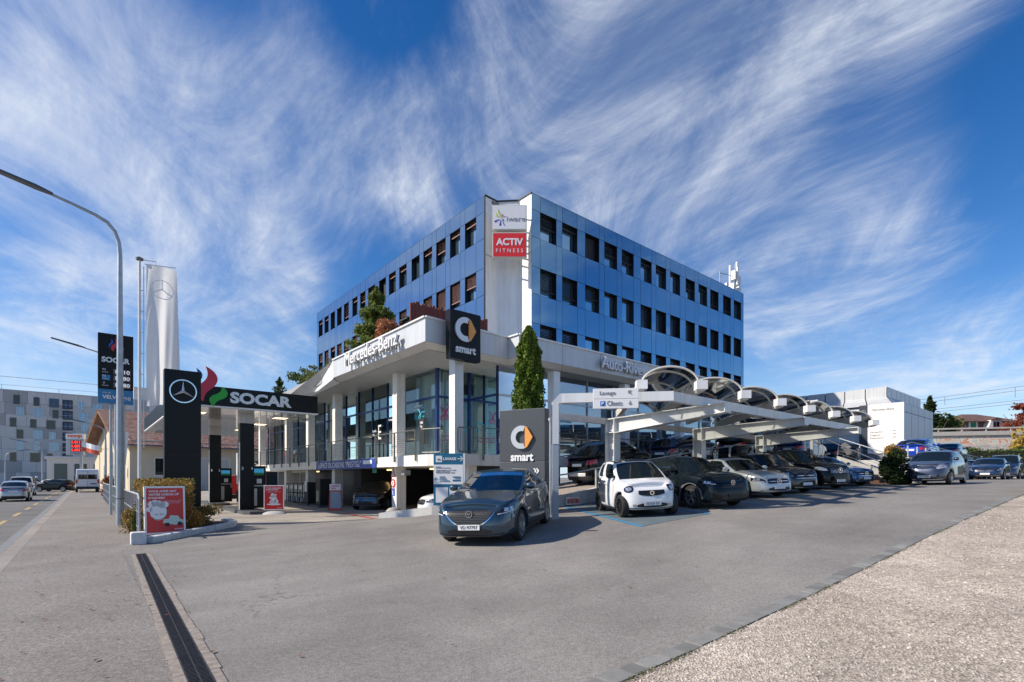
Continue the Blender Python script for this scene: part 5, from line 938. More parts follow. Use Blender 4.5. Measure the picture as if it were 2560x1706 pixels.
# ---- pavement railing, planter, stone block
pr = [(1.08, 16.1+.0*k, 0) for k in range(1)]
t, bo = gthing('pavement_railing', 'grey metal railing between the pavement and the hedge', 'railing', 1.06, 16.2, 0); m = MB(bo); m.tube([(1.06, 16.15, .1), (1.06, 16.15, 1.08), (1.06, 16.4, 1.2), (1.06, 50, 1.2)], .026, 8); m.bar((1.06, 16.4, .35), (1.06, 50, .35), .03); m.bar((1.06, 16.4, .75), (1.06, 50, .75), .03); obj('rails', m, GALV, t)
for k in range(17): obj('post', MB(bo).box(1.035, 1.085, 16.6+2.1*k-.02, 16.6+2.1*k+.02, 0, 1.2), GALV, t)
m = MB(bo)
for k in range(130): m.bar((1.06, 17+.24*k, .35), (1.06, 17+.24*k, 1.18), .012)
obj('bars', m, GALV, t)
kb = thing('planter_kerb', 'chunky white painted kerb and corner block around the hedge bed', 'kerb', (-9.1, 12.6, 0)); KW = mat('painted_kerb', (.60, .61, .60), .6, nscale=5, namt=.2, bump=.2)
m = MB((-9.1, 12.6, 0)); pts = [P(372, 1193, 12.75), P(420, 1193, 13.4), P(476, 1193, 14.5), P(530, 1193, 15.6), P(575, 1193, 16.8), P(583, 1193, 17.6), P(560, 1193, 18.6)]
for i in range(len(pts)-1): p, q = pts[i].copy(), pts[i+1].copy(); p.z = q.z = .07; m.bar(p+(q-p)*.01, q-(q-p)*.01, .24, .2)
obj('kerb', m, KW, kb, bevel=.03); obj('corner_block', MB((-9.1, 12.6, 0)).box(-.16, .16, -.17, .17, -.02, .30, Matrix.Translation(P(346, 1193, 12.6).xy.to_3d()) @ Matrix.Rotation(TH, 4, 'Z')), KW, kb, bevel=.04)
m = MB(); m.add([(v.x, v.y, .06) for v in pts]+[tuple(W(1.1, 23, .06)), tuple(W(1.1, 16.2, .06))], [tuple(range(len(pts)+2))]); struct(obj('planting_bed', m, mat('soil_brown', (.09, .065, .045), .9, nscale=8, namt=.5)))
# thin pole and fire box right of the brand pylon
q = P(1376, 1193, 15.3); t = thing('thin_pole', 'thin pale pole with small cap between the grey pylon and the gate', 'pole', (q.x, q.y, gz(*AB(q)))); obj('pole', MB().tube([(0, 0, 0), (0, 0, HC+140/1280*15.3-gz(*AB(q)))], .035, 8), GALV, t); obj('cap', MB().lathe([(0, .1), (.07, .08), (.05, 0), (0, 0)], 10, Matrix.Translation((0, 0, HC+140/1280*15.3-gz(*AB(q))))), LGREY, t)
# spiral stair by the far end of the terrace
t, bo = gthing('spiral_stair', 'white spiral stair with curved railing at the far end of the terrace', 'stairs', 9.2, 46.5, 0); m = MB(bo); 
for k in range(14):
    th = rad(200-20*k); z1 = .15*(k+1); c = Vector((9.6, 46.5, 0)); m.add([c+Vector((.1*math.cos(th), .1*math.sin(th), z1)), c+Vector((1.5*math.cos(th-.2), 1.5*math.sin(th-.2), z1)), c+Vector((1.5*math.cos(th+.2), 1.5*math.sin(th+.2), z1))], [(0, 1, 2)])
obj('steps', m, CONCW, t); obj('newel', MB(bo).tube([(9.6, 46.5, 0), (9.6, 46.5, 3.6)], .14, 12), CONCW, t)
m = MB(bo); sp = [Vector((9.6+1.5*math.cos(rad(200-10*k)), 46.5+1.5*math.sin(rad(200-10*k)), .9+.075*k)) for k in range(28)]; m.tube(sp, .03, 6); m.tube([p-Vector((0, 0, .8)) for p in sp], .04, 6)
for p in sp[::2]: m.bar(p, p-Vector((0, 0, .85)), .02)
obj('railing', m, WHITE, t)
# ================================================================ CARS
TINT = mat('car_glass', (.008, .012, .012), .02, .0, spec=.75); CLEARG = glass_mat('car_windscreen_glass', (.50, .62, .60), .07, .01)
LAMP = mat('headlamp_glass', (.45, .47, .5), .12, .6, coat=1.); LAMPD = mat('headlamp_dark', (.008, .009, .010), .12, .0, coat=1.); TAIL = mat('tail_lamp_red', (.48, .01, .015), .15, coat=1.); TRIM = mat('black_plastic', (.018, .018, .019), .55)
RIMS = mat('alloy_rim', (.48, .49, .5), .28, .85); RIMB = mat('black_rim', (.02, .02, .022), .25, .4); GRL = mat('grille_black', (.01, .01, .011), .35)
def make_car(name, label, L, Wd, H, wb, fo, paintm, hood=.72, cowl=.98, cowx=.26, wsx=.44, rfx=.80, rgx=.96, tail=.95, r=.33, nf=3.9, nr=4.0, roofm=None, rimm=None, crown=.05, belt=0., tw=.22,
             grille='star', lampk=1., roofdrop=.10, clad=False, plate=None, group=None, clear=False, cat='car', spokes=5, seams=False, lamps=True, gcol=None, front=True, estate=False, tails=TAIL, platec=PWHITE, frontm=None, hatchx=None):
    """x forward, origin on the ground under the middle. *x values are fractions of the length from the nose"""
    root = thing(name, label, cat, group=group or ('parked cars' if name == 'parked_car' else 'cars on the main street')); hl = L/2; W2 = Wd/2; roofm = roofm or paintm; rimm = rimm or RIMS
    xf = hl-fo; xr = xf-wb; Ra = r+.055
    X = lambda f: hl-f*L
    hp = [(0, hood-.03), (.03, hood+.03), (.10, hood+.10), (cowx, cowl), (cowx+.12, cowl+.03), (.7, cowl+.05+belt), (rgx-.06, max(tail, cowl)+.04+belt), (rgx, tail), (1.0, tail-.08)]
    def zsh(x):
        f = (hl-x)/L; return float(np.interp(f, [h[0] for h in hp], [h[1] for h in hp]))
    def zlo(x, y=9.):
        z0 = .24; 
        f = (hl-x)/L
        if f < .1: z0 = .24-.05*(1-f/.1)*.5
        for xc in (xf, xr):
            d = abs(x-xc)
            if d < Ra and y > W2*.90: z0 = max(z0, r+math.sqrt(max(0, Ra*Ra-d*d)))
        return z0
    # plan outline from nose centre round the left flank to the tail centre, by arc length
    N = 1400; pts = []
    for i in range(N+1):
        t = PI*i/N; c, s = math.cos(t), math.sin(t); n = nf if c > 0 else nr
        pts.append((hl*math.copysign(abs(c)**(2/n), c), W2*abs(s)**(2/(n+1.2))))
    pts = np.array(pts); seg = np.hypot(*np.diff(pts, axis=0).T); S_ = np.concatenate([[0], np.cumsum(seg)]); LS = S_[-1]
    def plan(s): return float(np.interp(s, S_, pts[:, 0])), float(np.interp(s, S_, pts[:, 1]))
    tl = [0, .03, .10, .22, .36, .50, .62, .74, .84, .91, .96, .99, 1.0]
    side = [-.045, -.02, -.004, 0, 0, -.004, -.010, -.016, -.026, -.038, -.056, -.08, -.11]; frt = [-.07, -.03, -.005, 0, -.005, -.012, -.03, -.05, -.075, -.11, -.16, -.22, -.30]
    def body_pt(s, t, off=0.):
        x, y = plan(s); x1, y1 = plan(min(LS, s+.03)); x0, y0 = plan(max(0, s-.03)); tx, ty = x1-x0, y1-y0; l = math.hypot(tx, ty) or 1; nx, ny = ty/l, -tx/l
        if s < .02: nx, ny = 1, 0
        if s > LS-.02: nx, ny = -1, 0
        q = abs(nx); sd = np.interp(t, tl, side); fd = np.interp(t, tl, frt); dd = sd*(1-q)+fd*q*(.9 if nx > 0 else .55)+off
        xx = x+nx*dd; zl_ = zlo(x, y); z = zl_+(zsh(x)-zl_)*t; return Vector((xx, y+ny*dd, z))
    def tz(s, z): x, y = plan(s); a, b = zlo(x, y), zsh(x); return min(1, max(0, (z-a)/(b-a)))
    ns = 118; ss = [LS*i/ns for i in range(ns+1)]
    half = [[body_pt(s, t) for t in tl] for s in ss]; full = half+[[Vector((p.x, -p.y, p.z)) for p in h] for h in half[::-1]]
    m = MB(); m.grid(full)
    # top skin: strips from flank to flank
    J = 10; rows = []
    for i, h in enumerate(half):
        p = h[-1]; w = max(p.y, 1e-4); rows.append([Vector((p.x, p.y*(1-2*j/J), p.z+crown*(1-(1-2*j/J)**2)*min(1, w/W2+.2))) for j in range(J+1)])
    m.grid(rows)
    def mk(nm, mb, mt, par=root, sm=True, sh=40): 
        return obj(nm, mb, mt, par, smooth=sm, sharp=sh)
    # cabin
    wbse, wtop = W2-.085, W2-tw; 
    xc, xw, xt, xg = X(cowx), X(wsx), X(rfx), X(rgx)
    def cab(s, t, side_):      # s 0..1 front to rear along the flank
        zb = zsh(xc+(xg-xc)*s)-.015; xb = xc+(xg-xc)*s; xtp = xw+(xt-xw)*s
        e = t; bul = .045*math.sin(PI*min(1, t)); zr = H-.035-roofdrop*max(0, (s-.35)/.65)**2-.05*max(0, (.25-s)/.25)**2
        x = xb+(xtp-xb)*(t**(.92)); y = (wbse+(wtop-wbse)*t+bul*.8)*(1-.05*max(0, (s-.6)/.4)**2); y *= (1-.04*max(0, (.12-s)/.12))
        return Vector((x, y*side_, zb+(zr-zb)*t))
    def endc(v, t, front_):    # across the front or rear, v -1..1
        p = cab(0 if front_ else 1, t, 1); bow = (.16 if front_ else .09)*(1-v*v)*(1-.35*t); cz = (.035*t+.012)*(1-v*v)
        return Vector((p.x+(bow if front_ else -bow), p.y*v, p.z+cz))
    SB = [0, .035, .07, .2, .33, .435, .465, .6, .72, .80, .84, .90, .955, 1.0] if not estate else [0, .03, .06, .18, .30, .39, .42, .52, .62, .665, .69, .80, .93, 1.0]
    TB = [0, .07, .25, .5, .72, .88, .95, 1.0]
    win = {(2, 5): 'side_window', (6, 9): 'side_window', (10, 12): 'side_window'} if not hatchx else {(2, 6): 'side_window', (7, 9): 'side_window'}
    iswin = lambda i: any(a <= i < b for a, b in win)
    for sg in (1, -1):
        for i in range(len(SB)-1):
            for j in range(len(TB)-1):
                if iswin(i) and 1 <= j < 5: continue
                m.quad(cab(SB[i], TB[j], sg), cab(SB[i+1], TB[j], sg), cab(SB[i+1], TB[j+1], sg), cab(SB[i], TB[j+1], sg))
        for (a, b) in win:
            g = MB(); g.grid([[cab(SB[i], TB[j], sg) for j in range(1, 6)] for i in range(a, b+1)]); mk('side_window', g, TINT)
            e = MB(); e.tube([cab(SB[a], TB[1], sg)+Vector((0, sg*.004, 0)), cab(SB[b], TB[1], sg)+Vector((0, sg*.004, 0))], .008, 4); 
    V = [-1, -.93, -.6, -.3, 0, .3, .6, .93, 1]; TF = [0, .03, .2, .4, .6, .8, .955, 1.0]
    for fr in (True, False):
        g = MB()
        jl, jh = (1, 6) if fr else (2, 6)
        for i in range(8):
            for j in range(7):
                q = (endc(V[i], TF[j], fr), endc(V[i+1], TF[j], fr), endc(V[i+1], TF[j+1], fr), endc(V[i], TF[j+1], fr))
                if 1 <= i < 7 and jl <= j < jh: g.quad(*q)
                else: m.quad(*q)
        mk('windscreen' if fr else 'rear_window', g, (CLEARG if clear and fr else TINT))
    rf = MB(); rr = []; K = 12
    for i in range(K+1):
        s = i/K; l = cab(s, 1, 1); w = l.y; rr.append([Vector((l.x+(.104*(1-(1-2*j/8)**2) if i == 0 else (-.0585*(1-(1-2*j/8)**2) if i == K else 0))*1.0, w*(1-2*j/8), l.z+(.047)*(1-(1-2*j/8)**2))) for j in range(9)])
    rf.grid(rr)
    if roofm is paintm: m.v += rf.v and [] or []; n0 = len(m.v); m.v += rf.v; m.f += [tuple(k+n0 for k in f) for f in rf.f]
    else: mk('roof', rf, roofm)
    # weld coincident seams for clean smooth shading
    me_o = mk('body', m, paintm)
    bm = bmesh.new(); bm.from_mesh(me_o.data); bmesh.ops.remove_doubles(bm, verts=bm.verts, dist=.0015); bmesh.ops.recalc_face_normals(bm, faces=bm.faces); bm.to_mesh(me_o.data); bm.free(); me_o.data.shade_smooth(); me_o.data.set_sharp_from_angle(angle=rad(42))
    # underbody and arch liners
    u = MB(); u.box(-hl+.3, hl-.36, -W2+.34, W2-.34, .17, .66); u.box(xr+Ra+.05, xf-Ra-.05, -W2+.06, W2-.06, .19, .5); u.box(xf-Ra, min(xf+Ra, hl-.42), -W2+.32, W2-.32, .3, .74); obj('underbody', u, TRIM, root)
    u = MB(); u.box(-hl+.22, xr-Ra-.03, -W2+.36, W2-.36, .2, .5) if xr-Ra > -hl+.4 else u.box(-hl+.3, 0, -.3, .3, .2, .4); u.box(0, hl-.22, -W2+.50, W2-.50, .19, .46); obj('bumper_core', u, TRIM, root)
    if clear:
        u = MB(); dk = mat('cabin_dark', (.03, .03, .033), .8); 
        for y in (-.36, .36):
            for bx in (X(.50), X(.72)): u.box(bx-.55, bx, y-.24, y+.24, .45, .72); u.prism([(bx-.60, y-.24), (bx-.46, y-.24), (bx-.46, y+.24), (bx-.60, y+.24)], .5, 1.16); u.box(bx-.60, bx-.5, y-.12, y+.12, 1.14, 1.34)
        obj('seats', u, mat('seat_light', (.24, .24, .235), .7), root, bevel=.03)
        obj('dashboard', MB().box(X(cowx+.10), X(cowx)-.02, -W2+.14, W2-.14, .6, cowl+.0), dk, root, bevel=.03); w_ = MB(); Mw = Matrix.Translation((X(cowx+.135), .36, cowl+.02)) @ Matrix.Rotation(rad(68), 4, 'Y'); w_.tube([Mw @ Vector((.18*math.cos(t), .18*math.sin(t), 0)) for t in [2*PI*k/20 for k in range(21)]], .015, 6); obj('steering_wheel', w_, TRIM, root)
    # patches that follow the body skin
    def patch(nm, mt, s0, s1, zl, zh, off=.006, n=14, k=5, sides=(1, -1), par=root):
        for sg in sides:
            g = MB(); R_ = []
            for i in range(n+1):
                s = s0+(s1-s0)*i/n; f = i/n; a, b = (zl(f) if callable(zl) else zl), (zh(f) if callable(zh) else zh)
                col = []
                for j in range(k+1):
                    z = a+(b-a)*j/k; p = body_pt(abs(s), tz(abs(s), z), off); 
                    if s < 0: p.y = -p.y
                    p.y *= sg; p.z = z; col.append(p)
                R_.append(col)
            g.grid(R_); mk(nm, g, mt, par)
    fw = W2*.86
    if frontm: patch('lower_bumper', frontm, -fw*1.25, fw*1.25, .20, .36, .004, 30, sides=(1,))
    lz = hood-.03
    if grille == 'star':
        gz0, gz1 = hood-.24, hood-.055
        patch('grille', gcol or GRL, -fw*.62, fw*.62, lambda f: gz0+.035*abs(2*f-1)**4, lambda f: gz1-.03*abs(2*f-1)**4, .008, 24, sides=(1,))
        patch('grille_bar', CHROME, -fw*.58, fw*.58, gz0+.085, gz0+.105, .013, 24, 1, sides=(1,)); patch('grille_surround', CHROME, -fw*.64, fw*.64, gz0-.012, gz0+.004, .012, 24, 1, sides=(1,))
        gz_ = (gz0+gz1)/2; x0 = body_pt(0, tz(0, gz_), .03).x
        flat('emblem', ring(0, 0, .082, .098, 24)+star(0, 0, .085, .16), root, (x0, 0, gz_), (0, 1, 0), CHROME, ext=.02)
    elif grille == 'bars':
        gz0, gz1 = hood-.30, hood-.03; patch('grille', GRL, -fw*.62, fw*.62, lambda f: gz0+.02*abs(2*f-1)**3, lambda f: gz1-.05*abs(2*f-1)**3, .008, 24, sides=(1,))
        for k in range(13):
            s = -fw*.56+fw*1.12*k/12; patch('grille_slat', CHROME, s-.009, s+.009, gz0+.03, gz1-.05, .016, 1, 2, sides=(1,))
        gz_ = (gz0+gz1)/2; x0 = body_pt(0, tz(0, gz_), .035).x; flat('emblem', ring(0, 0, .095, .115, 24)+star(0, 0, .1, .16), root, (x0, 0, gz_), (0, 1, 0), CHROME, ext=.02)
    elif grille == 'shield':
        gb, gt = hood-.37, hood-.045; lo_f = lambda f: gb+(gt-gb-.03)*abs(2*f-1)**2.6
        patch('grille', gcol or GRL, -fw*.68, fw*.68, lo_f, lambda f: gt-.05*abs(2*f-1)**4, .008, 40, 8, sides=(1,))
        patch('grille_surround', CHROME, -fw*.70, fw*.70, lambda f: lo_f(f)-.028, lambda f: lo_f(f)-.002, .014, 40, 1, sides=(1,))
        if not gcol:
            g = MB()
            for k in range(27):
                for q in range(9):
                    s = (-1+2*(k+.5*(q % 2))/26)*fw*.62; z = gb+.03+(gt-gb-.06)*q/8; f = (s/(fw*.68)+1)/2
                    if z < lo_f(f)+.012: continue
                    for w_ in (s,):
                        a, b = [], []
                        P0 = [body_pt(abs(s+d), tz(abs(s+d), z), .016) for d in (-.014, 0, .014)]
                        for p_, d in zip(P0, (-.014, 0, .014)):
                            if s+d < 0: p_.y = -p_.y
                        g.quad(Vector((P0[0].x, P0[0].y, z)), Vector((P0[1].x, P0[1].y, z-.007)), Vector((P0[2].x, P0[2].y, z)), Vector((P0[1].x, P0[1].y, z+.003)))
            mk('grille_mesh', g, CHROME, sm=False)
        gz_ = hood-.13; x0 = body_pt(0, tz(0, gz_), .035).x
        flat('emblem', [q for q in ring(0, 0, .062, .075, 24)]+[[(-.055, .02), (-.03, .03), (0, -.01), (.03, .03), (.055, .02), (.03, .01), (0, -.035), (-.03, .01)]], root, (x0, 0, gz_), (0, 1, 0), CHROME, ext=.02)
    elif grille == 'smile':
        gz0, gz1 = hood-.26, hood-.11; patch('grille', GRL, -fw*.52, fw*.52, lambda f: gz0+.05*abs(2*f-1)**2.5, lambda f: gz1+.0*f, .008, 24, sides=(1,))
        gz_ = (gz0+gz1)/2+.005; x0 = body_pt(0, tz(0, gz_), .03).x; flat('emblem', ring(0, 0, .035, .062, 24), root, (x0, 0, gz_), (0, 1, 0), CHROME, ext=.02)
    elif grille == 'slats':
        gz0, gz1 = hood-.17, hood+.0; patch('grille', GRL, -fw*.50, fw*.50, lambda f: gz0+.0*f, lambda f: gz1-.02*abs(2*f-1)**4, .008, 24, sides=(1,))
        for k in range(3): patch('grille_bar', CHROME, -fw*(.46+.02*k), fw*(.46+.02*k), gz0+.025+.05*k, gz0+.052+.05*k, .014, 20, 1, sides=(1,))
        gz_ = (gz0+gz1)/2; x0 = body_pt(0, tz(0, gz_), .035).x; flat('emblem', ring(0, 0, .075, .09, 24)+star(0, 0, .08, .16), root, (x0, 0, gz_), (0, 1, 0), CHROME, ext=.02)
    elif grille == 'emblem':
        gz_ = hood-.1; x0 = body_pt(0, tz(0, gz_), .03).x; flat('emblem', ring(0, 0, .062, .075, 24)+[[(-.055, .02), (-.03, .03), (0, -.01), (.03, .03), (.055, .02), (.03, .01), (0, -.035), (-.03, .01)]], root, (x0, 0, gz_), (0, 1, 0), CHROME, ext=.02)
        patch('grille', GRL, -fw*.6, fw*.6, hood-.24, hood-.20, .008, 20, sides=(1,))
    if front:
        patch('lower_intake', GRL, -fw*.60, fw*.60, lambda f: .27+.03*abs(2*f-1)**3, lambda f: .40-.05*abs(2*f-1)**3, .008, 24, sides=(1,)); patch('bumper_trim', CHROME if grille in ('star', 'bars', 'slats') else TRIM, -fw*.95, fw*.95, lambda f: .235+.04*abs(2*f-1)**4, lambda f: .255+.04*abs(2*f-1)**4, .012, 30, 1, sides=(1,))
    if lamps:
        if grille == 'smile':      # round friendly headlamps
            patch('headlight', LAMPD, fw*.72, fw*1.16, lambda f: hood-.155+.085*(1-math.sqrt(max(0, 1-(2*f-1)**2))), lambda f: hood+.025-.085*(1-math.sqrt(max(0, 1-(2*f-1)**2))), .010, 18, 6)
            patch('headlight_core', LAMP, fw*.80, fw*1.06, lambda f: hood-.115+.045*(1-math.sqrt(max(0, 1-(2*f-1)**2))), lambda f: hood-.01-.045*(1-math.sqrt(max(0, 1-(2*f-1)**2))), .014, 12, 4)
            patch('fog_lamp', LAMP, fw*.62, fw*.76, .30, .37, .012)
        else:
            sh = {'slats': (.60, 1.30, .17), 'shield': (.72, 1.42, .125), 'star': (.72, 1.38, .14), 'bars': (.76, 1.38, .14), 'emblem': (.76, 1.36, .08)}.get(grille, (.74, 1.34, .1)); a, b, hh = sh; b += .03*(nf-3.4)
            lamp0 = hood-.10 if grille != 'slats' else hood-.04
            patch('headlight', LAMP if grille in ('slats', 'bars') else LAMPD, fw*a, fw*b, lambda f: lamp0-.5*hh+.05*f, lambda f: lamp0-.35*hh+(.85*hh)*math.sin(PI*min(1, f*.62+.12))+.05*f, .009, 18)
            patch('headlight_lens', LAMP, fw*(a+.38*(b-a)), fw*(a+.62*(b-a)), lambda f: lamp0-.22*hh+.03, lambda f: lamp0+.36*hh+.03, .014, 8, 3); patch('headlight_lens', LAMP, fw*(a+.68*(b-a)), fw*(a+.84*(b-a)), lambda f: lamp0-.18*hh+.04, lambda f: lamp0+.36*hh+.04, .014, 6, 3); patch('light_strip', PWHITE, fw*(a+.08*(b-a)), fw*(a+.9*(b-a)), lambda f: lamp0-.42*hh+.05*f, lambda f: lamp0-.42*hh+.012+.05*f, .013, 12, 1)
    # rear
    sR = LS
    if tails: patch('tail_light', tails, sR-fw*1.26, sR-fw*.66, lambda f: tail-.30+.05*(1-f), lambda f: tail-.13+.04*(1-f), .009, 16)
    patch('rear_bumper_trim', TRIM, sR-fw*.9, sR, .22, .40, .006, 20)
    xp = body_pt(LS, tz(LS, tail-.30), .01).x; 
    if plate is not None:
        zp_ = .38 if grille != 'shield' else .42
        if front: 
            x0 = body_pt(0, tz(0, zp_), .028).x; pf = obj('number_plate', MB().box(x0-.012, x0, -.235, .235, zp_-.055, zp_+.055), platec, root)
            if plate: text('lettering', plate, pf, (x0+.003, 0, zp_), (0, 1, 0), .38, .07, PBLACK, ext=.004)
        pr_ = obj('number_plate', MB().box(xp-.012, xp, -.25, .25, tail-.34, tail-.23), platec, root)
    if clad:
        patch('sill_cladding', TRIM, S_[np.argmin(abs(pts[:, 0]-(xf-Ra-.02)))], S_[np.argmin(abs(pts[:, 0]-(xr+Ra+.02)))], .23, .36, .006, 20)
        for xc_ in (xf, xr):
            for sg in (1, -1):
                R_ = []
                for i in range(25):
                    al = PI*(i/24)*1.06-.03*PI; col = []
                    for q in range(3):
                        rr_ = Ra-.004+.034*q; x = xc_+rr_*math.cos(al); z = max(.24, r+rr_*math.sin(al)); s = float(np.interp(-x, -pts[:, 0], S_)); xx, yy = plan(s); zs = zsh(x); t = min(1, max(0, (z-.24)/(zs-.24))); p = body_pt(s, t, .007); col.append(Vector((x, p.y*sg, z)))
                    R_.append(col)
                mk('arch_cladding', MB().grid(R_), TRIM)
    if hatchx:      # dark safety-cell shell behind the door
        for sg in (1, -1):
            R_ = []; sA = float(np.interp(.12, -pts[:, 0], S_))
            for i in range(31):
                s = sA+(LS-.45-sA)*i/30; col = []
                for j in range(9):
                    t_ = j/8; q_ = body_pt(s+(.16*(1-t_) if i == 0 else 0)*0, t_, .006); q_.y *= sg; col.append(q_)
                R_.append(col)
            mk('rear_shell', MB().grid(R_), mat('cell_slate', (.035, .05, .075), .4, .3, coat=.6))
    # mirrors
    for sg in (1, -1):
        p = cab(.09, .12, sg); mm = MB(); mm.lathe([(0, -.1), (.06, -.085), (.085, -.02), (.08, .05), (.05, .09), (0, .1)], 12, Matrix.Translation((p.x+.02, p.y+sg*.12, p.z+.05)) @ Matrix.Rotation(rad(90), 4, 'X') @ Matrix.Diagonal((.8, .95, 1.05, 1))); mm.bar((p.x, p.y-.0*sg, p.z), (p.x+.01, p.y+sg*.10, p.z+.02), .04); mk('mirror', mm, roofm if roofm is not paintm else paintm)
    if seams:
        SG = mat('panel_gap', (.004, .004, .004), .6)
        for xs_ in (X(cowx+.055), X(.53), X(.74)):
            s = float(np.interp(-xs_, -pts[:, 0], S_)); patch('door_gap', SG, s, s+.008, .34 if abs(xs_-xr) > Ra+.06 else r+Ra+.06, cowl-.01, .003, 1, 6)
        for xs_ in (X(.50), X(.71)):
            s = float(np.interp(-xs_, -pts[:, 0], S_)); patch('door_handle', paintm, s, s+.17, cowl-.14, cowl-.11, .022, 2, 1)
    # wheels: tyre and rim, the rim with spokes
    for sx in (xf, xr):
        for sg in (1, -1):
            y0 = sg*(W2-.135); M = Matrix.Translation((sx, y0, r)) @ Matrix.Rotation(rad(-90*sg), 4, 'X'); wv = MB(); q = r*.66
            wv.lathe([(q, -.09), (r*.93, -.095), (r*.99, -.07), (r, -.03), (r, .03), (r*.99, .07), (r*.93, .095), (q, .09)], 36, M); w = obj('wheel', wv, RUBBER, root, smooth=True)
            rm = MB(); rm.lathe([(q+.008, .088), (q-.012, .084), (q-.02, -.03), (0.0, -.035)], 36, M); ob = obj('rim_barrel', rm, TRIM if rimm is RIMB else mat('rim_shadow', (.10, .10, .105), .5, .5), w, smooth=True)
            rs = MB(); rs.lathe([(q+.010, .086), (q+.01, .094), (q-.018, .092), (q-.022, .07)], 36, M); rs.lathe([(0, .078), (.045, .076), (.06, .055), (.06, .03)], 16, M)
            for k in range(spokes):
                al = 2*PI*k/spokes+.3
                for d in ((-.13, .13) if spokes <= 5 else (0,)):
                    a0_ = al; a1_ = al+d; c0, s0_, c1, s1_ = math.cos(a0_), math.sin(a0_), math.cos(a1_), math.sin(a1_); wd = .016 if spokes <= 5 else .020
                    A = M @ Vector((.04*c0, .04*s0_, .066)); B = M @ Vector(((q-.01)*c1, (q-.01)*s1_, .080)); rs.bar(A, B, wd*2, .016, up=M.to_3x3() @ Vector((0, 0, 1)))
            obj('rim', rs, rimm, w, smooth=True, sharp=30)
    return root
def put(o, x, y, hd, z=None, pitch=0.):
    """hd: heading angle of the nose in the ground plane (degrees from +X)"""
    a, b = AB((x, y)); 
    f = Vector((math.cos(rad(hd)), math.sin(rad(hd)), 0)); 
    if z is None:
        zf, zr_ = gz(*AB((x+f.x*1.2, y+f.y*1.2))), gz(*AB((x-f.x*1.2, y-f.y*1.2))); l = Vector((-f.y, f.x, 0)); zl, zr2 = gz(*AB((x+l.x*.7, y+l.y*.7))), gz(*AB((x-l.x*.7, y-l.y*.7)))
        z = (zf+zr_+zl+zr2)/4; ex = Vector((f.x, f.y, (zf-zr_)/2.4)).normalized(); ey = Vector((l.x, l.y, (zl-zr2)/1.4)).normalized()
    else:
        ex = Vector((f.x, f.y, math.tan(rad(pitch)))).normalized(); ey = Vector((-f.y, f.x, 0))
    ez = ex.cross(ey).normalized(); ey = ez.cross(ex); M = Matrix((ex, ey, ez)).transposed().to_4x4(); M.translation = Vector((x, y, z)); o.matrix_world = M; return o
def nose(o, px, Y, hd, L, **k):      # place by the picture column of the nose and its distance
    x = (px-1280)/1280*Y; return put(o, x-math.cos(rad(hd))*L/2, Y-math.sin(rad(hd))*L/2, hd, **k)
PG = paint('paint_steel_blue_grey', (.022, .050, .080), .5, .3); PK = paint('paint_black', (.004, .005, .006), .0, .5); PW = paint('paint_white', (.74, .75, .76), .0, .3); PSW = paint('paint_silver_white', (.55, .58, .58), .3, .3)
PAN = paint('paint_anthracite', (.021, .022, .025), .4, .3); PBL = paint('paint_dark_blue', (.012, .028, .075), .4, .25); PBB = paint('paint_bright_blue', (.01, .05, .40), .3, .25); PSI = paint('paint_silver', (.42, .44, .46), .6, .3); PTE = paint('paint_deep_teal_black', (.004, .009, .013), .0, .5); PBC = paint('paint_slate_blue', (.045, .055, .085), .5, .28); PMB = paint('paint_mid_blue', (.035, .10, .24), .5, .28)
# --- the big dark crossover in front
c = make_car('parked_car', 'dark blue-grey crossover with chrome-edged mesh grille standing alone before the grey pylon, plate VD 97797', 4.40, 1.86, 1.53, 2.65, .90, PG, hood=.82, cowl=1.05, cowx=.28, wsx=.50, rfx=.74, rgx=.955, tail=1.03, r=.345, grille='shield', clad=True, plate='VD·97797', clear=True, spokes=10, seams=True, roofdrop=.13, tw=.25, nf=4.4)
nose(c, 1175, 10.55, 254, 4.40)
c['label'] = 'dark blue-grey crossover with mesh grille and plate VD 97797 parked before the grey pylon'
# --- white two-seater
c = make_car('parked_car', 'tiny white two-seater with grey door shell and black roof in the blue-lined bay', 2.72, 1.66, 1.55, 1.87, .42, PW, hood=.84, cowl=1.02, cowx=.24, wsx=.47, rfx=.88, rgx=.985, tail=1.04, r=.315, grille='smile', plate='VD·624 367', rimm=RIMB, roofm=PK, spokes=9, hatchx=True, nf=3.6, nr=3.6, tw=.24, roofdrop=.06, seams=True)
nose(c, 1633, 13.75, 278, 2.72)
c = make_car('parked_car', 'black crossover with slim lamps and grey arch edges, right of the tiny white car', 4.39, 1.80, 1.56, 2.65, .88, PTE, hood=.86, cowl=1.05, cowx=.28, wsx=.45, rfx=.80, rgx=.955, tail=1.03, r=.35, grille='emblem', clad=True, plate='', platec=TRIM, rimm=RIMS, roofdrop=.12)
nose(c, 1838, 14.9, 291, 4.39)
for ch in c.children:
    if ch.name.startswith(('arch_cladding', 'sill_cladding')): ch.data.materials[0] = mat('cladding_grey', (.17, .17, .18), .4, .3)
row = [('silver-white hatchback with black bonnet-lamp shadows, third car from the tiny white one', 4.42, 1.80, 1.44, PSW, 1950, 17.8, 'star', .74),
       ('anthracite compact crossover between the silver-white hatchback and the big black one', 4.41, 1.83, 1.61, PAN, 2019, 19.6, 'star', .84),
       ('big black off-roader with upright chrome grille bars under the carport', 4.95, 2.0, 1.77, PK, 2103, 21.8, 'bars', .98),
       ('metallic blue saloon at the far end of the carport row beside the stairs', 4.70, 1.81, 1.44, PMB, 2168, 24.0, 'star', .74)]
row[0] = ('silver-white hatchback parked just right of the black crossover with slim lamps',)+row[0][1:]
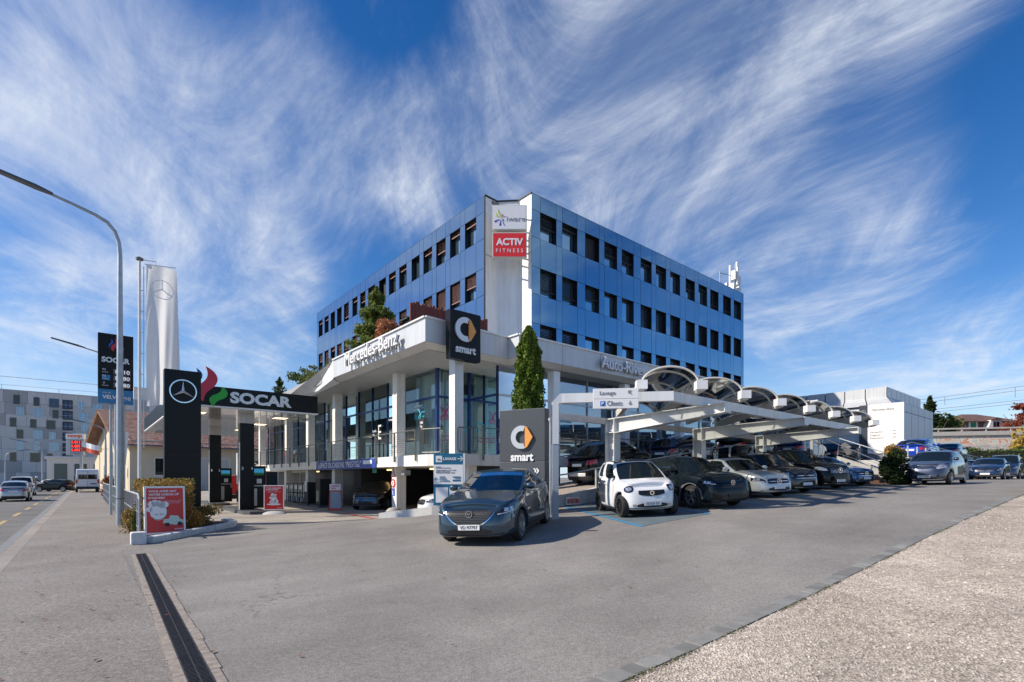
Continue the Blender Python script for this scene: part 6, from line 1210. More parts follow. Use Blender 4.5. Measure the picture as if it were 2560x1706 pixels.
for k, (lab, L, w, h, pm_, px, Y, g, hd) in enumerate(row):
    c = make_car('parked_car', lab, L, w, h, L*.605, L*.19, pm_, hood=hd, cowl=hd+.21 if k != 2 else 1.16, cowx=.28, wsx=.45, rfx=.78 if k != 3 else .70, rgx=.955 if k != 3 else .88, tail=.98 if k != 2 else 1.15, r=.335 if k != 2 else .38, grille=g, plate='', roofdrop=.11)
    nose(c, px, Y, 289, L)
c = make_car('parked_car', 'slate blue family car with slatted chrome grille and large clear headlamps beside the dark bush', 4.27, 1.78, 1.60, 2.78, .80, PBC, hood=.86, cowl=1.08, cowx=.23, wsx=.42, rfx=.82, rgx=.965, tail=1.02, r=.32, grille='slats', plate='VD·1 91020', spokes=7, nf=2.9)
nose(c, 2310, 23.6, 219, 4.27)
c = make_car('parked_car', 'low dark blue saloon parked beyond the slate blue family car', 4.65, 1.80, 1.43, 2.76, .84, PBL, hood=.76, cowl=.98, cowx=.28, wsx=.45, rfx=.70, rgx=.88, tail=.98, grille='star', plate='')
nose(c, 2462, 33, 221, 4.65)
c = make_car('parked_car', 'tall dark blue van-like car behind the low dark blue saloon', 4.9, 1.93, 1.9, 3.2, .9, PBL, hood=.98, cowl=1.22, cowx=.20, wsx=.34, rfx=.9, rgx=.98, tail=1.2, r=.34, grille='star', plate='', estate=True)
nose(c, 2505, 39.5, 221, 4.9)
c = make_car('parked_car', 'black estate car farthest right along the hedge', 4.7, 1.83, 1.5, 2.8, .85, PK, hood=.78, cowl=1.0, grille='star', plate=None)
nose(c, 2548, 44, 221, 4.7)
c = make_car('parked_car', 'black car entering the picture at the right edge beside the gravel', 4.6, 1.85, 1.5, 2.8, .88, PK, hood=.80, cowl=1.0, grille='star', plate=None)
nose(c, 2668, 15.6, 222, 4.6)
c = make_car('parked_car', 'dark car glimpsed behind the slate blue family car and the deck railing', 4.6, 1.83, 1.5, 2.8, .88, PBL, hood=.78, cowl=1.0, grille='star', plate=None)
nose(c, 2410, 40, 221, 4.6)
# --- cars on the ramp and the deck
def rear(o, a, b, L, hd=None, zoff=0.):
    h = math.degrees(TH) if hd is None else hd; p = W(a, b); x, y = p.x+math.cos(rad(h))*L/2, p.y+math.sin(rad(h))*L/2; am = AB((x, y))[0]
    sl = math.degrees(math.atan((rz(a+L*.8)-rz(a+L*.2))/(L*.6))) if hd is None else 0; put(o, x, y, h, z=rz(am)+.004+zoff, pitch=sl); return o
c = make_car('parked_car', 'black compact off-roader with silver bumper guard seen from behind on the ramp', 4.28, 1.78, 1.65, 2.56, .9, PK, hood=.95, cowl=1.1, tail=1.12, rfx=.82, rgx=.965, r=.34, plate='', clad=True, tw=.24); rear(c, 15.2, 14.1, 4.28)
obj('bumper_guard', MB().box(-2.17, -2.05, -.45, .45, .38, .52), LGREY, c, bevel=.03)
c = make_car('parked_car', 'dark blue estate seen from behind on the ramp, behind the second carport post', 4.6, 1.80, 1.5, 2.8, .85, PBL, hood=.8, cowl=1.02, estate=True, rfx=.88, rgx=.975, tail=1.02, plate=''); rear(c, 21.6, 14.6, 4.6)
c = make_car('parked_car', 'black people carrier with glowing red tail lamps at the top of the ramp', 4.6, 1.85, 1.7, 2.8, .85, PK, hood=.9, cowl=1.1, estate=True, rfx=.9, rgx=.98, tail=1.1, plate=''); rear(c, 27.9, 14.4, 4.6)
c = make_car('parked_car', 'dark blue off-roader on the deck left of the fourth carport post', 4.7, 1.9, 1.66, 2.85, .88, PBL, hood=.95, cowl=1.12, tail=1.1, estate=True, rfx=.88, rgx=.975, plate=''); rear(c, 34.0, 13.7, 4.7)
c = make_car('parked_car', 'black hatchback on the deck just behind the fourth carport post', 4.3, 1.8, 1.5, 2.7, .85, PK, hood=.8, cowl=1.0, plate=''); rear(c, 40.3, 13.6, 4.3)
c = make_car('parked_car', 'silver compact crossover with red tail lamps on the deck above the stairs', 4.42, 1.82, 1.5, 2.7, .87, PSI, hood=.88, cowl=1.05, tail=1.05, plate=''); rear(c, 44.2, 13.6, 4.42)
c = make_car('parked_car', 'bright blue hatchback seen from behind on the deck beside the white sign wall', 4.4, 1.8, 1.5, 2.7, .87, PBB, hood=.8, cowl=1.02, tail=1.03, plate=''); rear(c, 40.3, 8.85, 4.4)
c = make_car('parked_car', 'dark car with a red lamp far behind the bright blue hatchback on the deck', 4.4, 1.8, 1.5, 2.7, .87, PBL, hood=.8, cowl=1.02, tail=1.03, plate=''); rear(c, 52, 9.2, 4.4)
# --- garage
c = make_car('parked_car', 'dark grey saloon in the shade of the garage with silver bumper line', 4.7, 1.81, 1.44, 2.84, .84, PAN, hood=.76, cowl=.98, rfx=.70, rgx=.88, tail=.98, grille='star', plate='', platec=TRIM); nose(c, 915, 25.2, 268, 4.7)
c = make_car('parked_car', 'white car whose nose shows beside the teal panel in the garage', 4.4, 1.8, 1.45, 2.7, .85, PW, hood=.78, cowl=1.0, grille='star', plate=''); nose(c, 1050, 20.9, 206, 4.4)
# --- main street traffic
dirv = math.degrees(TH)+90
def rear_at(o, px, Y, hd, L, z=-.116):
    x = (px-1280)/1280*Y; put(o, x+math.cos(rad(hd))*L/2, Y+math.sin(rad(hd))*L/2, hd, z=z); return o
c = make_car('car', 'silver hatchback driving away in the near lane at the left edge', 4.0, 1.68, 1.5, 2.5, .8, PSI, hood=.8, cowl=1.0, tail=1.02, plate=''); rear_at(c, 33, 36.5, dirv, 4.0)
c = make_car('car', 'white box-shaped van with red tail lamps just ahead of the silver hatchback', 4.4, 1.83, 1.84, 2.7, .85, PW, hood=.95, cowl=1.15, tail=1.15, cowx=.2, wsx=.36, rfx=.93, rgx=.985, plate='', estate=True); rear_at(c, 52, 48, dirv, 4.4)
c = make_car('car', 'black hatchback seen side-on crossing beyond the white vans', 4.2, 1.75, 1.5, 2.55, .82, PK, hood=.8, cowl=1.0, plate=''); put(c, *P(140, 1193, 62).xy, 180+8, z=-.1)
c = make_car('car', 'white saloon partly hidden behind the black crossing hatchback', 4.4, 1.78, 1.45, 2.65, .85, PW, hood=.8, cowl=1.0, plate=''); put(c, *P(128, 1193, 70).xy, 184, z=-.1)
t = thing('delivery_van', 'white high-roofed delivery van seen from behind on the street', 'van'); L, w, h = 5.4, 2.02, 2.5
m = MB(); PR = [(-2.7, .45), (-2.7, 2.2), (-2.62, 2.42), (-2.4, 2.5), (1.0, 2.5), (1.5, 2.38), (2.2, 1.45), (2.6, 1.2), (2.7, .9), (2.7, .35), (-2.7, .35)]
n = len(PR)
Y4 = [(-1.01, 0), (-.95, .05), (.95, .05), (1.01, 0)]
rowsv = [[Vector((x*(1 if abs(y) < 1 else .985), y*(1-.10*max(0, (z-1.2))/1.3), z)) for x, z in PR] for y in (-1.01, -.97, .97, 1.01)]
m.grid(rowsv); m.add(rowsv[0], [tuple(range(n))]); m.add(rowsv[3], [tuple(range(n))]); obj('body', m, PW, t)
obj('rear_window', MB().box(-2.715, -2.70, -.78, -.03, 1.42, 1.92).box(-2.715, -2.70, .03, .78, 1.42, 1.92), TINT, t); obj('side_window', MB().box(.7, 1.6, .945, .965, 1.35, 1.95), TINT, t); obj('side_window', MB().box(.7, 1.6, -.965, -.945, 1.35, 1.95), TINT, t); obj('rear_bumper', MB().box(-2.78, -2.7, -.95, .95, .35, .62), TRIM, t, bevel=.02)
for y in (-.9, .9): obj('tail_light', MB().box(-2.72, -2.69, y-.08, y+.08, .95, 1.4), TAIL, t); obj('mirror', MB().box(1.6, 1.75, y*1.1-.1, y*1.1+.1, 1.35, 1.7), TRIM, t, bevel=.03)
obj('number_plate', MB().box(-2.72, -2.70, -.75, -.25, .88, .98), TRIM, t); obj('door_gap', MB().box(-2.706, -2.699, -.008, .008, .6, 2.3), TRIM, t)
for sx in (-1.7, 1.7):
    for sg in (1, -1):
        M = Matrix.Translation((sx, sg*.88, .34)) @ Matrix.Rotation(rad(-90*sg), 4, 'X'); w_ = obj('wheel', MB().lathe([(0, .09), (.2, .09), (.32, .1), (.34, .06), (.34, -.1), (0, -.1)], 24, M), RUBBER, t, smooth=True)
rear_at(t, 219, 55, dirv+1, 5.4, z=.0)
# white bodywork shell of the two-seater's door in grey
# ================================================================ PLANTS
def leaves_obj(name, pts, size, mt, parent=None, flat_=.0, seed=1, asp=.55):
    r = np.random.default_rng(seed); n = len(pts); pts = np.asarray(pts); sz = size*r.uniform(.6, 1.3, n)
    a = r.normal(size=(n, 3)); a[:, 2] *= (1-flat_); a /= np.linalg.norm(a, axis=1)[:, None]; b = r.normal(size=(n, 3)); b -= (b*a).sum(1)[:, None]*a; b /= np.linalg.norm(b, axis=1)[:, None]
    v = np.empty((n, 4, 3)); v[:, 0] = pts-a*sz[:, None]; v[:, 1] = pts+b*(sz*asp)[:, None]; v[:, 2] = pts+a*sz[:, None]; v[:, 3] = pts-b*(sz*asp)[:, None]
    me = bpy.data.meshes.new(name); me.vertices.add(4*n); me.vertices.foreach_set('co', v.ravel()); me.loops.add(4*n); me.loops.foreach_set('vertex_index', np.arange(4*n)); me.polygons.add(n); me.polygons.foreach_set('loop_start', np.arange(0, 4*n, 4)); me.polygons.foreach_set('loop_total', np.full(n, 4)); me.update(); me.validate(); me.materials.append(mt)
    o = bpy.data.objects.new(name, me); COL.objects.link(o)
    if parent: o.parent = parent
    return o
def leafmat(name, c1, c2, trans=.25):
    m = bpy.data.materials.new(name); m.use_nodes = True; nt = m.node_tree; N = nt.nodes; Lk = nt.links; b = N['Principled BSDF']; b.inputs['Roughness'].default_value = .6; b.inputs['Specular IOR Level'].default_value = .25
    g = N.new('ShaderNodeNewGeometry'); r = N.new('ShaderNodeValToRGB'); Lk.new(g.outputs['Random Per Island'], r.inputs[0]); r.color_ramp.elements[0].color = (*c1, 1); r.color_ramp.elements[1].color = (*c2, 1)
    Lk.new(r.outputs[0], b.inputs['Base Color']); t = N.new('ShaderNodeBsdfTranslucent'); Lk.new(r.outputs[0], t.inputs[0]); mx = N.new('ShaderNodeMixShader'); mx.inputs[0].default_value = trans
    Lk.new(b.outputs[0], mx.inputs[1]); Lk.new(t.outputs[0], mx.inputs[2]); Lk.new(mx.outputs[0], N['Material Output'].inputs[0]); return m
BARK = mat('bark', (.10, .075, .055), .9, nscale=9, namt=.4)
LGN = leafmat('leaf_green', (.05, .085, .02), (.13, .17, .045)); LDK = leafmat('leaf_dark', (.015, .03, .010), (.04, .06, .02), .12); LCY = leafmat('leaf_cypress', (.05, .10, .012), (.17, .24, .03), .15); LAU = leafmat('leaf_autumn', (.24, .12, .03), (.52, .36, .11)); LRD = leafmat('leaf_red', (.16, .03, .02), (.34, .09, .04)); LYE = leafmat('leaf_yellow', (.30, .20, .04), (.50, .36, .08)); LOR = leafmat('leaf_orange', (.30, .10, .05), (.50, .24, .12)); LPI = leafmat('leaf_pine', (.03, .06, .015), (.10, .14, .03), .12)
LPI2 = leafmat('leaf_pine_bright', (.09, .14, .03), (.24, .28, .07), .4)
def blob_pts(n, c, rad_, lumps=9, seed=0, shell=.55):
    r = np.random.default_rng(seed); rad_ = np.array(rad_); cs = r.normal(size=(lumps, 3)); cs /= np.linalg.norm(cs, axis=1)[:, None]; cs = cs*r.uniform(.35, .75, (lumps, 1))*rad_; k = r.integers(0, lumps, n)
    d = r.normal(size=(n, 3)); d /= np.linalg.norm(d, axis=1)[:, None]; rr = r.uniform(shell, 1.0, (n, 1))**.6*r.uniform(.38, .55, (lumps, 1))[k]; return np.array(c)+cs[k]+d*rr*rad_
def tree(name, label, loc, h, cr, mt, n, size, trunk_h=None, kind='round', seed=1, cat='tree', group=None):
    t = thing(name, label, cat, loc, group=group); th_ = trunk_h or h*.35; r = random.Random(seed)
    m = MB(); m.tube([(0, 0, -.1), (.03*h*.1, 0, th_), (0, .02*h, h*.75)], [.035*h*.5, .025*h*.5, .008*h], 8)
    for k in range(6): al = r.random()*6.28; m.tube([(0, 0, th_*(.7+.08*k)), (cr*.4*math.cos(al), cr*.4*math.sin(al), th_+.25*(h-th_)*(k/6+.4)), (cr*.8*math.cos(al), cr*.8*math.sin(al), th_+.45*(h-th_)*(k/6+.5))], [.012*h, .008*h, .003*h], 5)
    obj('trunk', m, BARK, t)
    rr = np.random.default_rng(seed)
    if kind == 'round': P_ = blob_pts(n, (0, 0, (h+th_)/2), (cr, cr, (h-th_)/2*1.15), 14, seed)
    elif kind == 'cypress':
        u = rr.random(n)**.8; z = u*h; prof = np.sin(np.clip(u*1.15+.12, 0, 1)**.9*PI*.86+.25); prof = np.interp(u, [0, .08, .3, .6, .85, .95, 1], [.75, .92, 1, .95, .70, .42, .08]); al = rr.random(n)*2*PI; tuft = 1+.14*np.sin(al*5+z*3)+.11*np.sin(al*9-z*6)+.10*np.sin(al*3+z*11); q = cr*prof*tuft*(rr.random(n)**.25); P_ = np.stack([q*np.cos(al), q*np.sin(al), z+.05], 1)
    elif kind == 'conifer':
        lv = np.linspace(.10, .97, 17); P_ = []
        for k in range(n): 
            l = lv[rr.integers(0, len(lv))]; al = (int(l*97) % 7)*.9+rr.integers(0, 7)*PI*2/7+rr.normal()*.16; q = rr.random()**.6; R_ = cr*(1-l)**.8*(.75+.35*math.sin(l*31)); P_.append((R_*q*math.cos(al), R_*q*math.sin(al), h*l+.04*h*q*(.6 if l < .6 else 1.4)+rr.normal()*.02*h-.03*h*q))
        P_ = np.array(P_)
    elif kind == 'sparse':
        P_ = []
        for k in range(12):
            al = rr.random()*6.28; z = h*(.3+.6*rr.random()); e = np.array([cr*.8*math.cos(al), cr*.8*math.sin(al), z]); 
            for q in range(n//12): f = .4+.6*rr.random(); P_.append(e*[f, f, 1]+rr.normal(size=3)*[.12*cr, .12*cr, .03*h])
        P_ = np.array(P_)
    leaves_obj('crown', P_, size, mt, t, flat_=.5 if kind == 'conifer' else 0, seed=seed); return t
q = P(1322, 1193, 17.8); cyp = tree('cypress', 'slim bright green cypress rising behind the grey brand pylon', (q.x, q.y, .5), HC+372/1280*17.8-.5, .54, LCY, 26000, .055, .4, 'cypress', 4)
# hedge and bushes by the station
hd_ = thing('hedge', 'clipped yellow-green and copper hedge between railing and black pylon', 'hedge', W(1.9, 17.6)); r_ = np.random.default_rng(11); n = 17000
a_ = 1.25+r_.random(n)*1.25; b_ = 17.7+r_.random(n)*4.0; z_2 = .05+r_.random(n)**.8*1.50; keep = np.maximum.reduce([np.abs(a_-1.82)/.62, np.abs(b_-19.7)/2.0, z_2/1.5])+r_.normal(size=n)*.05 > .86; a_, b_, z_2 = a_[keep], b_[keep], z_2[keep]; z_2 += .06*np.sin(a_*7+b_*5)
Pl = np.stack([CU*a_-SU*b_-hd_.location.x, SU*a_+CU*b_-hd_.location.y, z_2], 1); leaves_obj('foliage', Pl, .038, LAU, hd_, seed=3); leaves_obj('foliage', Pl[::2]+.02, .036, LGN, hd_, seed=5)
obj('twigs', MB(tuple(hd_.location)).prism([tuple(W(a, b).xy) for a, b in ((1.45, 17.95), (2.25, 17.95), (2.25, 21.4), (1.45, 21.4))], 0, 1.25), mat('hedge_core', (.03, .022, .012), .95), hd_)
def bush(label, px, Y, w, h, mt, n, seed, z0=0., size=.035, mt2=None, d=None, nm='bush', group=None):
    q = P(px, 1193, Y); t = thing(nm, label, 'bush', (q.x, q.y, z0), group=group); P_ = blob_pts(n, (0, 0, h*.48), (w/2, (d or w)/2, h*.55), 11, seed, .3); P_ = P_[P_[:, 2] > 0]; leaves_obj('foliage', P_, size, mt, t, seed=seed)
    if mt2: leaves_obj('foliage', P_[::3]+.015, size, mt2, t, seed=seed+9)
    m = MB(); r = random.Random(seed)
    for k in range(9): al = r.random()*6.28; m.tube([(0, 0, 0), (w*.3*math.cos(al), w*.3*math.sin(al), h*.8)], [.015, .005], 5)
    obj('stems', m, BARK, t); return t
bush('low copper-leaved bush spilling over the white kerb before the black pylon', 505, 16.6, 1.5, .75, LAU, 4200, 31, .03, .032, LGN); bush('small copper bush between red poster and black pylon foot', 478, 15.4, .7, .8, LAU, 1600, 32, .03, .03)
bush('straggly green weeds climbing the corner post behind the red poster', 338, 13.9, .35, .9, LGN, 900, 33, .02, .028, LAU); bush('ragged greenery between lamp post and railing foot', 326, 15.2, .7, .7, LAU, 1300, 34, .0, .03, LGN)
bush('small red-leaved bush behind the pavement railing further along', 281, 40, 1.6, 1.9, LRD, 1500, 35, 0, .07, LGN)
bush('large dark bush with yellow-tipped top beside the stairs', 2238, 24.6, 1.75, 1.75, LDK, 7000, 36, 1.25, .055, LPI)
bush('yellow-tipped shoots on top of the dark bush', 2232, 24.7, 1.1, .75, LAU, 1100, 37, 2.45, .06)
# roof garden
q = lambda a, b, zz: tuple(W(a, b, HC+zz))
tree('conifer', 'bushy green conifer growing on the roof terrace above the lettering', q(11.0, 23.6, 5.5), 3.7, 1.75, LPI2, 20000, .085, .5, 'conifer', 8)
def rbush(label, a, b, w, h, mt, n, seed, mt2=None, z0=5.55):
    t = thing('bush', label, 'bush', q(a, b, z0)); P_ = blob_pts(n, (0, 0, h*.5), (w/2, w/2, h*.55), 9, seed, .3); leaves_obj('foliage', P_, .06, mt, t, seed=seed); obj('stems', MB().tube([(0, 0, 0), (.05, 0, h*.7)], [.04, .01], 5), BARK, t)
    if mt2: leaves_obj('foliage', P_[::2]+.03, .06, mt2, t, seed=seed+1)
rbush('rounded orange-pink shrub on the roof edge beside the conifer', 10.6, 21.1, 1.55, 1.55, LOR, 3500, 41)
hg = thing('roof_hedge', 'long low green planting trailing along the roof edge above the lettering', 'hedge', q(10.2, 26, 5.6)); rr = np.random.default_rng(4); n = 9000; b_ = 19.6+rr.random(n)*12; a_ = 10.3+rr.normal(size=n)*.25; hh = .35+.25*np.sin(b_*1.9)+.15*np.sin(b_*4.7); z2 = rr.random(n)*hh+.2*0
Pl = np.stack([CU*a_-SU*b_-hg.location.x, SU*a_+CU*b_-hg.location.y, z2], 1); leaves_obj('foliage', Pl, .055, LGN, hg, seed=6); leaves_obj('foliage', Pl[::4]+.03, .05, LAU, hg, seed=7)
tree('young_tree', 'thin sparse brownish tree on the low roof left of the office block', q(11.0, 34.4, 5.3), 2.3, 1.1, LGN, 1200, .075, 1.0, 'sparse', 14)
tree('small_pine', 'small pine with flat layered branches behind the station canopy', q(10.6, 38.5, 4.6), 2.4, 1.15, LPI, 2600, .075, .6, 'conifer', 15); tree('small_pine', 'low dark green shrub-like pine leftmost on the roof behind the canopy', q(10.3, 42.5, 4.5), 1.7, 1.2, LPI, 2200, .08, .3, 'round', 16)
t, bo = gthing('roof_planter', 'small grey block on the low roof left of the pines', 'planter', 10.0, 44, HC+4.9); obj('box', MB(bo).box(9.6, 10.6, 43.6, 45.2, HC+4.8, HC+6.3), GREYM, t)
t, bo = gthing('privacy_screen', 'rust brown slatted screen on the roof behind the black hanging sign', 'screen', 10.4, 19, HC+5.6); m = MB(bo); rd = random.Random(2)
for k in range(30): a = 10.35+.135*k; m.box(a, a+.11, 19+.02*(k % 2), 19.06+.02*(k % 2), HC+5.6, HC+7.24+.05*(k % 3))
obj('slats', m, mat('corten_rust', (.16, .035, .022), .7, nscale=5, namt=.35), t)
t, bo = gthing('roof_vent', 'small dark chimney box with cap on the roof by the orange shrub', 'chimney', 10.9, 19.8, HC+5.6); obj('shaft', MB(bo).box(10.7, 11.1, 19.8, 20.2, HC+5.6, HC+6.75), mat('vent_grey', (.12, .12, .13), .5), t); obj('cap', MB(bo).box(10.55, 11.25, 19.65, 20.35, HC+6.78, HC+6.86), MBLACK, t)
# ================================================================ LEFT BACKGROUND
# tiled workshop, gable towards the street
ws = thing('workshop', 'cream rendered workshop with brown tiled gable roof behind the fuel station', 'building', (-44.8, 60, 0)); N0 = Vector((-44.8, 60, 0)); F0 = Vector((-61.9, 76, 0)); gd = (F0-N0).normalized(); ld = Vector((gd.y, -gd.x, 0)); GL_ = (F0-N0).length
zE = HC+93/1280*60; zR = HC+8.9; Lh = 34; CRM = mat('cream_render', (.62, .54, .40), .8, nscale=.8, namt=.06); off = Vector(ws.location)
m = MB(off); w0 = [N0, N0+ld*Lh, F0+ld*Lh, F0]; mid0 = (N0+F0)/2
m.quad(N0, N0+ld*Lh, N0+ld*Lh+Vector((0, 0, zE)), N0+Vector((0, 0, zE))); m.add([N0, N0+Vector((0, 0, zE)), mid0+Vector((0, 0, zR-.2)), F0+Vector((0, 0, zE)), F0], [(0, 1, 2, 3, 4)]); m.quad(F0, F0+ld*Lh, F0+ld*Lh+Vector((0, 0, zE)), F0+Vector((0, 0, zE))); obj('wall', m, CRM, ws)
def tilemat():
    m = mat('roof_tiles', (.15, .07, .055), .8); nt = m.node_tree; N = nt.nodes; Lk = nt.links; tc = N.new('ShaderNodeTexCoord'); mp = N.new('ShaderNodeMapping'); mp.inputs['Rotation'].default_value = (0, 0, 0); Lk.new(tc.outputs['UV'], mp.inputs[0]); b = N.new('ShaderNodeTexBrick'); b.inputs['Scale'].default_value = 1; b.inputs['Brick Width'].default_value = .30; b.inputs['Row Height'].default_value = .34; b.inputs['Mortar Size'].default_value = .035; b.inputs['Mortar'].default_value = (.02, .01, .01, 1); b.inputs['Color1'].default_value = (.24, .075, .045, 1); b.inputs['Color2'].default_value = (.42, .30, .24, 1); b.offset = .5
    Lk.new(tc.outputs['UV'], b.inputs[0]); Lk.new(b.outputs[0], N['Principled BSDF'].inputs['Base Color']); return m
def roofslab(e0, e1, r1, r0, th_=.18):
    m = MB(off); dn = Vector((0, 0, -th_)); m.add([e0, e1, r1, r0, e0+dn, e1+dn, r1+dn, r0+dn], [(0, 1, 2, 3), (7, 6, 5, 4), (0, 4, 5, 1), (1, 5, 6, 2), (2, 6, 7, 3), (3, 7, 4, 0)]); o = obj('roof', m, tilemat(), ws); me = o.data; uv = me.uv_layers.new(name='UV'); ex = (e1-e0).normalized(); ey = (r0-e0).normalized()
    for p in me.polygons:
        for li in p.loop_indices: v = me.vertices[me.loops[li].vertex_index].co+off-e0; uv.data[li].uv = (v.dot(ex), v.dot(ey))
    return o
oh = 1.4; ez = Vector((0, 0, zE-.55)); rz_ = mid0+Vector((0, 0, zR)); roofslab(N0-gd*1.1-ld*oh+ez, N0-gd*1.1+ld*Lh+ez, rz_+ld*Lh, rz_-ld*oh); roofslab(F0+gd*1.1-ld*oh+ez, F0+gd*1.1+ld*Lh+ez, rz_+ld*Lh, rz_-ld*oh)
WOODB = mat('eaves_wood', (.25, .12, .05), .7)
obj('eaves', MB(off).bar(N0-gd*1.0-ld*(oh-.1)+ez-Vector((0, 0, .25)), rz_-ld*(oh-.1)-Vector((0, 0, .25)), .12, .3).bar(F0+gd*1.0-ld*(oh-.1)+ez-Vector((0, 0, .25)), rz_-ld*(oh-.1)-Vector((0, 0, .25)), .12, .3), WOODB, ws); obj('gutter', MB(off).tube([N0-gd*1.15-ld*oh+ez-Vector((0, 0, .1)), N0-gd*1.15+ld*Lh+ez-Vector((0, 0, .1))], .09, 6), mat('gutter_grey', (.15, .15, .17), .5), ws)
def wswin(s, z0, z1, w, nm='window', mt=TINT, dep=.03):
    p = N0+ld*s; a = p-gd*0; m = MB(off); c = [p-gd*dep, p+ld*w-gd*dep]; fr = MB(off); fr.add([c[0]-ld*.1+Vector((0, 0, z0-.1)), c[1]+ld*.1+Vector((0, 0, z0-.1)), c[1]+ld*.1+Vector((0, 0, z1+.1)), c[0]-ld*.1+Vector((0, 0, z1+.1))], [(0, 1, 2, 3)]); f = obj(nm, fr, WHITE, ws); m.add([c[0]-gd*.02+Vector((0, 0, z0)), c[1]-gd*.02+Vector((0, 0, z0)), c[1]-gd*.02+Vector((0, 0, z1)), c[0]-gd*.02+Vector((0, 0, z1))], [(0, 1, 2, 3)]); obj('pane', m, mt, f)
wswin(2.5, 1.9, 3.9, 2.6); wswin(2.4, .1, 1.6, 2.2, mt=mat('pale_glass', (.35, .42, .42), .1)); wswin(7.5, .2, 4.0, 3.2, 'garage_door', mat('pale_door', (.55, .53, .46), .6)); wswin(12.5, .1, 3.9, 4.5, 'garage_door', MBLACK); wswin(20, .1, 3.9, 4.0, 'garage_door', MBLACK)
for s, z0, z1 in ((.32, 1.5, 3.2), (.62, 1.5, 3.2)):
    p = N0+(F0-N0)*s-ld*.03; m = MB(off); m.add([p+Vector((0, 0, z0)), p+gd*1.6+Vector((0, 0, z0)), p+gd*1.6+Vector((0, 0, z1)), p+Vector((0, 0, z1))], [(0, 1, 2, 3)]); obj('window', m, TINT, ws)
wp = P(238, 1125, 68); t = thing('shop_sign', 'small yellow wooden sign reading ESPACE ART hanging off the workshop gable', 'sign', (wp.x, wp.y, wp.z)); obj('board', MB().box(-.85, .85, -.05, .05, -.35, .35), mat('sign_yellow_wood', (.55, .38, .14), .6), t); text('lettering', 'ESPACE\nART', t, (0, -.06, 0), (1, 0, 0), 1.3, .5, BARK); obj('bracket', MB().bar((.85, 0, .1), (1.6, .2, .1), .06), DSTEEL, t)
q_ = P(300, 1132, 40); t = thing('traffic_sign', 'grey triangular sign seen from behind beside the lamp posts', 'sign', (q_.x, q_.y, 0)); obj('plate', MB().add([(-.75, 0, 5.2), (.6, .1, 5.2), (.35, .1, 2.6), (-.3, 0, 2.9), (-.75, .03, 5.2), (.6, .13, 5.2), (.35, .13, 2.6), (-.3, .03, 2.9)], [(0, 1, 2, 3), (7, 6, 5, 4), (0, 4, 5, 1), (1, 5, 6, 2), (2, 6, 7, 3), (3, 7, 4, 0)]), GREYM, t); obj('post', MB().bar((0, .06, 0), (0, .06, 3), .08), GALV, t)
# panelled apartment block
ap, ao = gthing('apartment_block', 'seven storey concrete panelled apartment block with scattered windows at the end of the street', 'building', -15, 167.6, 0); PA = [mat('precast_a', (.64, .61, .57), .8, nscale=.5, namt=.06), mat('precast_b', (.55, .53, .50), .8, nscale=.5, namt=.06), mat('precast_c', (.42, .40, .385), .8, nscale=.5, namt=.06)]; rd = random.Random(12); zt = HC+20.3
parts = [MB(ao), MB(ao), MB(ao)]; x0, x1 = -45, 75
fl_h = 2.745; 
for f in range(8):
    a = x0+rd.uniform(0, 2)
    while a < x1:
        w = rd.choice((1.6, 2.6, 3.0, 3.6)); k = rd.choices((0, 1, 2), (5, 3, 2))[0]; parts[k].box(a+.02, a+w-.02, 167.6, 167.9, f*fl_h+.02, (f+1)*fl_h-.02); a += w
for p, mt in zip(parts, PA): obj('facade_panels', p, mt, ap)
obj('core', MB(ao).box(x0, x1, 167.8, 182, 0, zt-.05), DARK, ap); obj('roof_edge', MB(ao).box(x0, x1, 167.55, 182, zt, zt+.25), PA[1], ap); obj('stair_head', MB(ao).box(10, 26, 171, 178, zt+.25, zt+4.0), PA[0], ap); obj('stair_head', MB(ao).box(-26, -18, 171, 176, zt+.25, zt+2.6), PA[0], ap)
m = MB(ao)
for k in range(12): m.bar((x0+10*k, 168, zt+.2), (x0+10*k, 168, zt+1.3), .08)
m.bar((x0, 168, zt+1.3), (x1, 168, zt+1.3), .06); m.bar((x0+20, 172, zt+3.8), (40, 172, zt+3.8), .1); m.bar((x0+20, 172, zt), (x0+20, 172, zt+3.8), .1); m.bar((36, 172, zt), (36, 172, zt+3.8), .1); obj('roof_railing', m, GALV, ap)
WB = mat('window_sky_glass', (.25, .36, .46), .08, .4)
APW = [(150, 222, 213, 317, 0), (375, 443, 240, 337, 0), (555, 656, 257, 355, 1), (880, 943, 292, 385, 2), (1043, 1133, 315, 405, 2), (187, 262, 350, 445, 2), (377, 480, 365, 462, 2), (590, 655, 383, 478, 0), (880, 978, 415, 507, 2), (1070, 1133, 430, 518, 2),
       (110, 183, 468, 570, 0), (338, 408, 487, 583, 0), (518, 620, 500, 597, 0), (910, 975, 530, 625, 2), (1043, 1115, 540, 625, 0), (188, 260, 602, 703, 0), (375, 475, 610, 708, 2), (555, 620, 630, 718, 2), (910, 975, 650, 740, 2), (187, 260, 728, 830, 2), (375, 443, 738, 838, 2), (553, 656, 748, 846, 2),
       (110, 183, 855, 958, 0), (338, 445, 865, 965, 0), (530, 590, 870, 960, 0)]
def apray(x): px = x/4.48; xx = (px-1280)/1280; Y = 167.6/(CU-SU*xx); return (CU*xx+SU)*Y, Y
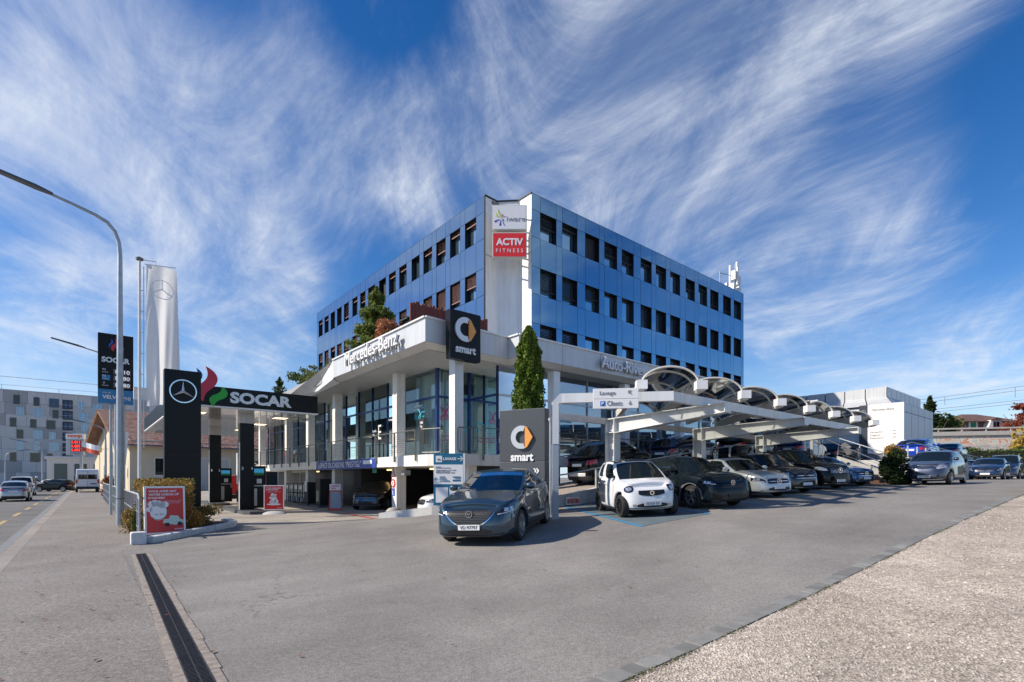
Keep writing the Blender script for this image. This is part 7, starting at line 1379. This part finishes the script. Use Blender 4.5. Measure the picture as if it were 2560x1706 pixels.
for x_0, x_1, y_0, y_1, k in APW:
    (a, Ya), (a2, Yb) = apray(x_0), apray(x_1); Ym = (Ya+Yb)/2; zh = HC+(1193-940-y_0/4.48)/1280*Ym; zl_ = HC+(1193-940-y_1/4.48)/1280*Ym
    o = obj('window', MB(ao).box(a, a2, 167.52, 167.64, zl_, zh), (TINT, mat('window_deep_blue', (.03, .07, .16), .1), WB)[k], ap)
    if k: obj('frame', MB(ao).box((a+a2)/2-.06, (a+a2)/2+.06, 167.44, 167.52, zl_, zh).box(a, a2, 167.44, 167.5, zl_+.8, zl_+.87).box(a-.08, a, 167.44, 167.56, zl_, zh).box(a2, a2+.08, 167.44, 167.56, zl_, zh), WHITE if k == 2 else DSTEEL, o)
LOG = mat('loggia_dark', (.02, .03, .05), .4)
for y_0, y_1 in ((272, 375), (393, 493), (515, 612), (637, 730), (755, 848), (870, 960)):
    (a, Ya), (a2, Yb) = apray(700), apray(815); Ym = (Ya+Yb)/2; zh = HC+(1193-940-y_0/4.48)/1280*Ym; zl_ = HC+(1193-940-y_1/4.48)/1280*Ym; o = obj('balcony', MB(ao).box(a, a2, 167.5, 167.63, zl_, zh), LOG, ap)
    obj('pane', MB(ao).box(a+.2*(a2-a), a+.45*(a2-a), 167.44, 167.5, zl_+.3, zh-.4).box(a+.6*(a2-a), a+.9*(a2-a), 167.44, 167.5, zl_+.3, zh-.4), mat('window_deep_blue', (.03, .07, .16), .1), o); obj('balcony_rail', MB(ao).box(a, a2, 167.36, 167.42, zl_+.95, zl_+1.02), GALV, o)
# second block to the right, behind the workshop roof
b2, bo2 = gthing('apartment_block', 'paler apartment block showing its top storeys above the tiled workshop roof', 'building', 80, 175, 0); obj('wall', MB(bo2).box(78, 150, 175, 190, 0, HC+17), PA[0], b2)
for f in range(3):
    for k in range(12): obj('window', MB(bo2).box(80+5.6*k, 82.8+5.6*k, 174.9, 175, HC+7.5+3*f, HC+9.6+3*f), TINT if (k+f) % 3 else WB, b2)
# supermarket fuel shop and its price mast
cs, cso = gthing('low_shop', 'low cream filling station shop with tall windows in front of the flats', 'building', 2, 112, 0); z1 = HC+46/1280*86
obj('wall', MB(cso).box(-4.8, 26, 112, 122, 0, z1), mat('cream_wall', (.86, .80, .70), .7), cs); obj('roof_edge', MB(cso).box(-5.1, 26.3, 111.7, 122, z1, z1+.3), WHITE, cs)
for k in range(8): obj('window', MB(cso).box(-3.9+2.5*k, -2.3+2.5*k, 111.9, 112, .3, z1-.9), mat('green_grey_glass', (.10, .13, .12), .2), cs)
c = P(189.5, 1193, 66); t = thing('price_sign', 'grey and white filling station price mast with orange top and red digits reading coop pronto', 'price sign', (c.x, c.y, 0), rad(8)); kz = 66/1280; zz = lambda py: HC+(1193-py)*kz
obj('panel', MB().box(-1.0, 1.0, -.2, .2, zz(1139), zz(1085)), mat('sign_silver', (.45, .47, .5), .4), t, bevel=.05); obj('header', MB().box(-1.04, 1.04, -.22, .22, zz(1098), zz(1085)), PWHITE, t); text('lettering', 'coop', t, (0, -.24, zz(1092)), (1, 0, 0), 1.7, .44, mat('orange_red', (.72, .12, .02), .4), bold=.05)
for k, s in enumerate(('1.411', '1.481', '1.491')): obj('digit_field', MB().box(-.45, .75, -.23, -.2, zz(1110+k*10), zz(1102+k*10)), MBLACK, t); text('digits', s, t, (.15, -.24, zz(1106+k*10)), (1, 0, 0), .95, .30, mat('lit_digits_red', (.9, .03, .02), .4, emit=(1, .03, .02), estr=2.5), bold=.03)
text('lettering', 'pronto', t, (.1, -.22, zz(1135)), (1, 0, 0), 1.2, .3, PGREY); obj('post', MB().box(.5, .8, -.1, .1, 0, zz(1139)), GALV, t)
c = P(228, 1193, 60); t = thing('flag', 'small orange and white flag leaning over the gable end', 'flag', (c.x, c.y, 3.4)); obj('orange_field', MB().grid([[(-1.1+.4*i, .1*math.sin(i*1.4), 1.3-.1*i+.5*j*.5) for j in range(3)] for i in range(6)]), mat('flag_orange', (.65, .10, .04), .7), t); obj('white_field', MB().grid([[(-1.1+.4*i, .1*math.sin(i*1.4), 1.8-.1*i+.6*j*.5) for j in range(3)] for i in range(6)]), PWHITE, t); obj('pole', MB().tube([(1.0, 0, -3.4), (1.0, 0, 2.4)], .04, 6), GALV, t)
# scooter rider far down the street
sc = P(91, 1193, 66); t = thing('scooter', 'pale motor scooter far down the street between van and crossing hatchback', 'scooter', (sc.x, sc.y, -.1), rad(100))
m = MB()
for x in (-.6, .6): obj('wheel', MB().lathe([(.0, .05), (.2, .05), (.24, 0), (.2, -.05), (0, -.05)], 16, Matrix.Translation((x, 0, .24)) @ Matrix.Rotation(rad(90), 4, 'X')), RUBBER, t)
obj('body', MB().prism([(-.75, .35), (-.75, .7), (-.1, .78), (0, .42), (.35, .4), (.45, 1.0), (.55, 1.0), (.6, .35)], -.16, .16, Matrix.Rotation(rad(90), 4, 'X')), PW, t, bevel=.03); obj('handlebar', MB().tube([(.42, -.32, 1.05), (.5, 0, 1.0), (.42, .32, 1.05)], .02, 6), TRIM, t)
pr_ = thing('person', 'rider in dark jacket and helmet sitting on the pale scooter', 'person', (sc.x, sc.y, -.1), rad(100))
vv = [(-.25, 0, .85), (-.22, 0, 1.1), (-.12, 0, 1.38), (-.05, 0, 1.52), (0, 0, 1.62), (-.1, .2, 1.36), (.1, .27, 1.15), (.38, .27, 1.06), (-.1, -.2, 1.36), (.1, -.27, 1.15), (.38, -.27, 1.06), (-.2, .12, .85), (.22, .14, .82), (.25, .14, .42), (.36, .14, .40), (-.2, -.12, .85), (.22, -.14, .82), (.25, -.14, .42), (.36, -.14, .40)]
ee = [(0, 1), (1, 2), (2, 3), (3, 4), (2, 5), (5, 6), (6, 7), (2, 8), (8, 9), (9, 10), (0, 11), (11, 12), (12, 13), (13, 14), (0, 15), (15, 16), (16, 17), (17, 18)]; rr_ = [.15, .15, .17, .06, .09, .075, .055, .04, .075, .055, .04, .1, .075, .05, .04, .1, .075, .05, .04]
me = bpy.data.meshes.new('body'); me.from_pydata(vv, ee, []); bo_ = bpy.data.objects.new('body', me); COL.objects.link(bo_); bo_.parent = pr_; md = bo_.modifiers.new('skin', 'SKIN'); 
for i, v_ in enumerate(me.skin_vertices[0].data): v_.radius = (rr_[i], rr_[i]); v_.use_root = i == 0
bo_.modifiers.new('sub', 'SUBSURF').levels = 1; me.materials.append(mat('dark_jacket', (.02, .02, .025), .8)); obj('helmet', MB().lathe([(0, -.13), (.1, -.1), (.14, 0), (.11, .1), (0, .15)], 14, Matrix.Translation((.0, 0, 1.72))), PW, pr_, smooth=True)
# ================================================================ RIGHT BACKGROUND
rw = thing('railway_wall', 'long grey concrete retaining wall with faded orange and mint graffiti', 'wall', (70, 75, 2)); off = Vector(rw.location)
p0 = P(2250, 1193, 78); p1 = P(2760, 1193, 72); dw = (p1-p0).normalized(); nw = Vector((dw.y, -dw.x, 0)); Lw_ = (p1-p0).length
def wq(mb, s0, s1, z0, z1, d=0.): mb.quad(*[p0.xy.to_3d()+dw*s+nw*d+Vector((0, 0, z)) for s, z in ((s0, z0), (s1, z0), (s1, z1), (s0, z1))])
m = MB(off); m.add([p0.xy.to_3d()+dw*s+nw*d+Vector((0, 0, z)) for s in (0, Lw_) for d in (0, -.5) for z in (1.5, HC+6.6)], [(0, 1, 3, 2), (4, 6, 7, 5), (0, 4, 5, 1), (2, 3, 7, 6), (1, 5, 7, 3)]); obj('wall', m, mat('weathered_concrete', (.40, .375, .34), .85, nscale=.7, namt=.2), rw)
m = MB(off); m.add([p0.xy.to_3d()+dw*s+nw*d+Vector((0, 0, z)) for s in (0, Lw_) for d in (.25, -.6) for z in (HC+6.15, HC+6.75)], [(0, 1, 3, 2), (4, 6, 7, 5), (0, 4, 5, 1), (2, 3, 7, 6), (1, 5, 7, 3), (0, 2, 6, 4)]); obj('coping', m, CONC, rw)
m = MB(off)
for k in range(12): a = p0.xy.to_3d()+dw*(2+3*k); m.bar(a+Vector((0, 0, HC+6.7)), a+Vector((0, 0, HC+7.25)), .12)
m.bar(p0.xy.to_3d()+Vector((0, 0, HC+7.2)), p1.xy.to_3d()+Vector((0, 0, HC+7.2)), .16, .22); obj('guard_rail', m, CONC, rw)
def graff():
    m = mat('graffiti_paint', (.6, .55, .5), .8); nt = m.node_tree; N = nt.nodes; Lk = nt.links; tc = N.new('ShaderNodeTexCoord'); mp = N.new('ShaderNodeMapping'); mp.inputs['Scale'].default_value = (.45, .45, .9); Lk.new(tc.outputs['Object'], mp.inputs[0]); n = N.new('ShaderNodeTexNoise'); n.inputs['Scale'].default_value = .9; n.inputs['Detail'].default_value = 2; n.inputs['Distortion'].default_value = 1.0; Lk.new(mp.outputs[0], n.inputs['Vector']); r = N.new('ShaderNodeValToRGB'); Lk.new(n.outputs['Fac'], r.inputs[0]); r.color_ramp.interpolation = 'CONSTANT'
    e = r.color_ramp.elements; e[0].position = 0; e[0].color = (.52, .46, .40, 1); e[1].position = .40; e[1].color = (.42, .46, .41, 1)
    for p, c in ((.46, (.62, .56, .48, 1)), (.52, (.52, .27, .18, 1)), (.57, (.62, .50, .42, 1)), (.62, (.45, .55, .50, 1)), (.68, (.30, .34, .28, 1))): x = e.new(p); x.color = c
    Lk.new(r.outputs[0], N['Principled BSDF'].inputs['Base Color']); return m
m = MB(off); wq(m, 0, Lw_, HC+4.6, HC+5.95, .02); obj('graffiti', m, graff(), rw)
bk = MB(); bk.grid([[p0.xy.to_3d()+dw*s+nw*d+Vector((0, 0, z)) for d, z in ((.0, HC+4.75), (3.0, HC+4.0), (6.0, HC+3.0), (13.5, 1.45))] for s in (0, Lw_/2, Lw_)]); struct(obj('railway_embankment', bk, ground_mat('ballast', (.22, .21, .20), (.34, .32, .31), sp=.7, spscale=9, patch=.5)))
hg = thing('hedge', 'long dark green hedge along the foot of the railway bank', 'hedge', tuple((p0+dw*15+nw*11).xy)+(1.5,)); rr = np.random.default_rng(8); n = 16000; s_ = rr.random(n)*Lw_*1.3; d_ = 9.6+rr.random(n)*2.6; zz_ = rr.random(n)**.7*(3.75+.2*np.sin(s_*.8)+.12*np.sin(s_*2.3)); zz_ = np.maximum(zz_, 0)
Pl = np.stack([p0.x+dw.x*s_+nw.x*d_-hg.location.x, p0.y+dw.y*s_+nw.y*d_-hg.location.y, zz_], 1); leaves_obj('foliage', Pl, .17, LGN, hg, seed=9); leaves_obj('foliage', Pl[::3]+.1, .15, LDK, hg, seed=10)
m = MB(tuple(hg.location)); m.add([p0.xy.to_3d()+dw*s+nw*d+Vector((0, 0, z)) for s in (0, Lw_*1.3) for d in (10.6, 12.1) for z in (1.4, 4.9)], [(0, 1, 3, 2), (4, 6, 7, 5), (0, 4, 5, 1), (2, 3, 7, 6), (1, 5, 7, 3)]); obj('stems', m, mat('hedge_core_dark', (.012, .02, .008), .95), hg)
hs = thing('villa', 'brown-roofed villa with green shutters above the railway wall', 'house', (P(2470, 1193, 95).x, 95, HC+6)); k = 95/1280; hx = lambda px: (px-2470)*k; hz_ = lambda py: (1193-py)*k-6
BRS = mat('brown_shingle', (.14, .075, .06), .8, nscale=1.2, namt=.25)
obj('wall', MB().box(hx(2407), hx(2545), 0, 9, hz_(1080), hz_(1053)), mat('brown_clad_wall', (.16, .09, .08), .8, nscale=1.5, namt=.2), hs)
m = MB(); m.add([(hx(2402), -1, hz_(1055)), (hx(2550), -1, hz_(1055)), (hx(2550), 10, hz_(1055)), (hx(2402), 10, hz_(1055)), (hx(2455), 4.5, hz_(1029)), (hx(2496), 4.5, hz_(1029))], [(0, 1, 5, 4), (1, 2, 5), (2, 3, 4, 5), (3, 0, 4), (0, 3, 2, 1)]); obj('roof', m, BRS, hs)
for px in (2432, 2521): w_ = obj('window', MB().box(hx(px-11), hx(px+11), -.12, -.02, hz_(1073), hz_(1055)), CONCW, hs); obj('shutter', MB().box(hx(px-6), hx(px+6), -.2, -.12, hz_(1071), hz_(1057)), mat('shutter_green', (.01, .26, .12), .5), w_); obj('lintel', MB().box(hx(px-12), hx(px+12), -.6, 0, hz_(1055), hz_(1053.5)), WHITE, w_)
m = MB(); m.add([(hx(2456), -1.2, hz_(1073)), (hx(2494), -1.2, hz_(1073)), (hx(2487), -1.2, hz_(1052)), (hx(2463), -1.2, hz_(1052)), (hx(2456), 1, hz_(1073)), (hx(2494), 1, hz_(1073)), (hx(2487), 1, hz_(1052)), (hx(2463), 1, hz_(1052))], [(0, 1, 2, 3), (7, 6, 5, 4), (0, 4, 5, 1), (1, 5, 6, 2), (2, 6, 7, 3), (3, 7, 4, 0)]); dm = obj('dormer', m, WHITE, hs); obj('pane', MB().box(hx(2468), hx(2474), -1.26, -1.2, hz_(1070), hz_(1057)).box(hx(2476), hx(2482), -1.26, -1.2, hz_(1070), hz_(1057)), TINT, dm)
m = MB(); m.add([(hx(2460), -1.5, hz_(1052)), (hx(2490), -1.5, hz_(1052)), (hx(2475), -1.5, hz_(1046)), (hx(2475), 3, hz_(1044))], [(0, 1, 2), (0, 2, 3), (1, 3, 2)]); obj('dormer_roof', m, BRS, hs)
g = P(2325, 1193, 82); tree('conifer', 'dark pointed conifer behind the metal-clad building', (g.x, g.y, 4), HC+195/1280*82-4, 3.2, LDK, 3500, .32, 1, 'conifer', 21)
g = P(2360, 1193, 84); tree('tree', 'olive green round tree left of the villa', (g.x, g.y, 6), HC+152/1280*84-6, 2.5, LGN, 2600, .24, 1.5, 'round', 22); g = P(2392, 1193, 120); tree('tree', 'low dark tree behind the villa, left side', (g.x, g.y, 6), HC+150/1280*120-6, 2.2, LDK, 1500, .35, 1.5, 'round', 27)
g = P(2562, 1193, 90); tree('tree', 'sparse red autumn tree at the right edge behind the villa', (g.x, g.y, 6), HC+200/1280*90-6, 3.6, LRD, 3800, .20, 2.5, 'sparse', 23); g = P(2572, 1193, 70); tree('tree', 'yellow autumn tree cut by the right edge in front of the wall', (g.x, g.y, 2), HC+130/1280*70-2, 2.6, LYE, 3000, .22, 2, 'round', 24)
g = P(2425, 1193, 44); t = thing('notice_board', 'small pale green notice board beside the hedge', 'sign', (g.x, g.y, 1.5)); obj('board', MB().box(-.25, .25, -.03, .03, 1.4, 1.85), mat('pale_green', (.50, .62, .52), .5), t); obj('post', MB().bar((0, .05, 0), (0, .05, 1.45), .05), GALV, t)
# overhead line of the railway
ow = thing('overhead_line', 'thin railway overhead wires crossing the sky at the right', 'cable', (60, 84, HC+6)); off = Vector(ow.location); m = MB(off)
for z0, z1 in ((196, 246), (188, 236), (170, 208), (163, 200)):
    a = P(2250, 1193-z0+10, 88); b = P(2700, 1193-z1, 78); m.bar(a, b, .05)
for px, u0, u1 in ((2362, 201, 180), (2538, 225, 199)): a = P(px, 1193-u0, 83); b = P(px, 1193-u1, 83); m.bar(a, b, .04)
obj('wires', m, mat('wire_grey', (.12, .12, .13), .5), ow)
# seagull-like lamp cluster reflected post on the right facade is left to the glass
for o_ in S.objects:
    if o_.type == 'MESH' and o_.parent is None and 'kind' not in o_.keys() and 'label' not in o_.keys(): o_['kind'] = 'structure'

GROUPS = {'fuel_pump': 'fuel pumps', 'pump_island': 'fuel islands', 'poster_stand': 'red poster stands', 'sign_box': 'sign boxes on the white corner', 'small_pine': 'pines on the low roof', 'boulder': 'stones at the garage entrance', 'apartment_block': 'apartment blocks',
          'railing_hoop': 'rounded railing hoops', 'terrace_railing': 'terrace railings', 'facade_lettering': 'lettering on the roof edge', 'air_station': 'cabinets outside the shop', 'bush': 'bushes', 'brand_pylon': 'brand pylons', 'tree': 'trees behind the railway wall', 'hedge': 'hedges', 'conifer': 'conifers', 'price_sign': 'fuel price masts'}
for o_ in list(S.objects):
    if o_.parent is None and 'label' in o_.keys() and 'group' not in o_.keys():
        g_ = GROUPS.get(o_.name.split('.')[0])
        if g_: o_['group'] = g_
